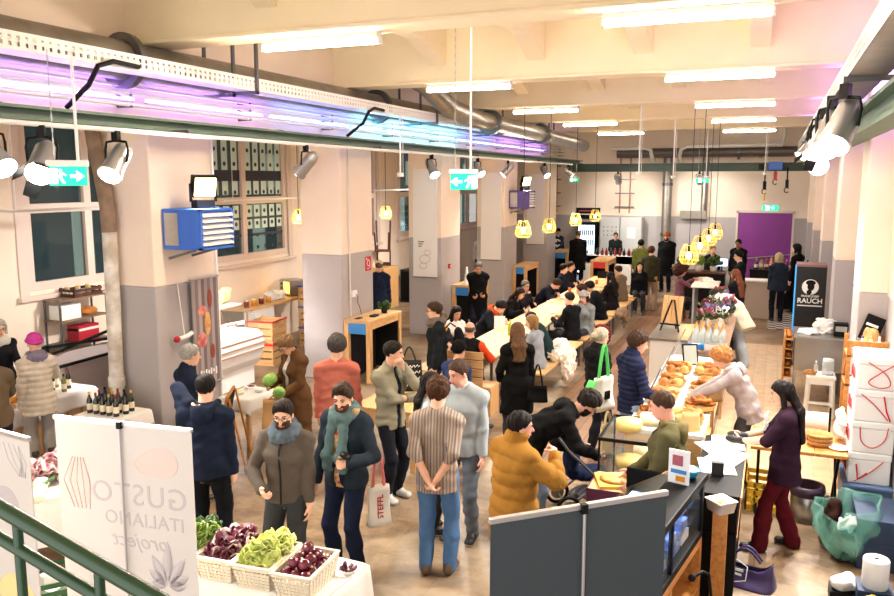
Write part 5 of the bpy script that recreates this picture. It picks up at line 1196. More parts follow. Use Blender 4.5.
for i, (x, y, z, m) in enumerate(((-8.95, 12.75, 0, RED), (-8.95, 12.75, .44, RED), (-9.0, 14.6, 0, BLUET), (-9.0, 14.6, .44, BLUET), (-9.0, 14.6, .88, BLUET))):
    t = crate((x, y, z), .52, .6, .42, PINEX, ('crate edged red, %s of the red pair before the desk' % ('lower', 'upper')[i] if i < 2 else 'crate edged blue, %s of the blue stack before the desk' % ('bottom', 'middle', 'top')[i - 2]), 8, 'crate', 'crates with coloured edges')
    MB().b2((-.27, -.31, .385), (.27, -.30, .42), m).b2((.26, -.31, .385), (.27, .31, .42), m).build('coloured_edge', t)
solo('cardboard_box', MB().b2((-.25, -.2, 0), (.25, .2, .5), PAPER).b2((.251, -.1, .2), (.252, .1, .32), BLACK).b2((.251, -.14, .08), (.252, .0, .14), BLACK), 'white carton with black print behind the second column', 'box', (-8.9, 15.6, .52)); solo('cardboard_box', MB().b2((-.28, -.22, 0), (.28, .22, .52), DARKW), 'brown carton under the white printed carton', 'box', (-8.9, 15.6, 0))
# dresser, upturned chair, black cabinet in the third bay
t = thing('dresser', 'pale wooden dresser against the left wall past the second column', 'dresser', (-9.9, 19.6, 0)); MB().b2((-.25, -.45, 0), (.25, .45, 1.15), PINEZ).build('cabinet', t, .01)
for z in (.1, .45, .8): d_ = MB().b2((-.2, -.47, z), (.2, -.45, z + .3), PINE).build('drawer', t, .004); MB().cyl((-.05, -.49, z + .15), (.05, -.49, z + .15), .012, BLACK, n=6).build('handle', d_)
solo('black_cabinet', MB().b2((-.3, -.3, 0), (.3, .3, .95), mat('dark_brown_paint', (.18, .13, .12), .5)).b2((-.27, -.31, .05), (.27, -.30, .9), BLACK), 'dark low cabinet right of the pale dresser', 'cabinet', (-9.6, 21.0, 0))
t = thing('chair', 'dark brown wooden chair standing upside down on the dresser', 'chair', (-9.9, 19.6, 1.15), 20)
MB().b2((-.2, -.2, .42), (.2, .2, .46), DARKW).build('seat', t); MB().b2((-.2, .17, .0), (.2, .2, .10), DARKW).b2((-.2, .17, .02), (-.16, .2, .42), DARKW).b2((.16, .17, .02), (.2, .2, .42), DARKW).build('backrest', t)
for a, b in ((-.19, -.19), (.15, -.19), (-.19, .15), (.15, .15)): MB().bar((a + .02, b + .02, .46), (a * 1.15 + .02, b * 1.3 + .02, 1.25 if b > 0 else .95), .035, .035, DARKW).build('leg', t)
# boards on the columns, fire sign, sockets
for i, (y, z0, z1) in enumerate(((16.45, 1.34, 3.75), (20.95, 1.32, 3.7), (25.4, 1.42, 3.7))):
    t = thing('white_board', 'tall white hanging board on the front of the %s column' % ('third', 'fourth', 'fifth')[i], 'board', (-7.27, y - .035, z0), 0, 'white boards on the columns')
    MB().b2((-.25, -.015, 0), (.33, .03, z1 - z0), WHITE).build('panel', t, .005); MB().b2((-.25, -.02, -.02), (.33, .03, 0), STEELD).build('edge_strip', t)
    if i == 0:
        mb = MB(); [mb.b2((-.12, -.0175, .78 - q * .05), (.02 - .03 * q, -.015, .80 - q * .05), BLACK) for q in range(3)]
        for a, b, r in ((.04, .40, .13), (.10, .55, .08), (.0, .25, .09)): mb.tube([(a + r * math.cos(q), -.0165, b + r * .7 * math.sin(q)) for q in np.linspace(0, 2*PI, 14, endpoint=False)], .003, MIDG if False else STEELD, 4, True)
        mb.build('print', t)
t = thing('fire_sign', 'red fire hose sign on the second column', 'sign', (-6.848, 12.95, 1.86)); MB().b2((0, -.11, 0), (.008, .11, .26), REDP).build('plate', t, .003)
mb = MB(); mb.tube([(.009, .05 * math.cos(a), .14 + .055 * math.sin(a)) for a in np.linspace(0, 2*PI, 14, endpoint=False)], .008, WHITE, 4, True); mb.tube([(.009, .05, .14), (.009, .055, .06), (.009, .0, .03), (.009, -.06, .05)], .006, WHITE, 4); mb.b2((.008, -.08, .2), (.0095, -.045, .235), WHITE); mb.build('pictogram', t)
t = thing('wall_socket', 'white wall socket with black cable on the second column', 'socket', (-6.85, 12.42, 1.45)); MB().b2((0, -.12, 0), (.03, .06, .11), WHITE).build('plate', t, .004); MB().tube([(.03, 0, .04), (.06, .02, .0), (.04, .05, -.12), (.05, .1, -.2), (.06, .14, -.34)], .006, BLACK, 5).build('cable', t)
solo('fire_alarm_button', MB().b2((0, -.05, 0), (.04, .05, .1), REDP).b2((.04, -.025, .025), (.045, .025, .075), WHITE), 'red fire alarm button on the third column', 'alarm button', (-6.85, 16.9, 1.5))
# on the high counters
t = thing('potted_plant', 'small green plant on the counter at the second column', 'plant', (-6.5, 12.9, 1.1)); MB().lathe([(0, 0), (.05, 0), (.06, .08), (.05, .08)], (0, 0, 0), BLACK, 12).build('pot', t); leaves(MB(), (0, 0, .1), .07, 12, LEAF, 5, .07).build('foliage', t)
solo('phone', MB().b2((-.04, -.08, 0), (.04, .08, .012), BLACK), 'black phone lying on the counter at the second column', 'phone', (-6.65, 12.2, 1.1)); solo('card_terminal', MB().b2((-.05, -.09, 0), (.05, .09, .03), BLACK), 'black card terminal on the counter at the second column', 'card terminal', (-6.5, 12.5, 1.1))
t = thing('table_lamp', 'white cone table lamp on the third column counter', 'lamp', (-6.6, 17.4, 1.1)); MB().lathe([(.09, 0), (.09, .02), (.02, .04)], (0, 0, 0), WHITE, 16).build('base', t); MB().lathe([(.06, .03), (.02, .38), (.0, .40)], (0, 0, 0), WHITE, 16).build('lamp_shade', t)
t = solo('wicker_ball', MB().ell((0, 0, .14), (.17, .14, .14), WICK, 16), 'woven wicker basket ball on the third column counter', 'basket', (-6.52, 17.95, 1.1))
# back wall: cabinets, fridge, white table of bottles, sign
CABG = mat('cabinet_grey', (.78, .79, .79), .45)
for x, w_, n_ in ((-5.95, .72, 'left'), (-5.2, .76, 'right')):
    t = thing('electrical_cabinet', 'grey electrical cabinet at the back wall, %s one' % n_, 'cabinet', (x, 29.5, 0)); MB().b2((0, 0, 0), (w_, .48, 2.15), CABG).build('cabinet_body', t, .008); dr = MB().b2((.03, -.015, .05), (w_ - .03, 0, 2.1), CABG).build('door', t, .005); MB().b2((w_ - .1, -.03, 1.0), (w_ - .07, -.015, 1.15), BLACK).build('handle', dr)
    mb = MB()
    if n_ == 'left': [mb.cyl((.15 + .15 * a, -.02, 1.5 + .15 * b), (.15 + .15 * a, -.014, 1.5 + .15 * b), .022, BLACK if (a + b) % 3 else REDP, n=8) for a in range(4) for b in range(3)]
    else: mb.b2((.25, -.018, 1.4), (.55, -.014, 1.8), PAPER)
    mb.build('buttons' if n_ == 'left' else 'notice', t)
t = thing('drinks_fridge', 'tall black drinks fridge with lit glass door at the back wall', 'fridge', (-6.75, 29.3, 0)); MB().b2((0, .06, 0), (.68, .65, 1.95), BLACK).build('fridge_body', t, .01); MB().b2((.06, .0, .1), (.62, .03, 1.85), CLEAR).build('glass_door', t); MB().b2((.05, .035, .1), (.63, .058, 1.85), mat('lit_fridge', (.9, .95, 1), .4, emit=(.80, .92, 1.0), es=2.2)).build('lit_inside', t)
mb = MB(); [mb.b2((.08, .03, .35 + q * .36), (.6, .036, .37 + q * .36), STEELD) for q in range(5)]; [mb.cyl((.12 + a * .075, .032, .39 + q * .36), (.12 + a * .075, .032, .60 + q * .36), .028, BLACK if q > 1 else WINE, n=8) for q in range(4) for a in range(7)]; mb.build('bottles_on_shelves', t)
solo('menu_board', MB().b2((-.45, 0, 0), (.45, .03, .42), CHAR).b2((-.35, -.003, .28), (.3, 0, .33), mat('chalk_red', (.75, .35, .35), .8)).b2((-.35, -.003, .16), (.2, 0, .2), PAPER), 'dark menu board above the drinks fridge', 'board', (-6.5, 29.96, 2.05))
t = thing('serving_table', 'white draped serving table before the electrical cabinets', 'table', (-5.2, 27.4, 0)); MB().b2((-.85, -.35, .70), (.85, .35, .95), CLOTHW).b2((-.85, -.35, .0), (.85, -.33, .95), CLOTHW).b2((-.85, .33, 0), (.85, .35, .95), CLOTHW).b2((.83, -.35, 0), (.85, .35, .95), CLOTHW).b2((-.85, -.35, 0), (-.83, .35, .95), CLOTHW).build('cloth_cover', t)
for i in range(9): bottle((-5.55 + i * .15, 27.25 + .05 * (i % 2), .95), JAMG if i % 3 else WINE, REDF, 'red bottle on the white serving table, %s from left' % ('first', 'second', 'third', 'fourth', 'fifth', 'sixth', 'seventh', 'eighth', 'ninth')[i], .26, .05, None, 'red bottles on the serving table')
# cups, card, bottle on the long tables
CUPO = mat('orange_cup', (.90, .48, .14), .3); CUPR = mat('red_cup', (.78, .25, .16), .4)
for i, (x, y, m, n_) in enumerate(((-4.15, 11.75, CUPO, 'nearest on the first long table'), (-4.3, 12.0, CUPO, 'behind the nearest one'), (-4.02, 14.2, CUPR, 'at the far end of the first table'), (-4.1, 17.0, CUPR, 'on the second long table'), (-4.3, 21.1, CUPR, 'on the farthest long table'), (-4.6, 19.3, CUPO, 'on the third long table'))):
    solo('drinking_cup', MB().lathe([(0, 0), (.032, 0), (.040, .11), (.034, .105), (.028, .03)], (0, 0, 0), m, 14), 'orange cup of punch, ' + n_, 'cup', (x, y, .76), 0, 'cups on the long tables')
t = solo('table_card', MB().add([(-.1, 0, 0), (.1, 0, 0), (.1, .05, .24), (-.1, .05, .24), (-.1, .1, 0), (.1, .1, 0)], [(0, 1, 2, 3), (3, 2, 5, 4)], PAPER), 'white folded card standing on the first long table', 'card', (-4.62, 13.9, .76), 15)
bottle((-4.25, 13.4, .76), mat('lime_glass', (.66, .72, .15), .2), YEL, 'yellow green bottle on the first long table', .28, .045)
for i, (x, y) in enumerate(((-4.5, 15.2), (-4.2, 16.1), (-4.45, 18.2), (-4.3, 20.2))): solo('plate', MB().lathe([(0, 0), (.07, 0), (.11, .015), (.105, .02), (.06, .008)], (0, 0, 0), WHITE, 20), 'white plate on the long tables, %s from the front' % ('first', 'second', 'third', 'fourth')[i], 'plate', (x, y, .76), 0, 'plates on the long tables')
WOOL = mat('cream_coat_wool', (.96, .92, .87), .9, bump=.3, bscale=60)
soft('cream_coat', 'cream fleece coat thrown over the near bench', 'coat', (-3.3, 13.3, .46), [((0, 0, .07), (.22, .38, .11)), ((-.05, .15, .16), (.15, .22, .14)), ((.16, -.1, -.08), (.10, .26, .20)), ((.18, -.24, -.22), (.08, .15, .16))], WOOL, .02, .013, 1.3)
PLAID = stripes('red_plaid', [(.55, .10, .12), (.35, .07, .10), (.62, .14, .14), (.16, .12, .18)], 1, .12)
soft('plaid_coat', 'red plaid coat hanging over the bench beside the beanie woman', 'coat', (-3.15, 16.2, .30), [((0, 0, .12), (.12, .32, .14)), ((.06, .1, 0), (.08, .24, .16)), ((.02, -.25, .2), (.12, .12, .12))], PLAID, .016, .015, 1.2)
soft('tan_coat', 'tan coat hanging on the bench farther along the tables', 'coat', (-3.12, 18.2, .36), [((0, 0, .12), (.14, .34, .13)), ((.08, .1, 0), (.07, .24, .16))], cloth((.55, .45, .36)), .016, .016, 1.2)
solo('card_holder', MB().b2((-.14, -.01, 0), (.14, .01, .2), BLACK), 'black card holder on the farthest long table', 'card holder', (-4.4, 22.4, .76))

# ---------------------------------------------------------------- bakery and cheese stalls on the right
t = thing('bakery_counter', 'long wooden bakery counter heaped with bread and pastry', 'counter', (-.95, 10.25, 0)); MB().b2((-.40, -1.95, .86), (.40, 1.95, .90), CLOTHW).build('counter_top', t); MB().b2((-.40, -1.95, 0), (-.37, 1.95, .86), PINE).build('front_panel', t); MB().b2((-.37, -1.95, 0), (.38, -1.92, .86), PINEX).build('end_panel', t); MB().b2((.1, -1.9, .4), (.36, 1.9, .42), PINE).build('inner_shelf', t)
for y in (-1.9, 0, 1.86): MB().b2((.34, y, 0), (.38, y + .05, .86), PINEZ).build('post', t)
t = thing('glass_guard', 'slanted glass guard along the customers side of the bakery', 'glass screen', (-1.30, 10.4, .9)); MB().hexa([(-.02, -1.0, 0), (-.012, -1.0, 0), (-.012, 1.75, 0), (-.02, 1.75, 0), (.16, -1.0, .42), (.168, -1.0, .42), (.168, 1.75, .42), (.16, 1.75, .42)], CLEAR).build('glass', t)
for y in (-1.0, .35, 1.73): MB().bar((-.01, y, 0), (.17, y, .42), .02, .02, STEEL).build('bracket', t)
def pretzel(loc, label, s=1, rz=0):
    P = [(.0, -.09), (.07, -.05), (.10, .03), (.06, .09), (.0, .05), (-.05, -.03), (-.08, -.08)]
    pts = [(.10*math.sin(a) * (1.0 + .25*math.cos(2*a)), .09*math.cos(a), .018) for a in np.linspace(.5, 5.8, 18)] ; pts = [(.03, -.05, .03)] + pts[0:] + [(-.03, -.05, .03)]
    solo('pretzel', MB().tube([(x*s, y*s, z*s) for x, y, z in pts], .018*s, BREAD, 8).tube([(s*.055, .075*s, .03*s), (0, .0, .035*s), (-s*.03, -.06*s, .02*s)], .014*s, BREAD, 8).tube([(-s*.055, .075*s, .03*s), (0, .0, .045*s), (s*.03, -.06*s, .02*s)], .014*s, BREAD, 8), label, 'pretzel', loc, rz, 'pretzels on the bakery counter')
rg = random.Random(3)
def tray_(loc, W, L, label, m=WICK, rz=0, h=.06):
    mb = MB(); n = 26
    mb.lathe([(0, 0), (W*.42, 0), (W*.5, h), (W*.46, h), (W*.38, .012)], (0, 0, 0), m, n, 1, L / W)
    return solo('bread_basket', mb, label, 'basket', loc, rz, 'woven baskets of the bakery')
spots = [(-1.12, 8.9, 'nearest the cheese case'), (-.75, 8.75, 'beside the black counter'), (-1.12, 9.6, 'by the front glass'), (-.68, 9.35, "near the baker's hand"), (-1.10, 10.35, 'in the middle'), (-.70, 10.3, 'middle, staff side'), (-1.1, 11.1, 'far part, glass side'), (-.72, 11.15, 'far part, staff side')]
words_n = ('first', 'second', 'third', 'fourth', 'fifth', 'sixth', 'seventh', 'eighth')
for i, (x, y, n_) in enumerate(spots):
    tray_((x, y, .90), .36, .46, 'woven bread basket %s of the bakery counter' % n_)
    for k in range(6):
        a, b = x + (k % 2 - .5) * .17 + rg.uniform(-.02, .02), y + (k // 2 - 1) * .15 + rg.uniform(-.02, .02); z = .93 + (.03 if k in (2, 3) else 0)
        if i in (0, 3, 5): pretzel((a, b, z), 'brown pretzel %s in the basket %s' % (words_n[k], n_), .72, rg.uniform(0, 360))
        else:
            big = i in (1, 4, 7); solo('bread_roll' if not big else 'pastry', MB().ell((0, 0, .045), (.055 if not big else .075, .09 if not big else .06, .05), PALEB if (i + k) % 2 else BREAD, 12, noise=.05, seed=k), '%s %s in the basket %s' % (('pale' if (i + k) % 2 else 'brown') + (' pastry' if big else ' bread roll'), words_n[k], n_), 'bread' if not big else 'pastry', (a, b, z), rg.uniform(0, 360), 'rolls and pastries on the bakery counter')
    pretzel((x + .02, y, 1.0), 'large brown pretzel on top of the basket %s' % n_, 1.1, rg.uniform(0, 360))
for i, (x, y, r) in enumerate(((-.7, 8.45, 20), (-.95, 8.45, -15), (-.55, 9.75, 30))): solo('paper_bag', MB().sheet(lambda u, v: (.11*math.cos(2*PI*u)*(1-.2*v), .06*math.sin(2*PI*u)*(1-.6*v), .2*v), 14, 4, mat('bag_paper', (.82, .66, .44), .8), .004), 'small brown paper bag on the bakery counter, %s' % ('beside the black counter', 'beside the cheese case', 'before the baker')[i], 'paper bag', (x, y, .90), r, 'paper bags')
t = thing('price_frame', 'black framed price board standing among the pastries', 'sign', (-1.0, 11.55, .9), 25); MB().box((0, 0, .16), (.22, .02, .30), BLACK, R=rotm(-18, 0, 0)).build('frame', t); MB().box((0, -.013, .16), (.18, .006, .26), mat('grey_print', (.65, .68, .66), .5), R=rotm(-18, 0, 0)).build('sheet', t); MB().bar((0, .12, 0), (0, .02, .2), .02, .02, BLACK).build('stand', t)
# second counter: white end panel, grey metal top, easel
t = thing('white_counter', 'white panelled counter with grey metal top beyond the bakery', 'counter', (-1.47, 13.65, 0)); MB().b2((-.28, -.72, 0), (.28, .72, .96), WHITE).build('counter_body', t, .004); MB().b2((-.31, -.76, .96), (.31, .76, 1.0), STEELB).build('counter_top', t, .004)
t = thing('easel', 'black table easel with a wooden slat board', 'easel', (-1.5, 13.65, 1.0), -15); MB().bar((-.16, -.1, 0), (-.02, .03, .52), .022, .022, BLACK).build('leg', t); MB().bar((.16, -.1, 0), (.02, .03, .52), .022, .022, BLACK).build('leg', t); MB().bar((0, .2, 0), (0, .03, .48), .022, .022, BLACK).build('leg', t); MB().bar((-.17, -.09, .12), (.17, -.09, .12), .03, .022, BLACK).build('ledge', t)
mb = MB(); [mb.box((-.13 + q * .087, .0, .36), (.08, .015, .46), PINEZ, R=rotm(-14, 0, 0)) for q in range(4)]; mb.build('slat_board', t)
t = thing('bar_counter', 'wooden topped counter with bottles and flowers beyond the easel', 'counter', (-.85, 15.1, 0)); MB().b2((-.30, -2.75, .91), (.30, 2.75, .95), wood('walnut_top', (.62, .50, .40), (.50, .39, .30), 'Y')).build('counter_top', t); MB().b2((-.28, -2.75, 0), (-.25, 2.75, .91), mat('grey_front', (.70, .69, .68), .5)).build('front_panel', t); MB().b2((.2, -2.7, 0), (.25, -2.6, .91), PINEZ).b2((-.25, -2.75, 0), (.27, -2.72, .91), STEELB).build('end_panel', t)
WATER = mat('clear_bottle', (.86, .92, .92), .08, alpha=.45, spec=.8)
k = 0
for r_ in range(3):
    for q in range(5):
        bottle((-1.05 + q * .10, 12.75 + r_ * .16, .95), WATER, ORANGE, 'clear bottle with orange cap, %s row, %s from left' % (('front', 'middle', 'back')[r_], words_n[q]), .32, .042, None, 'orange capped bottles on the counter')
solo('glove_box', MB().b2((-.12, -.07, 0), (.12, .07, .08), BLUE).b2((-.06, -.03, .08), (.06, .03, .082), WHITE), 'blue glove box in front of the orange capped bottles', 'box', (-1.0, 12.52, .95), 20)
solo('steel_tray', MB().b2((-.16, -.1, 0), (.16, .1, .10), STEEL).b2((-.14, -.08, .09), (.14, .08, .102), STEELB), 'steel tray at the end of the bottle counter', 'tray', (-.72, 12.52, .95))
PINKF = mat('pink_petal', (.66, .34, .42), .6, var=.3, scale=20); PURF = mat('purple_petal', (.44, .36, .54), .6, var=.3, scale=20); REDB = mat('red_petal', (.50, .15, .17), .6); WHF = mat('white_petal', (.93, .90, .90), .6)
for i, (x, y, m, n_) in enumerate(((-1.0, 14.1, PINKF, 'pink'), (-.95, 14.6, PURF, 'purple'), (-1.05, 15.2, REDB, 'red'), (-.75, 14.35, WHF, 'white'), (-.72, 15.0, PURF, 'lilac'), (-.98, 15.8, WHF, 'pale'), (-.7, 15.7, PINKF, 'rose'), (-.85, 16.4, PURF, 'violet'), (-.95, 17.1, REDB, 'dark red'))):
    t = thing('flower_vase', '%s flowers in a vase on the bar counter, %s' % (n_, 'front part' if y < 15 else 'far part'), 'vase', (x, y, .95), 0, 'flowers on the bar counter'); MB().lathe([(0, 0), (.05, 0), (.06, .08), (.035, .16), (.045, .19)], (0, 0, 0), WHITE if i % 2 else CLEAR, 14).build('vase_body', t); fm = MB(); leaves(fm, (0, 0, .22), .12, 12, LEAF, i, .08); leaves(fm, (0, 0, .27), .15, 22, m, i + 50, .055).build('flowers', t)
# the bar behind and its front counter
t = thing('front_bar', 'pale beige bar counter facing the aisle before the purple door', 'counter', (-.62, 21.6, 0)); MB().b2((0, 0, 0), (.78, .5, .94), mat('bar_beige', (.80, .74, .68), .5)).build('counter_body', t, .006); MB().b2((-.03, -.05, .94), (.82, .52, .98), PAPER).build('counter_top', t, .004)
CHK = mat('checker_tiles', (.8, .8, .8), .5); _n = CHK.node_tree; _c = _n.nodes.new('ShaderNodeTexChecker'); _c.inputs['Scale'].default_value = 6.0; _c.inputs['Color1'].default_value = (.7, .68, .65, 1); _c.inputs['Color2'].default_value = (.02, .02, .02, 1)
_t = _n.nodes.new('ShaderNodeTexCoord'); _n.links.new(_t.outputs['Object'], _c.inputs['Vector']); _n.links.new(_c.outputs['Color'], _n.nodes['Principled BSDF'].inputs['Base Color'])
solo('floor_checker', MB().b2((-.02, 20.2, 0), (.94, 22.7, .004), CHK), None, None, kind='structure')
t = thing('back_bar', 'dark bar cabinet along the back with bottles on top', 'cabinet', (.45, 23.8, 0)); MB().b2((-1.0, -.3, 0), (.75, .3, 1.02), CHAR).build('cabinet_body', t); MB().b2((-1.02, -.33, 1.02), (.78, .32, 1.06), BLACK).build('counter_top', t)
for i in range(12): bottle((-.4 + i * .13, 23.7 + .1 * (i % 3), 1.06), (WINE, OILG, JAMG, HONEY)[i % 4], (GOLD, BLACK, REDF)[i % 3], 'bottle on the dark back bar, %s from left' % ('first', 'second', 'third', 'fourth', 'fifth', 'sixth', 'seventh', 'eighth', 'ninth', 'tenth', 'eleventh', 'twelfth')[i], .28 + .04 * (i % 2), .05, LABW, 'bottles on the dark back bar')
t = thing('side_bar', 'dark side bar under the pendant lamps with plants on top', 'cabinet', (-1.75, 22.6, 0)); MB().b2((-.6, -.3, 0), (.6, .3, 1.02), CHAR).build('cabinet_body', t); MB().b2((-.63, -.33, 1.02), (.63, .32, 1.06), DARKW).build('counter_top', t)
for i, (x, y, s) in enumerate(((-2.2, 22.5, .13), (-1.85, 22.55, .16), (-1.45, 22.6, .15))): t = thing('potted_plant', 'bushy green plant on the side bar, %s' % ('left', 'middle', 'right')[i], 'plant', (x, y, 1.06), 0, 'plants on the side bar'); MB().lathe([(0, 0), (.08, 0), (.10, .14), (.08, .14)], (0, 0, 0), WHITE if i else DARKW, 14).build('pot', t); leaves(MB(), (0, 0, .2), s, 30, LEAF if i != 1 else LETT, 80 + i, .11).build('foliage', t)
t = thing('computer_monitor', 'small screen standing on the side bar', 'screen', (-1.25, 22.75, 1.06)); MB().b2((-.16, -.015, .12), (.16, .015, .36), BLACK).build('case', t); MB().b2((-.145, -.018, .135), (.145, -.015, .345), mat('lit_screen', (.7, .75, .9), .3, emit=(.7, .75, .95), es=1.2)).build('panel', t); MB().cyl((0, 0, .0), (0, 0, .14), .02, BLACK, n=8).cyl((0, 0, 0), (0, 0, .012), .09, BLACK, n=16).build('stand', t)
t = thing('bar_stool', 'wooden bar stool of the curly haired guest', 'stool', (-2.15, 20.7, 0)); MB().b2((-.18, -.18, .44), (.18, .18, .48), DARKW).build('seat', t, .01); [MB().bar((a*.14, b*.14, .44), (a*.18, b*.18, 0), .03, .03, DARKW).build('leg', t) for a in (-1, 1) for b in (-1, 1)]
t = thing('high_table', 'white topped high table in front of the curly haired guest', 'table', (-1.45, 20.2, 0)); MB().b2((-.3, -.6, .98), (.3, .6, 1.02), WHITE).build('tabletop', t, .004); MB().b2((-.26, -.55, 0), (-.22, .55, .98), mat('grey_front', (.7, .69, .68), .5)).build('front_panel', t); MB().b2((.2, .5, 0), (.25, .55, .98), BLACK).b2((.2, -.55, 0), (.25, -.5, .98), BLACK).build('leg', t)
for i, (x, y) in enumerate(((-1.5, 19.8), (-1.4, 20.3), (-1.5, 20.6))): solo('paper_stack', MB().b2((-.12, -.16, 0), (.12, .16, .05 + .02 * i), PAPER), 'white paper pile on the high table, %s' % ('nearest', 'middle', 'farthest')[i], 'papers', (x, y, 1.02), 15 * i, 'papers on the high table')
# fridge with the coffee roaster sign, steel counter, stool
BLUES = mat('blue_edge', (.18, .55, .78), .4, emit=(.2, .6, .85), es=.3)
t = thing('sign_fridge', 'black upright cabinet with white RAUCH logo beside the right pilaster', 'cabinet', (.44, 16.3, 0)); MB().b2((0, 0, 0), (.52, .55, 1.90), mat('sign_black', (.06, .07, .085), .4)).build('cabinet_body', t, .006); MB().b2((-.012, 0, .05), (0.0, .55, 1.88), BLUES).build('blue_side', t); MB().b2((0, 0, 1.90), (.52, .55, 1.94), mat('pink_top', (.55, .42, .42), .5)).build('top', t)
mb = MB(); mb.cyl((.25, -.004, 1.52), (.25, -.001, 1.52), .145, WHITE, n=32); mb.build('emblem_disc', t)
mb = MB(); mb.ell((.26, -.0045, 1.53), (.06, .002, .085), BLACK, 16); mb.ell((.255, -.0045, 1.60), (.085, .002, .05), BLACK, 14); mb.ell((.235, -.0045, 1.42), (.045, .002, .05), BLACK, 12); mb.build('emblem_head', t)
lettering('RAUCH', .128, WHITE, t, (.255, -.004, 1.255), (90, 0, 0), bold=True); lettering('FRANZ JOSEF', .052, WHITE, t, (.255, -.004, 1.345), (90, 0, 0), bold=True); MB().b2((.04, -.004, 1.155), (.47, -.001, 1.175), WHITE).build('underline', t)
t = thing('steel_counter', 'low stainless steel counter before the RAUCH cabinet', 'counter', (.40, 13.4, 0)); MB().b2((0, 0, .55), (.80, .85, 1.07), STEELB).build('counter_body', t, .006); MB().b2((-.02, -.03, 1.07), (.82, .87, 1.10), STEEL).build('counter_top', t, .004); [MB().b2((a, b, 0), (a + .04, b + .04, .55), STEEL).build('leg', t) for a in (.02, .72) for b in (.04, .76)]
soft('tea_towel', 'striped tea towel crumpled on the steel counter', 'towel', (.62, 13.7, 1.10), [((0, 0, .025), (.2, .16, .035)), ((.1, .1, .03), (.1, .1, .035))], PAPER, .012, flat=0)
soft('white_cloth', 'heap of white cloths at the back of the steel counter', 'cloth', (.85, 14.0, 1.10), [((0, 0, .1), (.16, .16, .11)), ((.05, -.12, .07), (.1, .12, .08))], PAPER, .018, flat=0)
solo('black_box', MB().b2((-.1, -.1, 0), (.1, .1, .2), BLACK).b2((-.08, -.102, .08), (.08, -.1, .16), mat('grey_print', (.65, .68, .66), .5)), 'small black machine on the steel counter against the pilaster', 'machine', (1.05, 13.65, 1.10))
mbx = thing('bread_rack', 'narrow wooden rack of small breads on the left of the steel counter', 'rack', (.32, 13.85, .0)); MB().b2((-.07, -.35, 0), (-.05, .35, 1.08), OAK).build('back_panel', mbx)
for q in range(5): MB().b2((-.06, -.35, .40 + q * .15), (.06, .35, .415 + q * .15), OAK).build('rack_board', mbx)
for q in range(5):
    for k in range(3): solo('bread_roll', MB().ell((0, 0, .04), (.05, .08, .04), BREAD, 10), 'small roll in the narrow rack, %s board from floor, %s' % (words_n[q], ('near', 'middle', 'far')[k]), 'bread', (.32, 13.65 + k * .2, .415 + q * .15), 0, 'rolls in the narrow rack')
t = thing('white_stool', 'white painted wooden stool carrying jars and a basket', 'stool', (.77, 12.93, 0)); MB().b2((-.2, -.2, .59), (.2, .2, .63), WHITE).build('seat', t, .006); [MB().bar((a*.16, b*.16, .59), (a*.18, b*.18, 0), .04, .04, WHITE).build('leg', t) for a in (-1, 1) for b in (-1, 1)]; MB().b2((-.17, -.19, .2), (.17, -.16, .24), WHITE).build('rail', t); MB().b2((-.17, -.18, .50), (.17, -.16, .59), WHITE).build('rail', t)
jar((.86, 12.92, .63), PLAST, WHITE, 'big clear glass jar on the white stool', .24, .085); bottle((.70, 12.98, .63), PLAST, WHITE, 'small clear bottle on the white stool', .18, .03)
tray_((.62, 12.85, .63), .18, .16, 'small bread basket on the white stool', h=.05); solo('bread_roll', MB().ell((0, 0, .03), (.06, .04, .03), BREAD, 10), 'golden roll in the basket on the white stool', 'bread', (.62, 12.85, .645))
# wooden ladder shelf against the near pilaster
t = thing('wooden_shelf', 'narrow wooden shelf unit with bottles, behind the white foam boxes', 'shelf', (1.03, 10.0, 0))
for a in (-.20, .16):
    for b in (-.24, .2): MB().b2((a, b, 0), (a + .04, b + .04, 1.74), OAK).build('post', t)
for z in (.35, .80, 1.22, 1.55): MB().b2((-.2, -.24, z), (.2, .24, z + .02), OAK).build('shelf_board', t)
MB().bar((-.18, -.22, 1.65), (-.18, .22, 1.25), .03, .03, OAK).bar((-.2, -.235, 1.70), (.2, -.235, 1.70), .03, .07, OAK).build('brace', t)
for i in range(4): bottle((.9 + i * .085, 9.85 + .03 * (i % 2), 1.57), PAPER, (WHITE, PURF, LIDG, WHITE)[i], 'white bottle on the wooden shelf, %s from left' % words_n[i], .21, .032, None, 'white bottles on the wooden shelf')
for i in range(5): solo('bread_roll', MB().ell((0, 0, .04), (.05, .06, .04), BREAD if i % 2 else mat('ham_pink', (.75, .45, .38), .6), 10), ('brown' if i % 2 else 'pinkish') + ' roll on the wooden shelf, %s from left' % words_n[i], 'bread', (.88 + i * .072, 9.92, 1.24), 30 * i, 'rolls on the wooden shelf')
soft('paper_sack', 'brown paper sack on top of the wooden shelf', 'bag', (1.10, 10.08, 1.57), [((0, 0, .12), (.09, .07, .13)), ((0, 0, .22), (.05, .05, .06))], mat('bag_paper', (.82, .66, .44), .8), .012, .01, flat=0)
solo('chalkboard', MB().box((0, 0, .22), (.20, .02, .30), CHAR, R=rotm(-12, 20, 0)).box((0, -.012, .26), (.13, .004, .03), PAPER, R=rotm(-12, 20, 0)).box((0.02, -.012, .18), (.12, .004, .02), PAPER, R=rotm(-12, 20, 0)), 'small tilted chalkboard on the wooden shelf', 'chalkboard', (1.10, 10.16, 1.60))
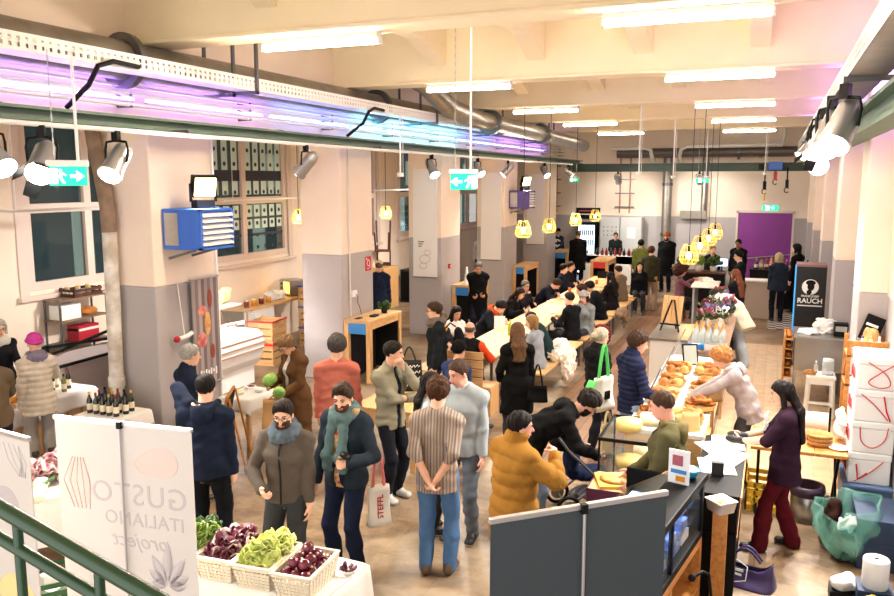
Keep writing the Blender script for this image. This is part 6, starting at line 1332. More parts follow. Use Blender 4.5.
def flow(pts, k=6):
    P = np.array([pts[0]] + list(pts) + [pts[-1]], float); out = []
    for i in range(1, len(P) - 2):
        for t in np.linspace(0, 1, k, endpoint=False): out.append(.5 * (2*P[i] + (P[i+1]-P[i-1])*t + (2*P[i-1]-5*P[i]+4*P[i+1]-P[i+2])*t*t + (-P[i-1]+3*P[i]-3*P[i+1]+P[i+2])*t**3))
    return out + [P[-1]]
# white foam boxes with red marks on a blue bin
FOAM = mat('white_foam', (.94, .95, .95), .7, bump=.1, bscale=120)
t = thing('blue_bin', 'big blue plastic bin under the stack of white boxes', 'bin', (1.02, 9.0, 0)); BLB = mat('bin_blue', (.35, .45, .62), .5)
MB().b2((-.22, -.32, 0), (.22, .32, .42), BLB).build('bin_body', t, .02); MB().b2((-.24, -.34, .42), (.22, .34, .46), BLB).build('lid', t, .01)
for i in range(4):
    z = .462 + i * .325; dx = (-.01, .0, .0, .012)[i]; t = thing('foam_box', 'white foam box with red ribbon mark, %s of the tall stack' % ('bottom one', 'second from below', 'third from below', 'topmost')[i], 'box', (1.03 + dx, 9.02, z), 0, 'white foam boxes on the blue bin')
    MB().b2((-.19, -.28, 0), (.19, .28, .25), FOAM).build('box_body', t, .012); MB().b2((-.195, -.285, .25), (.195, .285, .322), FOAM).build('lid', t, .012)
    st = ([(.12, .25), (.0, .12), (-.13, .02)], [(-.12, .27), (-.10, .12), (.0, .06), (.10, .14), (.13, .28)], [(-.13, .28), (.0, .17), (.12, .03)], [(-.10, .28), (.06, .17), (.10, .06), (.0, .03), (-.09, .08), (0, .17), (.13, .27)])[i]
    mb = MB().tube(flow([(a, -.290, b) for a, b in st]), .0055, RIBBON, 5)
    if i == 2: mb.tube([(.07, -.290, .27), (.10, -.290, .12), (.14, -.29, .02)], .008, RIBBON, 5)
    if i == 0: mb.tube([(-.12, -.29, .2), (-.1, -.29, .05), (-.02, -.29, .12)], .008, RIBBON, 5)
    for q in range(3): mb.tube([(-.2, -.15 + q * .1, .08 + .05 * q), (-.202, -.1 + q * .1, .18), (-.2, .0 + q * .08, .06)], .006, RIBBON, 4)
    mb.build('red_ribbon', t)
# trestle table with baskets, paper roll holder, bins, crate
t = thing('trestle_table', 'wooden trestle table behind the woman in maroon', 'table', (.36, 9.0, 0)); slab_top(t, .75, .92, .76, 3, OAK)
for a in (-.38, .38): MB().bar((a, -.3, 0), (a, .25, .72), .03, .03, BLACK).build('leg', t); MB().bar((a, .3, 0), (a, -.25, .72), .03, .03, BLACK).build('leg', t)
for i in range(3): solo('straw_basket', MB().lathe([(0, 0), (.10, 0), (.13, .05), (.125, .055), (.09, .012)], (0, 0, 0), WICK, 22), 'flat round straw basket, %s of the stack on the trestle table' % ('lowest', 'middle', 'top')[i], 'basket', (.56, 8.92, .76 + i * .035), 0, 'stacked straw baskets')
solo('plate', MB().lathe([(0, 0), (.07, 0), (.10, .02), (.095, .024), (.06, .008)], (0, 0, 0), WHITE, 20), 'white plate on the right end of the trestle table', 'plate', (.74, 8.85, .76))
t = thing('paper_roll_holder', 'black stand holding a white paper roll on the trestle table', 'paper roll', (.45, 9.25, .76)); [MB().b2((a - .01, -.01, 0), (a + .01, .01, .32), BLACK).b2((a - .02, -.1, 0), (a + .02, .1, .012), BLACK).build('upright', t) for a in (-.22, .22)]; MB().cyl((-.2, 0, .17), (.2, 0, .17), .09, PAPER, n=20).build('roll', t)
soft('flour_bag', 'white sack hanging at the end of the trestle table', 'bag', (.78, 9.2, .76), [((0, 0, .14), (.06, .1, .15)), ((0, .02, .26), (.04, .06, .08))], PAPER, .014, .01, flat=0)
t = thing('yellow_crate', 'yellow plastic crate under the trestle table', 'crate', (.05, 9.0, 0)); mb = MB(); W, L, H = .36, .5, .32
for k in range(4):
    z = .02 + k * .08
    mb.b2((-W/2, -L/2, z), (W/2, -L/2 + .015, z + .05), YEL); mb.b2((-W/2, L/2 - .015, z), (W/2, L/2, z + .05), YEL); mb.b2((-W/2, -L/2, z), (-W/2 + .015, L/2, z + .05), YEL); mb.b2((W/2 - .015, -L/2, z), (W/2, L/2, z + .05), YEL)
for a in np.linspace(-W/2, W/2 - .02, 5): mb.b2((a, -L/2, 0), (a + .02, -L/2 + .014, H), YEL)
for b in np.linspace(-L/2, L/2 - .02, 6): mb.b2((-W/2, b, 0), (-W/2 + .014, b + .02, H), YEL); mb.b2((W/2 - .014, b, 0), (W/2, b + .02, H), YEL)
mb.b2((-W/2, -L/2, 0), (W/2, L/2, .015), YEL); mb.build('crate_body', t)
t = thing('waste_bin', 'round steel bin with dark purple bag rim', 'bin', (.47, 8.74, 0)) ; MB().lathe([(0, 0), (.15, 0), (.16, .36), (.15, .36), (.14, .02)], (0, 0, 0), STEEL, 24).build('bin_body', t); MB().lathe([(.165, .28), (.175, .33), (.165, .385), (.13, .38), (.09, .30), (0, .26)], (0, 0, 0), mat('dark_purple_bag', (.20, .13, .22), .4), 24).build('bin_liner', t)
soft('brown_backpack', 'brown backpack leaning beside the steel bin', 'backpack', (.66, 8.28, 0), [((0, 0, .2), (.09, .12, .2)), ((.02, .0, .34), (.08, .10, .10))], cloth((.24, .15, .13)), .014, .012, flat=0)
FILM_ = mat('green_film', (.66, .90, .84), .18, alpha=.34, spec=.7, col2=(.40, .72, .66), scale=6)
def bagfn(u, v):
    a = 2*PI*u; r = (.10 + .14 * math.sin(PI * min(1, v * 1.15) * .62)) * (1 + .10 * math.sin(5*a + 6*v) + .05 * math.sin(11*a - 9*v)); return (r * 1.05 * math.cos(a), r * 1.25 * math.sin(a), .02 + .56 * v + .03 * v * math.cos(2*a) - .10 * v * v * (math.cos(a) < -.2))
t = thing('rubbish_bag', 'big translucent green rubbish bag hanging open below the foam boxes', 'bag', (.78, 7.95, 0)); t.scale = (1.12, 1.12, 1.0); mb = MB().sheet(bagfn, 40, 16, FILM_, .003); mb.build('film', t)
soft('', '', '', (0, 0, 0), [((0, 0, .10), (.13, .15, .09)), ((.03, .05, .2), (.10, .12, .07))], cloth((.16, .18, .18)), .02, .013, parent=t, flat=.015).name = 'rubbish'
soft('crumpled_paper', 'crumpled white paper in the green rubbish bag', 'paper', (.78, 7.93, .33), [((0, 0, .0), (.07, .06, .05)), ((.05, .05, .02), (.05, .05, .04))], PAPER, .02, .01, 2)
MBX = mat('bin_dark_blue', (.16, .24, .36), .5)
t = thing('plastic_crate', 'dark blue plastic crate at the right edge below the boxes', 'crate', (1.02, 8.05, 0)); MB().b2((-.16, -.3, 0), (.2, .3, .47), MBX).build('crate_body', t, .01); MB().b2((-.175, -.315, .44), (.21, .315, .48), MBX).b2((-.17, -.31, .22), (.205, .31, .25), MBX).build('rim', t, .004)
t = thing('paper_towel_roll', 'big white paper towel roll standing on the floor boxes', 'paper roll', (.92, 6.98, .22)); solo('low_box', MB().b2((-.13, -.12, 0), (.13, .12, .22), MBX), 'low dark blue box under the paper towel roll', 'box', (.92, 6.98, 0)); MB().lathe([(.02, 0), (.095, 0), (.1, .01), (.1, .23), (.095, .24), (.022, .24)], (0, 0, 0), PAPER, 28).build('roll', t); MB().cyl((0, 0, .239), (0, 0, .2405), .021, BLACK, n=14).build('core', t)
soft('dark_bag', 'dark bag with yellow piping at the lower right corner', 'bag', (.98, 6.70, 0), [((0, 0, .1), (.22, .2, .12)), ((-.15, .05, .1), (.14, .16, .11)), ((.1, -.2, .12), (.14, .16, .13))], cloth((.07, .08, .10)), .016, .012, flat=0)
soft('white_napkins', 'pile of white napkins beside the paper towel roll', 'napkins', (.72, 7.10, .10), [((0, 0, .05), (.1, .1, .06)), ((-.03, -.04, .1), (.07, .08, .04))], PAPER, .016, .011); solo('low_box', MB().b2((-.12, -.1, 0), (.12, .1, .1), BLACK), 'low black box under the white napkins', 'box', (.72, 7.10, 0))
solo('yellow_piping', MB().tube([(-.2, -.1, .18), (-.16, .0, .24), (-.06, .05, .26), (.02, .02, .25)], .01, YEL, 6), 'yellow strap on the dark bag at the lower right', 'strap', (.94, 6.67, 0))
# near right: deli fridge on wood, vendor's counter, cheese case
t = thing('deli_fridge', 'black deli display fridge with lit shelves in the right foreground', 'display fridge', (-.39, 6.29, 0), -9); W_, L_ = .62, 1.75; FB = mat('fridge_black', (.05, .05, .06), .5, spec=.12)
MB().b2((-W_, -L_, .72), (0, 0, .78), FB).b2((-W_ + .05, -L_, .78), (-W_ + .08, 0, 1.02), FB).b2((-W_, -.03, .78), (0, 0, 1.18), FB).b2((-W_, -L_, .78), (0, -L_ + .03, 1.18), FB).build('fridge_body', t, .004)
MB().b2((-.22, -L_, 1.18), (0.02, 0.02, 1.24), FB).build('top_deck', t, .008)
for y in (-L_ + .03, -.88, -.05): MB().b2((-.03, y, .78), (0, y + .03, 1.18), FB).build('door_post', t)
for y in (-L_ + .06, -.85): MB().b2((-.018, y, .79), (-.012, y + .8, 1.18), CLEAR).build('sliding_door', t)
for z in (.88, 1.02): MB().b2((-W_ + .1, -L_ + .05, z), (-.05, -.05, z + .008), CLEAR).build('glass_shelf', t)
MB().hexa([(-W_ - .02, -L_ + .02, .98), (-W_ - .01, -L_ + .02, .98), (-W_ - .01, -.02, .98), (-W_ - .02, -.02, .98), (-.23, -L_ + .02, 1.24), (-.22, -L_ + .02, 1.24), (-.22, -.02, 1.24), (-.23, -.02, 1.24)], CLEAR).build('slanted_glass', t)
for y in (-.03, -L_): MB().hexa([(-W_ - .02, y, .9), (-.20, y, .9), (-.20, y + .03, .9), (-W_ - .02, y + .03, .9), (-W_ - .02, y, .99), (-.20, y, 1.26), (-.20, y + .03, 1.26), (-W_ - .02, y + .03, .99)], PINEX).build('end_panel', t)
MB().b2((-.19, -L_ + .05, 1.165), (-.10, -.05, 1.175), mat('fridge_lamp', (.9, .95, 1), .4, emit=(.55, .75, 1.0), es=9.0)).build('lamp_strip', t)
wb = thing('wooden_cabinet', 'orange wooden cabinet under the deli fridge', 'cabinet', (-.39, 6.29, 0), -9); MB().b2((-W_, -L_, .02), (-W_ + .03, 0, .72), OAK).b2((-W_, -.03, .02), (0, 0, .72), OAK).b2((-W_, -L_, .66), (0, 0, .72), OAK).build('cabinet_body', wb, .003)
for y in (-L_, -.9, -.06): MB().b2((-.06, y, 0), (0, y + .06, .66), OAK).build('post', wb)
MB().b2((-W_ + .03, -L_, .30), (0, -.03, .33), OAK).build('shelf_board', wb); MB().b2((-W_ + .03, -L_, .0), (0, -.03, .03), OAK).build('bottom_board', wb)
PACK = mat('blue_pack', (.25, .42, .80), .3, col2=(.80, .88, .95), scale=12)
for i, (y, z, n_) in enumerate(((5.9, .785, 'far bottom'), (5.65, .785, 'second bottom'), (5.3, .785, 'third bottom'), (5.0, .785, 'near bottom'), (5.85, .89, 'far middle'), (5.55, .89, 'second middle'), (5.2, .89, 'third middle'), (5.8, 1.03, 'far top'), (5.4, 1.03, 'near top'))):
    for k, x in enumerate((-.14, -.40)): px, py = -.39 + x * math.cos(.157) + (y - 6.2) * math.sin(.157), 6.29 - x * math.sin(.157) + (y - 6.2) * math.cos(.157); solo('cheese_pack', MB().b2((-.08, -.1, 0), (.08, .1, .07), PACK if (i + k) % 3 else PAPER), 'wrapped pack on the deli fridge, %s spot, %s side' % (n_, 'staff' if k == 0 else 'customer'), 'package', (px, py, z), -9, 'packs in the deli fridge')
t = thing('flyer_stand', 'clear flyer holder with printed leaflets on the deli fridge', 'sign', (-.56, 5.98, 1.242), -15); MB().b2((-.08, -.006, 0), (.08, .006, .26), mat('leaflet', (.90, .92, .95), .5)).build('leaflet', t); MB().b2((-.05, -.009, .14), (.03, -.006, .22), PINKF).b2((-.06, -.009, .08), (.06, -.006, .11), BLUE).b2((-.02, -.009, .02), (.05, -.006, .06), HONEY).build('print', t); MB().b2((-.09, -.04, 0), (.09, .04, .008), CLEAR).build('foot', t)
t = thing('blue_bowl', 'turquoise bowl with white sugar on the deli fridge', 'bowl', (-.49, 6.14, 1.242)); MB().lathe([(0, 0), (.04, 0), (.075, .05), (.08, .07), (.074, .07), (.03, .015)], (0, 0, 0), mat('turquoise_glaze', (.10, .55, .70), .25, coat=.5), 24).build('bowl_body', t); MB().ell((0, 0, .06), (.066, .066, .022), PAPER, 16, noise=.08).build('sugar', t)
t = thing('cable_plug', 'black power cable hanging down the deli fridge side', 'cable', (-.36, 5.80, .55)); MB().tube([(-.05, -.1, .1), (.02, -.05, .14), (.06, 0, .1), (.08, .05, -.1), (.07, .06, -.5)], .012, BLACK, 6).build('cable', t); MB().ell((-.05, -.1, .1), (.03, .03, .03), BLACK, 8).build('plug', t)
soft('pink_cloth', 'pink patterned cloth on the lower board of the wooden base', 'cloth', (-.62, 4.85, .33), [((0, 0, .1), (.14, .2, .11)), ((0, -.15, .08), (.12, .12, .09))], mat('pink_pattern', (.88, .50, .60), .8, col2=(.95, .85, .85), scale=30), .014, .012, flat=0)
t = thing('service_counter', 'black service counter with white papers behind the cheese seller', 'counter', (-.37, 7.4, 0)); MB().b2((-.13, -.75, .05), (.22, .8, .90), FB).build('counter_body', t, .004); MB().b2((-.15, -.77, .90), (.24, .82, .95), FB).build('counter_top', t, .004); MB().b2((.235, -.77, .91), (.25, .82, .945), OAK).build('wood_edge', t); MB().b2((-.11, -.7, 0), (.2, .75, .05), FB).build('plinth', t); MB().b2((.222, -.6, .5), (.226, .7, .53), OAK).build('trim_rail', t)
for i, (x, y, r) in enumerate(((-.36, 7.3, 10), (-.28, 7.6, -20), (-.38, 7.8, 30), (-.3, 8.0, 5))): solo('paper_sheet', MB().b2((-.15, -.2, 0), (.15, .2, .006 + .002 * i), PAPER), 'white wrapping sheet on the black counter, %s from the front' % words_n[i], 'paper', (x, y, .951 + .001 * i), r, 'sheets on the black counter')
solo('card_terminal', MB().b2((-.05, -.03, 0), (.05, .03, .12), mat('dark_grey_plastic', (.20, .20, .22), .4)), 'dark card terminal standing on the white papers', 'card terminal', (-.34, 7.08, .951), 8)
t = thing('plastic_tub', 'white plastic tub on a wooden post beside the fridge', 'tub', (-.27, 6.46, .88)); MB().lathe([(.05, 0), (.10, 0), (.12, .09), (.13, .09), (.128, .1), (.11, .095), (.09, .01)], (0, 0, 0), PAPER, 4).build('tub_body', t); MB().ell((0, 0, .045), (.07, .07, .03), HONEY, 10, noise=.1).build('cheese_cubes', t)
solo('wooden_post', MB().b2((-.055, -.07, 0), (.055, .07, .88), OAK), 'orange wooden pedestal beside the deli fridge', 'pedestal', (-.27, 6.46, 0))
t = thing('cheese_case', 'black framed glass case with cheese wheels', 'display case', (-1.12, 7.55, 0)); MB().b2((-.28, -.4, 0), (.27, .4, .48), FB).build('base', t, .004)
for a in (-.28, .255):
    for b in (-.4, .385): MB().b2((a, b, .48), (a + .016, b + .016, 1.12), FB).build('frame_post', t)
MB().b2((-.285, -.405, 1.11), (.275, -.385, 1.14), FB).b2((-.285, .39, 1.11), (.275, .405, 1.14), FB).b2((-.285, -.4, 1.11), (-.265, .4, 1.14), FB).b2((.255, -.4, 1.11), (.275, .4, 1.14), FB).build('top_frame', t)
for lo, hi, n_ in (((-.275, -.398, .48), (.27, -.394, 1.11), 'f'), ((-.278, -.39, .48), (-.274, .39, 1.11), 'l'), ((-.27, -.39, 1.125), (.26, .39, 1.13), 't'), ((-.26, -.38, .80), (.25, .38, .806), 's')): MB().b2(lo, hi, CLEAR).build('glass', t)
CHEE = mat('cheese', (.93, .82, .48), .5, var=.08, scale=8); RIND = mat('cheese_rind', (.85, .70, .38), .6)
for i, (x, y, z, r, h) in enumerate(((-1.2, 7.35, .482, .12, .12), (-1.02, 7.65, .482, .13, .10), (-1.22, 7.75, .482, .10, .11), (-1.15, 7.4, .808, .13, .09), (-1.05, 7.7, .808, .11, .12), (-1.18, 7.5, 1.142, .12, .09), (-1.02, 7.72, 1.142, .09, .10))): solo('cheese', MB().lathe([(0, 0), (r, 0), (r + .005, h * .5), (r, h), (0, h)], (0, 0, 0), CHEE if i % 2 else mat('pale_cheese', (.95, .91, .78), .5), 24), ('yellow' if i % 2 else 'pale') + ' cheese wheel %s the glass case, %s' % ('on top of' if z > 1.1 else 'in', ('bottom front', 'bottom middle', 'bottom back', 'shelf front', 'shelf back', 'front', 'back')[i]), 'cheese', (x, y, z), 0, 'cheese wheels')
t = thing('tasting_table', 'small table with purple cloth before the cheese seller', 'table', (-1.17, 6.78, 0)); MB().b2((-.2, -.22, .83), (.2, .22, .87), PINE).build('tabletop', t); MB().b2((-.205, -.225, .45), (-.195, .225, .872), mat('purple_cloth', (.34, .14, .28), .8)).b2((-.2, -.228, .45), (.2, -.22, .872), mat('purple_cloth', (.34, .14, .28), .8)).b2((.195, -.225, .45), (.205, .225, .872), mat('purple_cloth', (.34, .14, .28), .8)).build('cloth', t); [MB().b2((a, b, 0), (a + .03, b + .03, .83), BLACK).build('leg', t) for a in (-.18, .15) for b in (-.2, .17)]
solo('cutting_board', MB().box((0, 0, .012), (.32, .34, .024), mat('yellow_board', (.90, .76, .35), .5), 20), 'yellow cutting board with flat bread on the tasting table', 'board', (-1.17, 6.78, .874)); solo('flat_bread', MB().lathe([(0, 0), (.12, 0), (.135, .012), (.11, .025), (0, .03)], (0, 0, 0), PALEB, 24), 'round flat bread on the yellow cutting board', 'bread', (-1.17, 6.78, .899))

# ---------------------------------------------------------------- vegetable stall in front, left
t = thing('vegetable_table', 'trestle table under the white cloth carrying vegetable baskets', 'table', (-3.18, 4.48, 0), -3); MB().b2((-.78, -.30, .74), (.60, .32, .775), PINEX).build('tabletop', t); [MB().bar((a, b, 0), (a * .95, b * .9, .74), .04, .04, PINEZ).build('leg', t) for a in (-.65, .5) for b in (-.26, .27)]
def vcloth(u, v):
    W, L, drop = 1.38, .62, .5; x = (u - .5) * (W + 2*drop); y = (v - .5) * (L + 2*drop); ox, oy = max(0, abs(x) - W/2), max(0, abs(y) - L/2)
    px = math.copysign(W/2 + .012 + .05 * ox / drop + .03 * math.sin(8*y) * ox / drop, x) if ox else x; py = math.copysign(L/2 + .012 + .04 * oy / drop + .03 * math.sin(7*x + 1) * oy / drop, y) if oy else y
    return (px - .09, py + .01, .782 - max(ox, oy) - .2 * min(ox, oy))
solo('tablecloth', MB().sheet(vcloth, 44, 36, CLOTHW, .004), 'white cloth over the vegetable table in the foreground', 'tablecloth', (-3.18, 4.48, 0), -3)
BASK = mat('cream_plastic', (.90, .86, .77), .45)
def vbasket(loc, rz, label, W=.28, L=.42, H=.16):
    t = thing('vegetable_basket', label, 'basket', loc, rz, 'cream plastic vegetable baskets'); mb = MB(); tp = 1.0; bt = .84
    def side(p0, p1, q0, q1):   # an open weave panel between bottom edge p and top edge q
        p0, p1, q0, q1 = [np.array(a, float) for a in (p0, p1, q0, q1)]; n = 9
        for k in range(n + 1): a = k / n; mb.bar(p0 + (p1 - p0) * a, q0 + (q1 - q0) * a, .007, .016, BASK)
        for k in range(5): a = (k + .5) / 6.2; mb.bar(p0 + (q0 - p0) * a, p1 + (q1 - p1) * a, .010, .019, BASK)
        mb.bar(q0 + (p0 - q0) * .05, q1 + (p1 - q1) * .05, .014, .022, BASK)
    c = lambda a, b, k: (a * W/2 * k, b * L/2 * k, 0 if k == bt else H)
    for (a, b), (e, f) in (((-1,-1),(1,-1)), ((1,-1),(1,1)), ((1,1),(-1,1)), ((-1,1),(-1,-1))): side(c(a, b, bt), c(e, f, bt), c(a, b, tp), c(e, f, tp))
    mb.build('weave', t)
    MB().b2((-W/2*bt, -L/2*bt, 0), (W/2*bt, L/2*bt, .008), BASK).build('bottom', t)
    r = MB(); e = .012
    for s in (-1, 1): r.b2((-W/2 - e, s*L/2 - e, H), (W/2 + e, s*L/2 + e, H + .014), BASK); r.b2((s*W/2 - e, -L/2, H), (s*W/2 + e, L/2, H + .014), BASK)
    r.build('rim', t, .004)
    return t
BX = [(-3.72, 4.33), (-3.42, 4.34), (-3.11, 4.34), (-2.80, 4.34)]
for (x, y), l in zip(BX, ('cream basket of green lettuce, leftmost on the vegetable table', 'cream basket of dark radicchio on the vegetable table', 'cream basket of pale chicory on the vegetable table', 'cream basket of red onions, rightmost on the vegetable table')): vbasket((x, y, .786), 4, l)
for i, (dx, dy, dz) in enumerate(((-.06, -.09, 0), (.06, -.08, 0), (-.05, .05, .03), (.06, .06, .02), (0, .14, .04), (0, -.02, .08))): veg('lettuce_head', 'green lettuce head in the leftmost basket, %s' % ('near left', 'near right', 'middle left', 'middle right', 'far', 'on top')[i], (BX[0][0] + dx, BX[0][1] + dy, .87 + dz), LETT if i % 4 else LEAF, 100 + i, .085, 44, 'lettuces in the basket', .052)
for i, (dx, dy, dz) in enumerate(((-.06, -.09, 0), (.06, -.08, 0), (-.05, .05, .03), (.06, .06, .02), (0, .14, .05), (0, -.02, .07))): veg('radicchio_head', 'dark purple radicchio in the second basket, %s' % ('near left', 'near right', 'middle left', 'middle right', 'far', 'on top')[i], (BX[1][0] + dx, BX[1][1] + dy, .87 + dz), PURV, 120 + i, .075, 26, 'radicchio in the basket', .05, VEIN)
for i, (dx, dy, dz) in enumerate(((-.06, -.09, 0), (.06, -.08, 0), (-.05, .05, .02), (.06, .06, .02), (0, .14, .04), (0, -.02, .07))): veg('chicory_head', 'pale green chicory in the third basket, %s' % ('near left', 'near right', 'middle left', 'middle right', 'far', 'on top')[i], (BX[2][0] + dx, BX[2][1] + dy, .885 + dz), PALEG, 140 + i, .08, 34, 'chicory in the basket', .05)
ONI = mat('red_onion', (.42, .10, .20), .22, col2=(.28, .05, .13), scale=7, coat=.3); ROOT = mat('onion_root', (.85, .72, .66), .7)
k = 0; pos = [(a, b, 0) for a in (-.075, 0, .075) for b in (-.12, -.04, .04, .12)] + [(a, b, .065) for a in (-.04, .04) for b in (-.08, 0, .08)] + [(0, .03, .125)]
for i, (dx, dy, dz) in enumerate(pos):
    R = rotm(rg.uniform(-50, 50), rg.uniform(-50, 50), rg.uniform(0, 360)); t = thing('red_onion', 'shiny red onion in the rightmost basket, %s layer, %s' % (('lower', 'upper', 'top')[0 if dz == 0 else (1 if dz < .1 else 2)], 'spot %s' % ('one', 'two', 'three', 'four', 'five', 'six', 'seven', 'eight', 'nine', 'ten', 'eleven', 'twelve')[i % 12]), 'onion', (BX[3][0] + dx, BX[3][1] + dy, .915 + dz), 0, 'red onions in the basket')
    t['label'] = 'shiny red onion heaped in the rightmost cream basket'
    MB().ell((0, 0, 0), (.043, .043, .039), ONI, 16, R=R).build('bulb', t); e = R @ np.array((0, 0, .037)); MB().cyl(e, e * 1.35, .010, ROOT, .003, n=7).build('root', t)
t = thing('small_bowl', 'small white bowl of chopped red leaves at the table corner', 'bowl', (-2.62, 4.60, .786)); MB().lathe([(0, 0), (.04, 0), (.065, .03), (.06, .032), (.03, .01)], (0, 0, 0), PAPER, 20).build('bowl_body', t); leaves(MB(), (0, 0, .025), .035, 14, PURV, 9, .03).build('chopped_leaves', t)
t = thing('tasting_table', 'small wooden table with white cloth near the meat counter', 'table', (-6.18, 8.32, 0)); MB().b2((-.22, -.30, .74), (.24, .30, .78), PINE).build('tabletop', t); [MB().b2((a, b, 0), (a + .05, b + .05, .74), PINEZ).build('leg', t) for a in (-.2, .17) for b in (-.28, .22)]
table_cloth('white cloth on the small table near the meat counter', 'tablecloth', -6.39, -5.95, 8.03, 8.61, .78, .16)
for i, (x, y, m) in enumerate(((-6.22, 8.2, YELP), (-6.05, 8.4, PAPER), (-6.25, 8.48, JAMG))): t = thing('sample_bowl', '%s sample bowl on the small white table' % ('yellow', 'white', 'dark red')[i], 'bowl', (x, y, .79), 0, 'sample bowls'); MB().lathe([(0, 0), (.05, 0), (.08, .04), (.074, .042), (.04, .01)], (0, 0, 0), WHITE, 18).build('bowl_body', t); MB().ell((0, 0, .03), (.06, .06, .02), m, 10, noise=.1).build('samples', t)
t = thing('chalkboard', 'black chalkboard stand with wooden frame before the small white table', 'chalkboard', (-5.98, 7.72, 0), -62); MB().hexa([(-.25, -.18, 0), (.25, -.18, 0), (.25, -.16, 0), (-.25, -.16, 0), (-.25, 0, .95), (.25, 0, .95), (.25, .02, .95), (-.25, .02, .95)], CHAR).build('board', t); [MB().bar((a, -.18, 0), (a, .0, .97), .03, .03, OAK).build('frame_side', t) for a in (-.26, .26)]; MB().bar((-.26, .0, .96), (.26, .0, .96), .03, .03, OAK).build('frame_top', t); [MB().bar((a, .2, 0), (a, .02, .94), .03, .02, OAK).build('rear_leg', t) for a in (-.24, .24)]
for q in range(5): MB().bar((-.18, -.17 + .03 * q, .25 + q * .13), (.10 - .03 * (q % 2), -.17 + .03 * q, .26 + q * .13), .012, .022, PAPER).build('chalk_line', t)
# second vegetable table at the far left, behind the banners
t = thing('side_table', 'white draped side table with radicchio between the banners', 'table', (-6.0, 4.95, 0), -40); MB().b2((-.35, -.55, .74), (.35, .55, .78), PINE).build('tabletop', t); [MB().b2((a, b, 0), (a + .05, b + .05, .74), PINEZ).build('leg', t) for a in (-.33, .28) for b in (-.5, .45)]
MB().b2((-.36, -.56, .78), (.36, .56, .786), CLOTHW).b2((-.37, -.56, .35), (-.36, .56, .786), CLOTHW).b2((.36, -.56, .35), (.37, .56, .786), CLOTHW).b2((-.36, -.57, .35), (.36, -.56, .786), CLOTHW).build('cloth', t)
VEINR = mat('striped_radicchio', (.60, .16, .26), .5, col2=(.93, .86, .84), scale=26)
for i, (x, y) in enumerate(((-6.25, 5.12), (-6.12, 5.25), (-6.10, 5.0), (-6.22, 4.95), (-6.0, 5.12), (-6.18, 5.38))): veg('radicchio_head', 'red and white radicchio on the side table, %s of the pile' % ('left', 'back', 'front', 'near left', 'right', 'far')[i], (x, y, .79), VEINR, 160 + i, .085, 18, 'radicchio on the side table', .095, VEIN)
FENN = mat('fennel_white', (.93, .94, .88), .5, col2=(.80, .86, .66), scale=6)
for i, (x, y) in enumerate(((-5.88, 4.9), (-5.75, 4.78), (-5.85, 4.7), (-5.66, 4.66))): t = thing('fennel_bulb', 'white fennel bulb on the side table, %s' % ('farthest', 'second', 'left', 'nearest')[i], 'fennel', (x, y, .79), 30 * i, 'fennel on the side table'); MB().ell((0, 0, .055), (.06, .08, .055), FENN, 14, noise=.04, seed=i).build('bulb', t); MB().tube([(0, .06, .06), (.02, .13, .09), (.05, .2, .09)], .014, LEAF, 6).tube([(0, .06, .06), (-.02, .14, .07), (-.03, .22, .06)], .012, LEAF, 6).build('stalk', t)
crate((-5.55, 4.62, 0), .45, .35, .22, mat('green_crate', (.20, .36, .22), .5), 'green crate of packets on the floor between the banners', -40)
for i in range(5): solo('paper_packet', MB().box((0, 0, .05), (.12, .09, .09), PAPER, 20 * i), 'white packet in the green floor crate, %s' % ('near', 'left', 'right', 'far', 'middle')[i], 'packet', (-5.55 + (.10, -.08, .1, -.05, .0)[i], 4.62 + (-.06, -.05, .07, .07, .0)[i], .015 if i < 4 else .10), 0, 'packets in the green crate')
# ---------------------------------------------------------------- roll-up banners and the stair rail
ALU = mat('aluminium', (.80, .81, .83), .3, .9); BANW = mat('banner_film', (.84, .82, .81), .55); BANG = mat('banner_back_grey', (.25, .29, .325), .7, spec=.2); FAINT = mat('print_showing_through', (.76, .74, .76), .6); FPINK = mat('pink_showing_through', (.88, .80, .78), .6); FPUR = mat('outline_showing_through', (.76, .70, .69), .6)
def rollup(loc, rz, W, H, m, label, pole=True, nm='roll_up_banner'):
    t = thing(nm, label, 'banner', loc, rz, 'roll-up banners seen from behind'); MB().b2((-W/2, -.003, .06), (W/2, .003, H), m).build('banner_sheet', t); MB().b2((-W/2 - .005, -.014, H - .005), (W/2 + .005, .014, H + .02), ALU).build('top_rail', t, .003); MB().b2((-W/2 - .01, -.06, 0), (W/2 + .01, .06, .08), ALU).build('base_case', t, .01)
    MB().cyl((0, -.03, .05), (0, -.02, H + .01), .009, ALU, n=8).b2((-.015, -.03, H - .02), (.015, .0, H + .025), BLACK).build('pole', t)
    return t
# white pair
A = np.array((-4.18, 3.62)); Bp = np.array((-3.18, 3.72)); dd = (Bp - A); ang = math.degrees(math.atan2(dd[1], dd[0]))
c1 = A + dd * .5
t = rollup((float(c1[0]), float(c1[1]), 0), ang, 1.0, 2.0, BANW, 'white roll-up banner with mirrored GUSTO ITALIANO print showing through')
def mirrored(txt, size, x, z, m=FAINT, tilt=0, **k):
    o = lettering(txt, size, m, t, (x, -.0045, z), (90, 0, 180 + 0), **k); o.rotation_euler = (math.radians(90), math.radians(tilt), math.radians(180)); o.name = 'mirrored_lettering'; o.location = (x, -.0035, z); return o
mirrored('GUSTO', .20, .10, 1.545, spacing=1.1); mirrored('ITALIANO', .125, .13, 1.385, spacing=1.05); mirrored('project', .14, .10, 1.245, shear=.3)
mb = MB()
mb.ell((.27, -.0035, 1.78), (.13, .0012, .10), FPINK, 24); mb.ell((.20, -.0035, 1.76), (.11, .0012, .07), FPINK, 20)
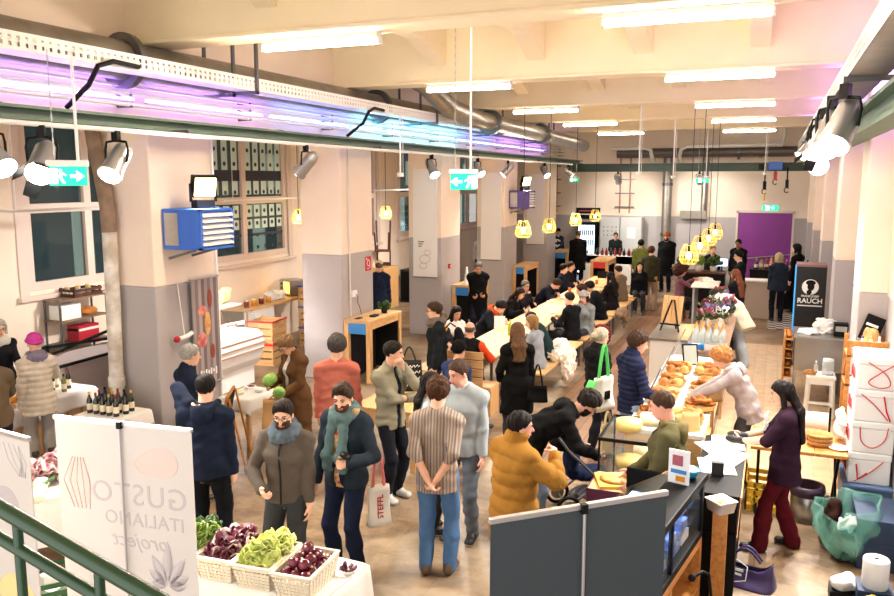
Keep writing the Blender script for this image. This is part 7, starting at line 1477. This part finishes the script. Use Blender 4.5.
for q in range(5): mb.tube([(-.33 + .03 * (q - 2), -.004, 1.42), (-.36 + .05 * (q - 2), -.004, 1.60), (-.34 + .02 * (q - 2), -.004, 1.76)], .003, FPUR, 4)
mb.ell((-.34, -.0032, 1.58), (.085, .0010, .17), FPINK, 20); mb.build('faint_picture', t)
mb = MB()
for a, L in ((-1.0, .16), (-.5, .22), (0.05, .30), (.6, .24), (1.1, .18), (1.5, .14), (-1.5, .12)): mb.sheet(lambda u, v: (.28 + math.sin(a) * L * u + .035 * math.sin(PI*u) * (v - .5) * 2 * math.cos(a), -.0042, .98 + math.cos(a) * L * u - .035 * math.sin(PI*u) * (v - .5) * 2 * math.sin(a)), 8, 2, FAINT, .001)
mb.build('faint_leaf_print', t)
t = rollup((-4.42, 3.30, 0), ang - 14, .95, 2.0, BANW, 'white roll-up banner with faint onion drawing at the left picture edge')
mb = MB()
for q in range(4): mb.tube([(.22 + .05 * q, -.004, 1.95), (.26 + .06 * q, -.004, 1.85), (.36 + .02 * q, -.004, 1.76), (.40 - .01 * q, -.004, 1.88 + .02 * q)], .0025, FAINT, 4)
mb.ell((.20, -.0035, 1.55), (.13, .001, .12), FAINT, 20); mb.ell((.24, -.0035, .95), (.20, .001, .16), mat('yellow_showing_through', (.92, .86, .62), .6), 20); mb.build('faint_picture', t)
A = np.array((-1.09, 3.18)); Bp = np.array((-.41, 3.81)); dd = Bp - A; ang2 = math.degrees(math.atan2(dd[1], dd[0])); c1 = A + dd * .5
rollup((float(c1[0]), float(c1[1]), 0), ang2, float(np.linalg.norm(dd)), 2.0, BANG, 'dark grey back of a roll-up banner in the foreground')
GR = mat('rail_green', (.03, .22, .12), .35, coat=.3)
t = thing('stair_rail', 'dark green tubular stair rail in the lower left foreground', 'railing'); P0_, P1_ = np.array((-2.6, 1.6, 2.70)), np.array((-.9, 1.6, 2.19))
sl = (2.38 - 2.54) / (-1.54 + 2.09)
f_ = lambda x, z: (x, 1.6, z + sl * (x + 2.09))
MB().tube([f_(-3.0, 2.528), f_(-2, 2.528), f_(-1.0, 2.528)], .024, GR, 14).build('handrail', t); MB().tube([f_(-3.0, 2.428), f_(-2, 2.428), f_(-1.0, 2.428)], .019, GR, 12).build('lower_rail', t)
MB().bar(f_(-3.0, 1.5), f_(-1.0, 1.5), .03, .25, GR).build('stringer', t)
for x in (-2.03, -1.72): MB().cyl((x, 1.6, f_(x, 1.5)[2]), (x, 1.6, f_(x, 2.54)[2]), .015, GR, n=10).build('baluster', t)
for x in (-2.9, -1.05): MB().cyl((x, 1.6, 0), (x, 1.6, f_(x, 2.54)[2]), .022, GR, n=10).build('post', t)
# ---------------------------------------------------------------- stroller
t = thing('stroller', 'black baby stroller beside the bending man', 'stroller', (-1.68, 8.12, 0), -60)
for x, y, r in ((-.22, -.28, .13), (.22, -.28, .13), (-.18, .36, .09), (.18, .36, .09)): wz = MB(); wz.tube([(x, y + (r-.018)*math.cos(a), r + (r-.018)*math.sin(a)) for a in np.linspace(0, 2*PI, 20, endpoint=False)], .02, BLACK, 8, True); wz.cyl((x - .012, y, r), (x + .012, y, r), r * .55, STEEL, n=14); wz.build('wheel', t)
fr = MB()
for s in (-1, 1): fr.tube([(s*.20, .36, .1), (s*.21, .1, .35), (s*.22, -.3, .75), (s*.2, -.48, 1.0)], .014, STEELD, 8); fr.tube([(s*.2, -.28, .13), (s*.21, .05, .38)], .014, STEELD, 8)
fr.tube([(-.2, -.48, 1.0), (0, -.52, 1.03), (.2, -.48, 1.0)], .018, BLACK, 8); fr.tube([(-.2, -.28, .13), (.2, -.28, .13)], .012, STEELD, 6); fr.build('frame', t)
soft('', '', '', (0, 0, 0), [((0, 0, .42), (.18, .2, .08)), ((0, -.2, .6), (.17, .08, .2))], cloth((.10, .14, .25)), .006, .014, parent=t).name = 'seat'
soft('', '', '', (0, 0, 0), [((0, -.28, .80), (.19, .16, .12))], cloth((.08, .08, .09)), .006, .014, parent=t).name = 'canopy'
soft('', '', '', (0, 0, 0), [((0, 0, .2), (.16, .2, .06))], cloth((.45, .45, .5)), .01, .014, parent=t).name = 'basket'
# purple carrier bag with its badge
t = tote((-.06, 7.10, 0), 165, .50, .24, .28, mat('purple_bag', (.20, .14, .34), .5, sheen=.1), 'purple carrier bag with white badge on the floor', .10, None, 'bag', .10)
mb = MB(); mb.tube([(.06 + x, .13 * (1 - .75 * (.13 + z) / .27) + .012, .13 + z) for x, z in ((-.09, -.06), (-.09, .05), (0, .09), (.09, .05), (.09, -.06), (0, -.09))], .005, WHITE, 5, True); mb.bar((.0, .092, .14), (.12, .092, .14), .006, .024, WHITE); mb.bar((.01, .105, .105), (.11, .105, .105), .006, .018, WHITE); mb.build('badge', t)
# black low bag below the counter
solo('black_board', MB().b2((-.12, -.01, 0), (.12, .01, .62), FB).cyl((0, -.012, .42), (0, -.010, .42), .05, PAPER, n=20).cyl((0, -.013, .42), (0, -.011, .42), .042, FB, n=20).b2((-.05, -.012, .3), (.05, -.010, .315), PAPER), 'black board with round white badge beside the purple bag', 'board', (-.28, 6.62, 0), 5)
# ================================================================ the people
P = person
def seated(label, x, y, yaw, h=1.72, **k):
    k.setdefault('z0', .46 - .445 * h / 1.75); return P(label, x, y, yaw, h, sit=True, **k)
SNEAK = dict(c=(.72, .72, .70)); BROWN = dict(c=(.34, .26, .19), sole=(.25, .2, .16)); DSH = dict(c=(.10, .10, .12), sole=(.75, .74, .72))
DEN = (.30, .46, .68); LDEN = (.58, .68, .80)
STR = stripes('striped_shirt', [(.60, .54, .48), (.44, .39, .36), (.64, .58, .52), (.52, .42, .37), (.62, .56, .50), (.40, .38, .39), (.66, .60, .54), (.50, .44, .39)], 0, .11)
FLOR = mat('floral_shirt', (.86, .78, .52), .8, col2=(.70, .25, .18), scale=26)
# -- left stall
P('white haired woman in glasses and pale scarf behind the left stall', -9.62, 7.55, 245, 1.64, f=True, hair=('bob', HWHITE), glasses=True, top=dict(c=(.10, .10, .12), o=.02), scarf=dict(c=(.82, .80, .74)), rh=(.15, .40, .95), lh=(-.18, .36, .95))
P('person in tan jacket with a white shoulder bag, cut by the left picture edge', -7.92, 6.08, 60, 1.70, f=True, hair=('mid', HB), top=dict(c=(.42, .36, .28), o=.03, hem=.12), legs=dict(c=(.14, .15, .18)), rh=(.18, .38, 1.05), face=False)
P('woman in pink beanie and beige quilted jacket at the left stall', -8.10, 6.82, 62, 1.68, f=True, hat=('beanie', (.80, .28, .62)), hair=('none', HB), top=dict(c=(.84, .80, .73), o=.042, ridge=.075, ramp=.012, hem=.20, so=.032), scarf=dict(c=(.52, .50, .58)), rh=(.22, .42, 1.12), rpose='half', legs=dict(c=(.66, .64, .62), o=.022, o2=.03), shoes=dict(c=(.26, .20, .17), boot=.16, sole=(.2, .15, .12)))
P('grey haired man in navy jacket seen from behind at the sausage banner', -5.76, 6.72, -30, 1.76, hair=('short', (.74, .73, .71)), top=dict(c=(.10, .13, .21), o=.032, collar=.5), legs=dict(c=BLK))
P('man in dark navy hoodie with one hand at his neck, seen from behind', -4.64, 5.62, 22, 1.78, wide=1.1, hair=('short', HD), top=dict(c=(.09, .12, .19), o=.034, hem=.10), hood=(.09, .12, .19), lh=(-.12, -.02, 1.50), lel=(-.7, .65, .15), lpose='half', legs=dict(c=(.07, .08, .10), o=.02), shoes=dict(c=BLK))
P('person in brown wool coat looking down at green melons', -5.35, 8.15, 160, 1.68, f=True, hair=('thick', (.56, .43, .28)), hp=38, top=dict(c=(.37, .26, .16), o=.036, hem=.52, flare=.05, collar=.6, open=.045), inner=dict(c=(.85, .82, .78)), rh=(.10, .30, 1.08), lh=(-.12, .28, 1.0), rpose='grip', lpose='grip', legs=dict(c=DKGREY), shoes=BROWN, glasses=True)
P('man in salmon pink sweater seen from behind', -4.37, 7.50, 18, 1.82, wide=1.08, hair=('thick', (.36, .34, .33)), top=dict(c=(.75, .43, .37), o=.026, hem=.10, amp=.006), legs=dict(c=(.24, .28, .36)), shoes=BROWN)
P('bearded man in glasses, taupe jacket and slate scarf', -3.66, 5.42, 192, 1.73, hair=('quiff', (.16, .11, .08)), glasses=True, beard=(.30, .21, .15), hp=12, hy=8, top=dict(c=(.33, .30, .27), o=.032, hem=.07, collar=.3, zip=(.16, .15, .14)), scarf=dict(c=(.33, .38, .42)), rh=(.12, .26, 1.04), rpose='half', rel=(.9, -.5, -.2), legs=dict(c=(.22, .23, .24), o=.02), shoes=DSH)
P('bearded man in dark parka with teal scarf and floral shirt', -3.36, 5.90, 176, 1.79, hair=('quiff', HB), beard=(.38, .25, .16), hp=14, hy=14, top=dict(c=(.15, .19, .23), o=.040, hem=.10, open=.055), inner=dict(m=FLOR, c=(.8, .7, .5)), hood=(.62, .52, .38), scarf=dict(c=(.33, .42, .42), tails=.26), rh=(.26, .12, .80), lh=(-.20, .27, 1.14), lpose='grip', legs=dict(c=(.11, .14, .23)), shoes=DSH)
P('man in olive shirt jacket with hand on chin, in profile', -3.78, 7.62, 252, 1.78, hair=('short', (.13, .10, .08)), hy=28, hp=6, top=dict(c=(.56, .54, .46), o=.03, hem=.13, open=.03, collar=.3), inner=dict(c=(.13, .14, .18)), lh=(-.03, .17, 1.50), lpose='grip', lel=(-.5, .2, -.9), rh=(-.14, .24, 1.15), rpose='half', rel=(.8, .1, -.7), legs=dict(c=(.10, .11, .14)), shoes=SNEAK)
P('person in striped shirt and blue jeans with a hair bun, seen from behind', -2.63, 6.22, 12, 1.80, hair=('thick', (.33, .20, .12)), top=dict(m=STR, c=(.6, .55, .5), o=.026, hem=.16, sleeve=.62, flare=.02), rh=(.03, -.19, .93), lh=(-.04, -.21, .93), rpose='half', lpose='half', legs=dict(c=(.32, .47, .66), o=.016), shoes=BROWN, hp=8)
P('man in pale grey sweater over white collar, facing left', -2.68, 6.98, 178, 1.82, hair=('short', (.33, .23, .17)), skn=ROSY, hp=14, hy=-24, top=dict(c=(.62, .66, .68), o=.036, hem=.08, n='sweater'), inner=dict(c=(.94, .94, .95), collar=True), legs=dict(c=(.40, .43, .47)), shoes=DSH)
P('dark haired woman partly hidden behind the striped shirt', -3.05, 6.98, 300, 1.64, f=True, hair=('long', HD), top=dict(c=(.72, .76, .80), o=.02), legs=dict(c=DKGREY), face=False)
P('man in glasses and black jacket with a backpack, facing left', -4.42, 10.45, 118, 1.77, hair=('mid', (.28, .20, .14)), glasses=True, top=dict(c=(.11, .13, .14), o=.036, open=.04), inner=dict(c=(.25, .27, .30)), scarf=dict(c=(.40, .36, .32)), legs=dict(c=(.15, .18, .25)))
seated('person in black beanie and denim jacket seated behind the front table', -3.86, 9.82, -20, 1.72, hat=('beanie', (.06, .06, .07)), hair=('short', HD), top=dict(c=(.20, .27, .46), o=.03), legs=dict(c=DKGREY), z0=.02, face=False)
P('long haired blond woman in black coat standing by the bench', -2.95, 9.62, 28, 1.70, f=True, hair=('long', (.46, .33, .22)), top=dict(c=(.06, .06, .065), o=.034, hem=.40, flare=.03), legs=dict(c=(.22, .22, .25)), shoes=dict(c=BLK, boot=.1), lh=(-.2, .2, .95))
# -- long tables
seated('bald man in black vest with red orange sleeves at the table head', -4.22, 11.18, 8, 1.74, hair=('ring', HGREY), skn=ROSY, lean=14, top=dict(c=(.09, .09, .10), o=.034, split=(.86, .30, .16)), rh=(.22, .40, .80), lh=(-.22, .40, .80), face=False)
seated('woman in glasses and yellow scarf at the left of the first table', -5.10, 12.15, 238, 1.68, f=True, hair=('bob', (.42, .30, .18)), glasses=True, scarf=dict(c=(.85, .66, .20)), top=dict(c=(.16, .16, .18)), rh=(.1, .36, .80), lh=(-.15, .36, .80))
seated('dark haired woman in white blouse at the first long table', -5.12, 12.9, 232, 1.68, f=True, hair=('long', HD), skn=TAN, hp=18, top=dict(c=(.92, .88, .86), o=.02), rh=(.1, .36, .80), lh=(-.15, .36, .80))
seated('blond woman in grey sweater on the near aisle bench', -3.46, 12.40, 76, 1.68, f=True, hair=('bob', HBLOND), hy=18, top=dict(c=(.60, .63, .66), o=.026), lean=10, rh=(.15, .38, .80), lh=(-.15, .38, .80))
seated('dark haired man in dark green jacket beside the grey sweater', -3.50, 13.15, 96, 1.68, hair=('short', HD), top=dict(c=(.12, .20, .20), o=.03), lean=26, hp=30, rh=(.15, .40, .80), lh=(-.15, .40, .80))
seated('person with orange scarf leaning over the first table from the columns', -5.14, 14.35, 272, 1.74, hair=('thick', HD), lean=34, hp=48, top=dict(c=(.08, .09, .12), o=.034), scarf=dict(c=(.62, .26, .12)), rh=(.15, .45, .80), lh=(-.2, .42, .80))
seated('long haired woman in black leaning on the second table', -5.12, 15.95, 262, 1.70, f=True, hair=('long', HB), lean=26, hp=26, top=dict(c=(.07, .07, .08)), rh=(.15, .42, .80), lh=(-.15, .42, .80))
seated('grey haired person in glasses resting chin on hand at the second table', -5.08, 16.75, 240, 1.72, hair=('short', HGREY), glasses=True, hp=8, lean=12, top=dict(c=(.10, .10, .12)), rh=(.05, .26, 1.02), rel=(.3, .4, -1), rpose='grip', lh=(-.1, .36, .80))
seated('brown haired person in black leaning forward over the third table', -5.12, 18.35, 275, 1.72, hair=('thick', (.26, .17, .12)), lean=40, hp=52, top=dict(c=(.09, .10, .15), o=.034), rh=(.15, .45, .80), lh=(-.15, .45, .80))
seated('dark haired man in navy jacket at the third table', -5.06, 20.1, 285, 1.76, hair=('short', HD), top=dict(c=(.10, .12, .18), o=.032), lean=8, rh=(.15, .36, .80), lh=(-.15, .36, .80))
seated('smiling man in dark jacket at the farthest table, column side', -5.04, 20.85, 262, 1.74, hair=('short', (.20, .14, .11)), top=dict(c=(.12, .12, .14)), lean=8, rh=(.15, .36, .80), lh=(-.15, .36, .80))
seated('person in black sweater on the second aisle bench, back to the aisle', -3.50, 15.0, 68, 1.76, hair=('short', (.16, .11, .09)), top=dict(c=(.07, .07, .085), o=.032, hem=.1), lean=6, rh=(.15, .36, .80), lh=(-.15, .36, .80), face=False)
seated('woman in grey beanie and grey sweater on the second aisle bench', -3.40, 15.62, 160, 1.68, f=True, hat=('beanie', (.60, .60, .60)), hair=('bob', HB), top=dict(c=(.52, .54, .54), o=.028), hp=14)
seated('brown haired person with red jacket beyond the grey beanie', -3.52, 16.45, 92, 1.72, hair=('thick', (.30, .18, .12)), top=dict(c=(.42, .12, .14), o=.03), lean=14, rh=(.15, .38, .80), lh=(-.15, .38, .80))
seated('dark haired person in black puffer jacket on the third aisle bench', -3.45, 17.45, 96, 1.70, hair=('thick', HD), lean=22, hp=26, top=dict(c=(.07, .08, .10), o=.042, ridge=.08), rh=(.15, .42, .80), lh=(-.15, .42, .80))
seated('long dark haired woman on the third aisle bench', -3.46, 18.85, 60, 1.72, f=True, hair=('vlong', HD), top=dict(c=(.10, .08, .09)), lean=6, rh=(.15, .36, .80), lh=(-.15, .36, .80), face=False)
seated('person in tan olive jacket on the far aisle bench', -3.50, 20.35, 70, 1.74, hair=('short', (.26, .19, .14)), top=dict(c=(.45, .39, .31), o=.04), lean=10, rh=(.15, .36, .80), lh=(-.15, .36, .80))
seated('dark haired woman in black facing the camera at the end of the benches', -3.25, 21.55, 190, 1.72, f=True, hair=('long', HD), top=dict(c=(.08, .08, .10)), hp=0)
# -- standing along the columns and at the back
P('older man in black coat with folded hands beside the third column counter', -5.98, 16.45, 205, 1.76, hair=('short', HGREY), skn=TAN, hp=24, lean=8, top=dict(c=(.06, .06, .07), o=.04, hem=.50, flare=.03), rh=(-.02, .24, 1.02), lh=(.02, .22, 1.0), rpose='half', lpose='half', legs=dict(c=(.12, .14, .22)))
P('person in white top standing far behind the third column', -9.0, 25.0, 200, 1.80, hair=('short', HB), top=dict(c=(.85, .85, .86), o=.022))
P('man in navy suit and pale cap before the dresser', -7.95, 15.55, 22, 1.76, hat=('cap', (.84, .76, .60)), hair=('short', HGREY), top=dict(c=(.12, .15, .24), o=.032, hem=.34), legs=dict(c=(.10, .12, .20)), face=False)
P('vendor in black cap and white shirt behind the farthest blue counter', -7.3, 28.6, 215, 1.76, hat=('cap', (.06, .06, .07)), hair=('short', HD), top=dict(c=(.16, .17, .22), o=.022), inner=dict(c=(.9, .9, .9)))
P('broad man in black coat seen from behind before the drinks fridge', -5.92, 25.9, 12, 1.86, wide=1.25, hair=('crop', (.40, .34, .30)), top=dict(c=(.07, .07, .08), o=.036, hem=.40), legs=dict(c=(.09, .10, .14)), face=False)
P('person in dark jacket behind the white serving table', -5.15, 28.35, 195, 1.68, hair=('short', HB), skn=TAN, top=dict(c=(.10, .14, .13), o=.03), rh=(.15, .3, 1.0), lh=(-.15, .3, 1.0))
P('person in olive green jacket with dark hair, seen from behind', -3.72, 24.75, 5, 1.70, hair=('thick', HD), top=dict(c=(.48, .54, .27), o=.036, hem=.14), legs=dict(c=(.20, .22, .24)), face=False)
P('person in dark green sweater and beige trousers in the aisle', -3.02, 21.9, -8, 1.74, hair=('thick', (.36, .22, .14)), top=dict(c=(.22, .21, .15), o=.034), legs=dict(c=(.66, .56, .48), o=.03, o2=.05), shoes=SNEAK, face=False)
P('tall person in black coat and orange beanie by the standpipe', -3.08, 25.8, 170, 1.88, wide=1.1, hat=('beanie', (.66, .36, .14)), hair=('short', HB), beard=(.3, .2, .14), top=dict(c=(.08, .09, .10), o=.04, hem=.45), legs=dict(c=(.10, .12, .16)))
P('woman with big curly auburn hair in purple sweater at the high table', -2.12, 20.7, -68, 1.70, f=True, sit=True, pel=(0, 0, .60), feet=((.1, .36, 0), (-.1, .36, 0)), hair=('afro', (.30, .15, .11)), top=dict(c=(.48, .32, .38), o=.022), rh=(.15, .4, 1.05), lh=(-.15, .4, 1.05), z0=-.02, face=False)
P('blond bartender behind the plants of the side bar', -1.55, 23.4, 200, 1.70, f=True, hair=('short', HBLOND), top=dict(c=(.12, .12, .13)))
P('person in black with short hair beside the purple door', -.92, 24.75, 160, 1.80, hair=('short', HD), skn=DARKER, top=dict(c=(.06, .06, .07), o=.034))
P('man in black suit and glasses at the bar, in profile', -.72, 20.6, 96, 1.80, hair=('quiff', HD), glasses=True, top=dict(c=(.08, .09, .11), o=.032, hem=.30, open=.03), inner=dict(c=(.9, .9, .92), collar=True), legs=dict(c=(.08, .09, .11)))
P('red haired woman in black hoodie with white print on the back', -.62, 17.4, 48, 1.68, f=True, hair=('vlong', (.50, .27, .16)), top=dict(c=(.06, .06, .07), o=.036), legs=dict(c=(.10, .10, .12)), lean=6)
P('person in cream coat bending over the bar counter', -.50, 16.0, 58, 1.76, hair=('short', (.20, .14, .10)), lean=64, hp=70, top=dict(c=(.88, .83, .73), o=.036, hem=.30, flare=.03), rh=(.15, .62, 1.02), lh=(-.15, .62, 1.02), legs=dict(c=(.74, .78, .82), o=.03, o2=.05), shoes=SNEAK, feet=((.14, .02, -8), (-.12, -.22, 8)))
P('pale blond woman in navy jacket before the dark back bar', .16, 21.3, 2, 1.72, f=True, hair=('bob', (.86, .78, .62)), top=dict(c=(.14, .17, .24), o=.034), legs=dict(c=(.10, .11, .14)), face=False)
P('person in black beside the right wall behind the RAUCH cabinet', .62, 22.9, 60, 1.84, hair=('bob', HD), top=dict(c=(.05, .05, .06), o=.034, hem=.3), legs=dict(c=BLK), face=False)
# -- right stalls
P('curly ginger haired baker in light grey hoodie reaching into the bread', -.16, 9.62, 92, 1.66, f=True, hair=('curly', (.88, .60, .36)), lean=30, hp=36, top=dict(c=(.68, .65, .66), o=.04, hem=.16), hood=(.68, .65, .66), rh=(.12, .66, 1.02), lh=(-.20, .74, 1.00), rpose='half', lpose='half', legs=dict(c=(.30, .30, .32)), shoes=SNEAK)
P('cheese seller in olive jacket over brown sweater, in profile', -.72, 6.66, 92, 1.78, wide=1.1, hair=('crop', (.34, .24, .17)), skn=ROSY, hp=14, top=dict(c=(.33, .32, .21), o=.036, hem=.12, open=.06), inner=dict(c=(.30, .21, .18)), hood=(.42, .38, .24), rh=(.16, .30, .96), rpose='half', lh=(-.16, .26, .96), beard=None, legs=dict(c=DKGREY))
mw = P('woman in maroon trousers and purple shirt with black gloves at the right stall', .22, 7.88, 82, 1.66, f=True, hair=('vlong', (.11, .07, .07)), hp=16, top=dict(c=(.18, .10, .17), o=.036, hem=.20, sleeve=.55, flare=.03), rh=(.10, .42, 1.10), lh=(-.14, .40, 1.12), rpose='half', lpose='half', feet=((.14, -.10, -15), (-.13, .18, 12)), legs=dict(c=(.36, .09, .13), o=.012, o2=.045), shoes=dict(c=BLK, sole=(.10, .10, .10)))
P('white blond haired woman in black puffer jacket at the cheese case', -1.95, 9.78, -42, 1.68, f=True, hair=('bunlow', (.88, .84, .74)), top=dict(c=(.09, .09, .10), o=.044, ridge=.09, collar=.7), hood=(.09, .09, .10), legs=dict(c=(.16, .17, .20)), shoes=dict(c=BLK))
P('man in navy quilted jacket with shoulder bags, turned to the bakery', -1.42, 9.08, -52, 1.80, wide=.92, hair=('thick', (.30, .20, .14)), hp=14, hy=-24, top=dict(c=(.12, .14, .25), o=.034, ridge=.055, ramp=.010, collar=.8, hem=.10), rh=(.24, .25, 1.0), legs=dict(c=LDEN, o=.02), shoes=dict(c=BLK), face=False)
P('woman in mustard quilted jacket holding a taster to her mouth', -1.80, 5.84, -34, 1.70, f=True, wide=1.12, hair=('short', (.11, .08, .07)), hy=-26, skn=ROSY, top=dict(c=(.62, .44, .18), o=.058, ridge=.115, ramp=.013, collar=.9, hem=.30, flare=.01, so=.042), rh=(.17, .27, 1.38), rpose='grip', rel=(.9, .1, -.7), legs=dict(c=DKGREY), shoes=BROWN)
P('bearded man in black coat bending towards the stroller', -2.10, 7.30, -72, 1.78, hair=('thick', (.14, .10, .09)), beard=(.12, .09, .08), glasses=True, lean=60, hp=50, top=dict(c=(.055, .055, .065), o=.038, hem=.34), hood=(.07, .07, .08), rh=(.12, .62, .86), lh=(-.16, .50, .86), rpose='half', legs=dict(c=(.45, .53, .62)), shoes=BROWN)
for s in (0, 3):
    hx, hy_, hz = mw['_frame'][s:s + 3]; MB().ell((hx * .9, hy_ + .07, hz), (.048, .085, .036), mat('black_glove', (.05, .05, .055), .6), 14).cyl((hx, hy_ - .04, hz), (hx * .95, hy_ + .03, hz), .036, MATS['black_glove'], n=12).build('glove', mw)
pm = MB()
for q, (z, w_) in enumerate(((1.30, .15), (1.25, .19), (1.20, .16))):
    for k in range(4): pm.box((-.09 + .06 * k, .186, z), (.045, .012, .035), MATS['white_paint'], R=rotm(-6, 0, 10 * (k % 2)))
pm.build('shirt_print', mw)
# -- things carried
solo('melon', MB().ell((0, 0, 0), (.075, .11, .075), mat('melon_green', (.36, .56, .22), .35, col2=(.62, .76, .40), scale=9), 18, R=rotm(20, 30, 0)), 'upper green melon held by the person in brown coat', 'melon', (-5.52, 7.88, 1.12))
solo('melon', MB().ell((0, 0, 0), (.075, .10, .075), mat('melon_green', (.36, .56, .22), .35), 18, R=rotm(-20, 20, 40)), 'lower green melon held by the person in brown coat', 'melon', (-5.34, 7.80, 1.0))
tote((-5.40, 7.78, .52), 20, .30, .40, .16, mat('kraft_paper', (.74, .58, .38), .8), 'brown paper bag below the melons', .06, cat='paper bag')
WT = mat('white_canvas', (.91, .90, .86), .85, bump=.15, bscale=90)
t = tote((-3.12, 6.04, .46), 48, .22, .36, .09, WT, 'white shopping bag with red letters STEFFL held by the parka man', .36, mat('pink_handle', (.85, .45, .50), .7))
lettering('STEFFL', .075, mat('red_print', (.70, .12, .16), .6), t, (0, -.047, .18), (90, -90, 0), bold=True)
solo('glove_pouch', MB().ell((0, 0, 0), (.05, .08, .03), BLACK, 12, R=rotm(0, 20, 40)), 'black pouch in the raised hand of the parka man', 'pouch', (-3.20, 5.60, 1.23))
t = tote((-4.33, 9.3, .76), 25, .36, .40, .12, mat('black_canvas', (.06, .06, .07), .8), 'black tote bag with white handwriting on the front table', .20)
for q, z in enumerate((.31, .23, .15, .07)):
    MB().tube([(-.14 + .0155 * k, -(.06 * (1 - .75 * z / .40) + .008), z + .018 * math.sin(2.1 * k + q) + .0016 * k) for k in range(19)], .006, WHITE, 5).build('handwriting', t)
t = thing('backpack', 'black backpack on the man in glasses', 'backpack', (-4.20, 10.58, 1.08), 118); 
solo_ = soft('', '', '', (0, 0, 0), [((0, -.06, .12), (.15, .08, .2)), ((0, -.10, .04), (.12, .06, .12))], cloth((.08, .09, .10)), .006, .013, parent=t); solo_.name = 'backpack_body'; MB().tube([(.1, .1, .1), (.12, .14, .26), (.11, .05, .36), (.1, -.03, .3)], .015, cloth((.2, .2, .2)), 6).build('strap', t)
GRN = mat('green_canvas', (.36, .80, .42), .8)
t = tote((-1.77, 9.24, .80), 62, .36, .40, .12, WT, 'white tote with green side on the shoulder of the navy jacket man', .40, GRN)
MB().b2((-.05, -.075, .14), (.04, -.062, .24), BLACK).build('black_print', t); MB().sheet(lambda u, v: (-.19 + .0 * v - .09 * math.sin(PI * u), (v - .5) * .12, .05 + .33 * u), 8, 3, GRN, .004).build('green_side', t)
tote((-1.68, 9.10, .32), 62, .24, .36, .07, mat('beige_canvas', (.82, .75, .58), .85), 'beige cloth bag hanging below the white and green tote', .16)
tote((-7.82, 5.84, .72), 40, .26, .38, .10, WT, 'white cloth bag on the shoulder of the person at the left edge', .36)
t = tote((-2.66, 9.55, .72), 20, .26, .2, .1, cloth((.05, .05, .055)), 'black handbag at the side of the black coat woman', .30)
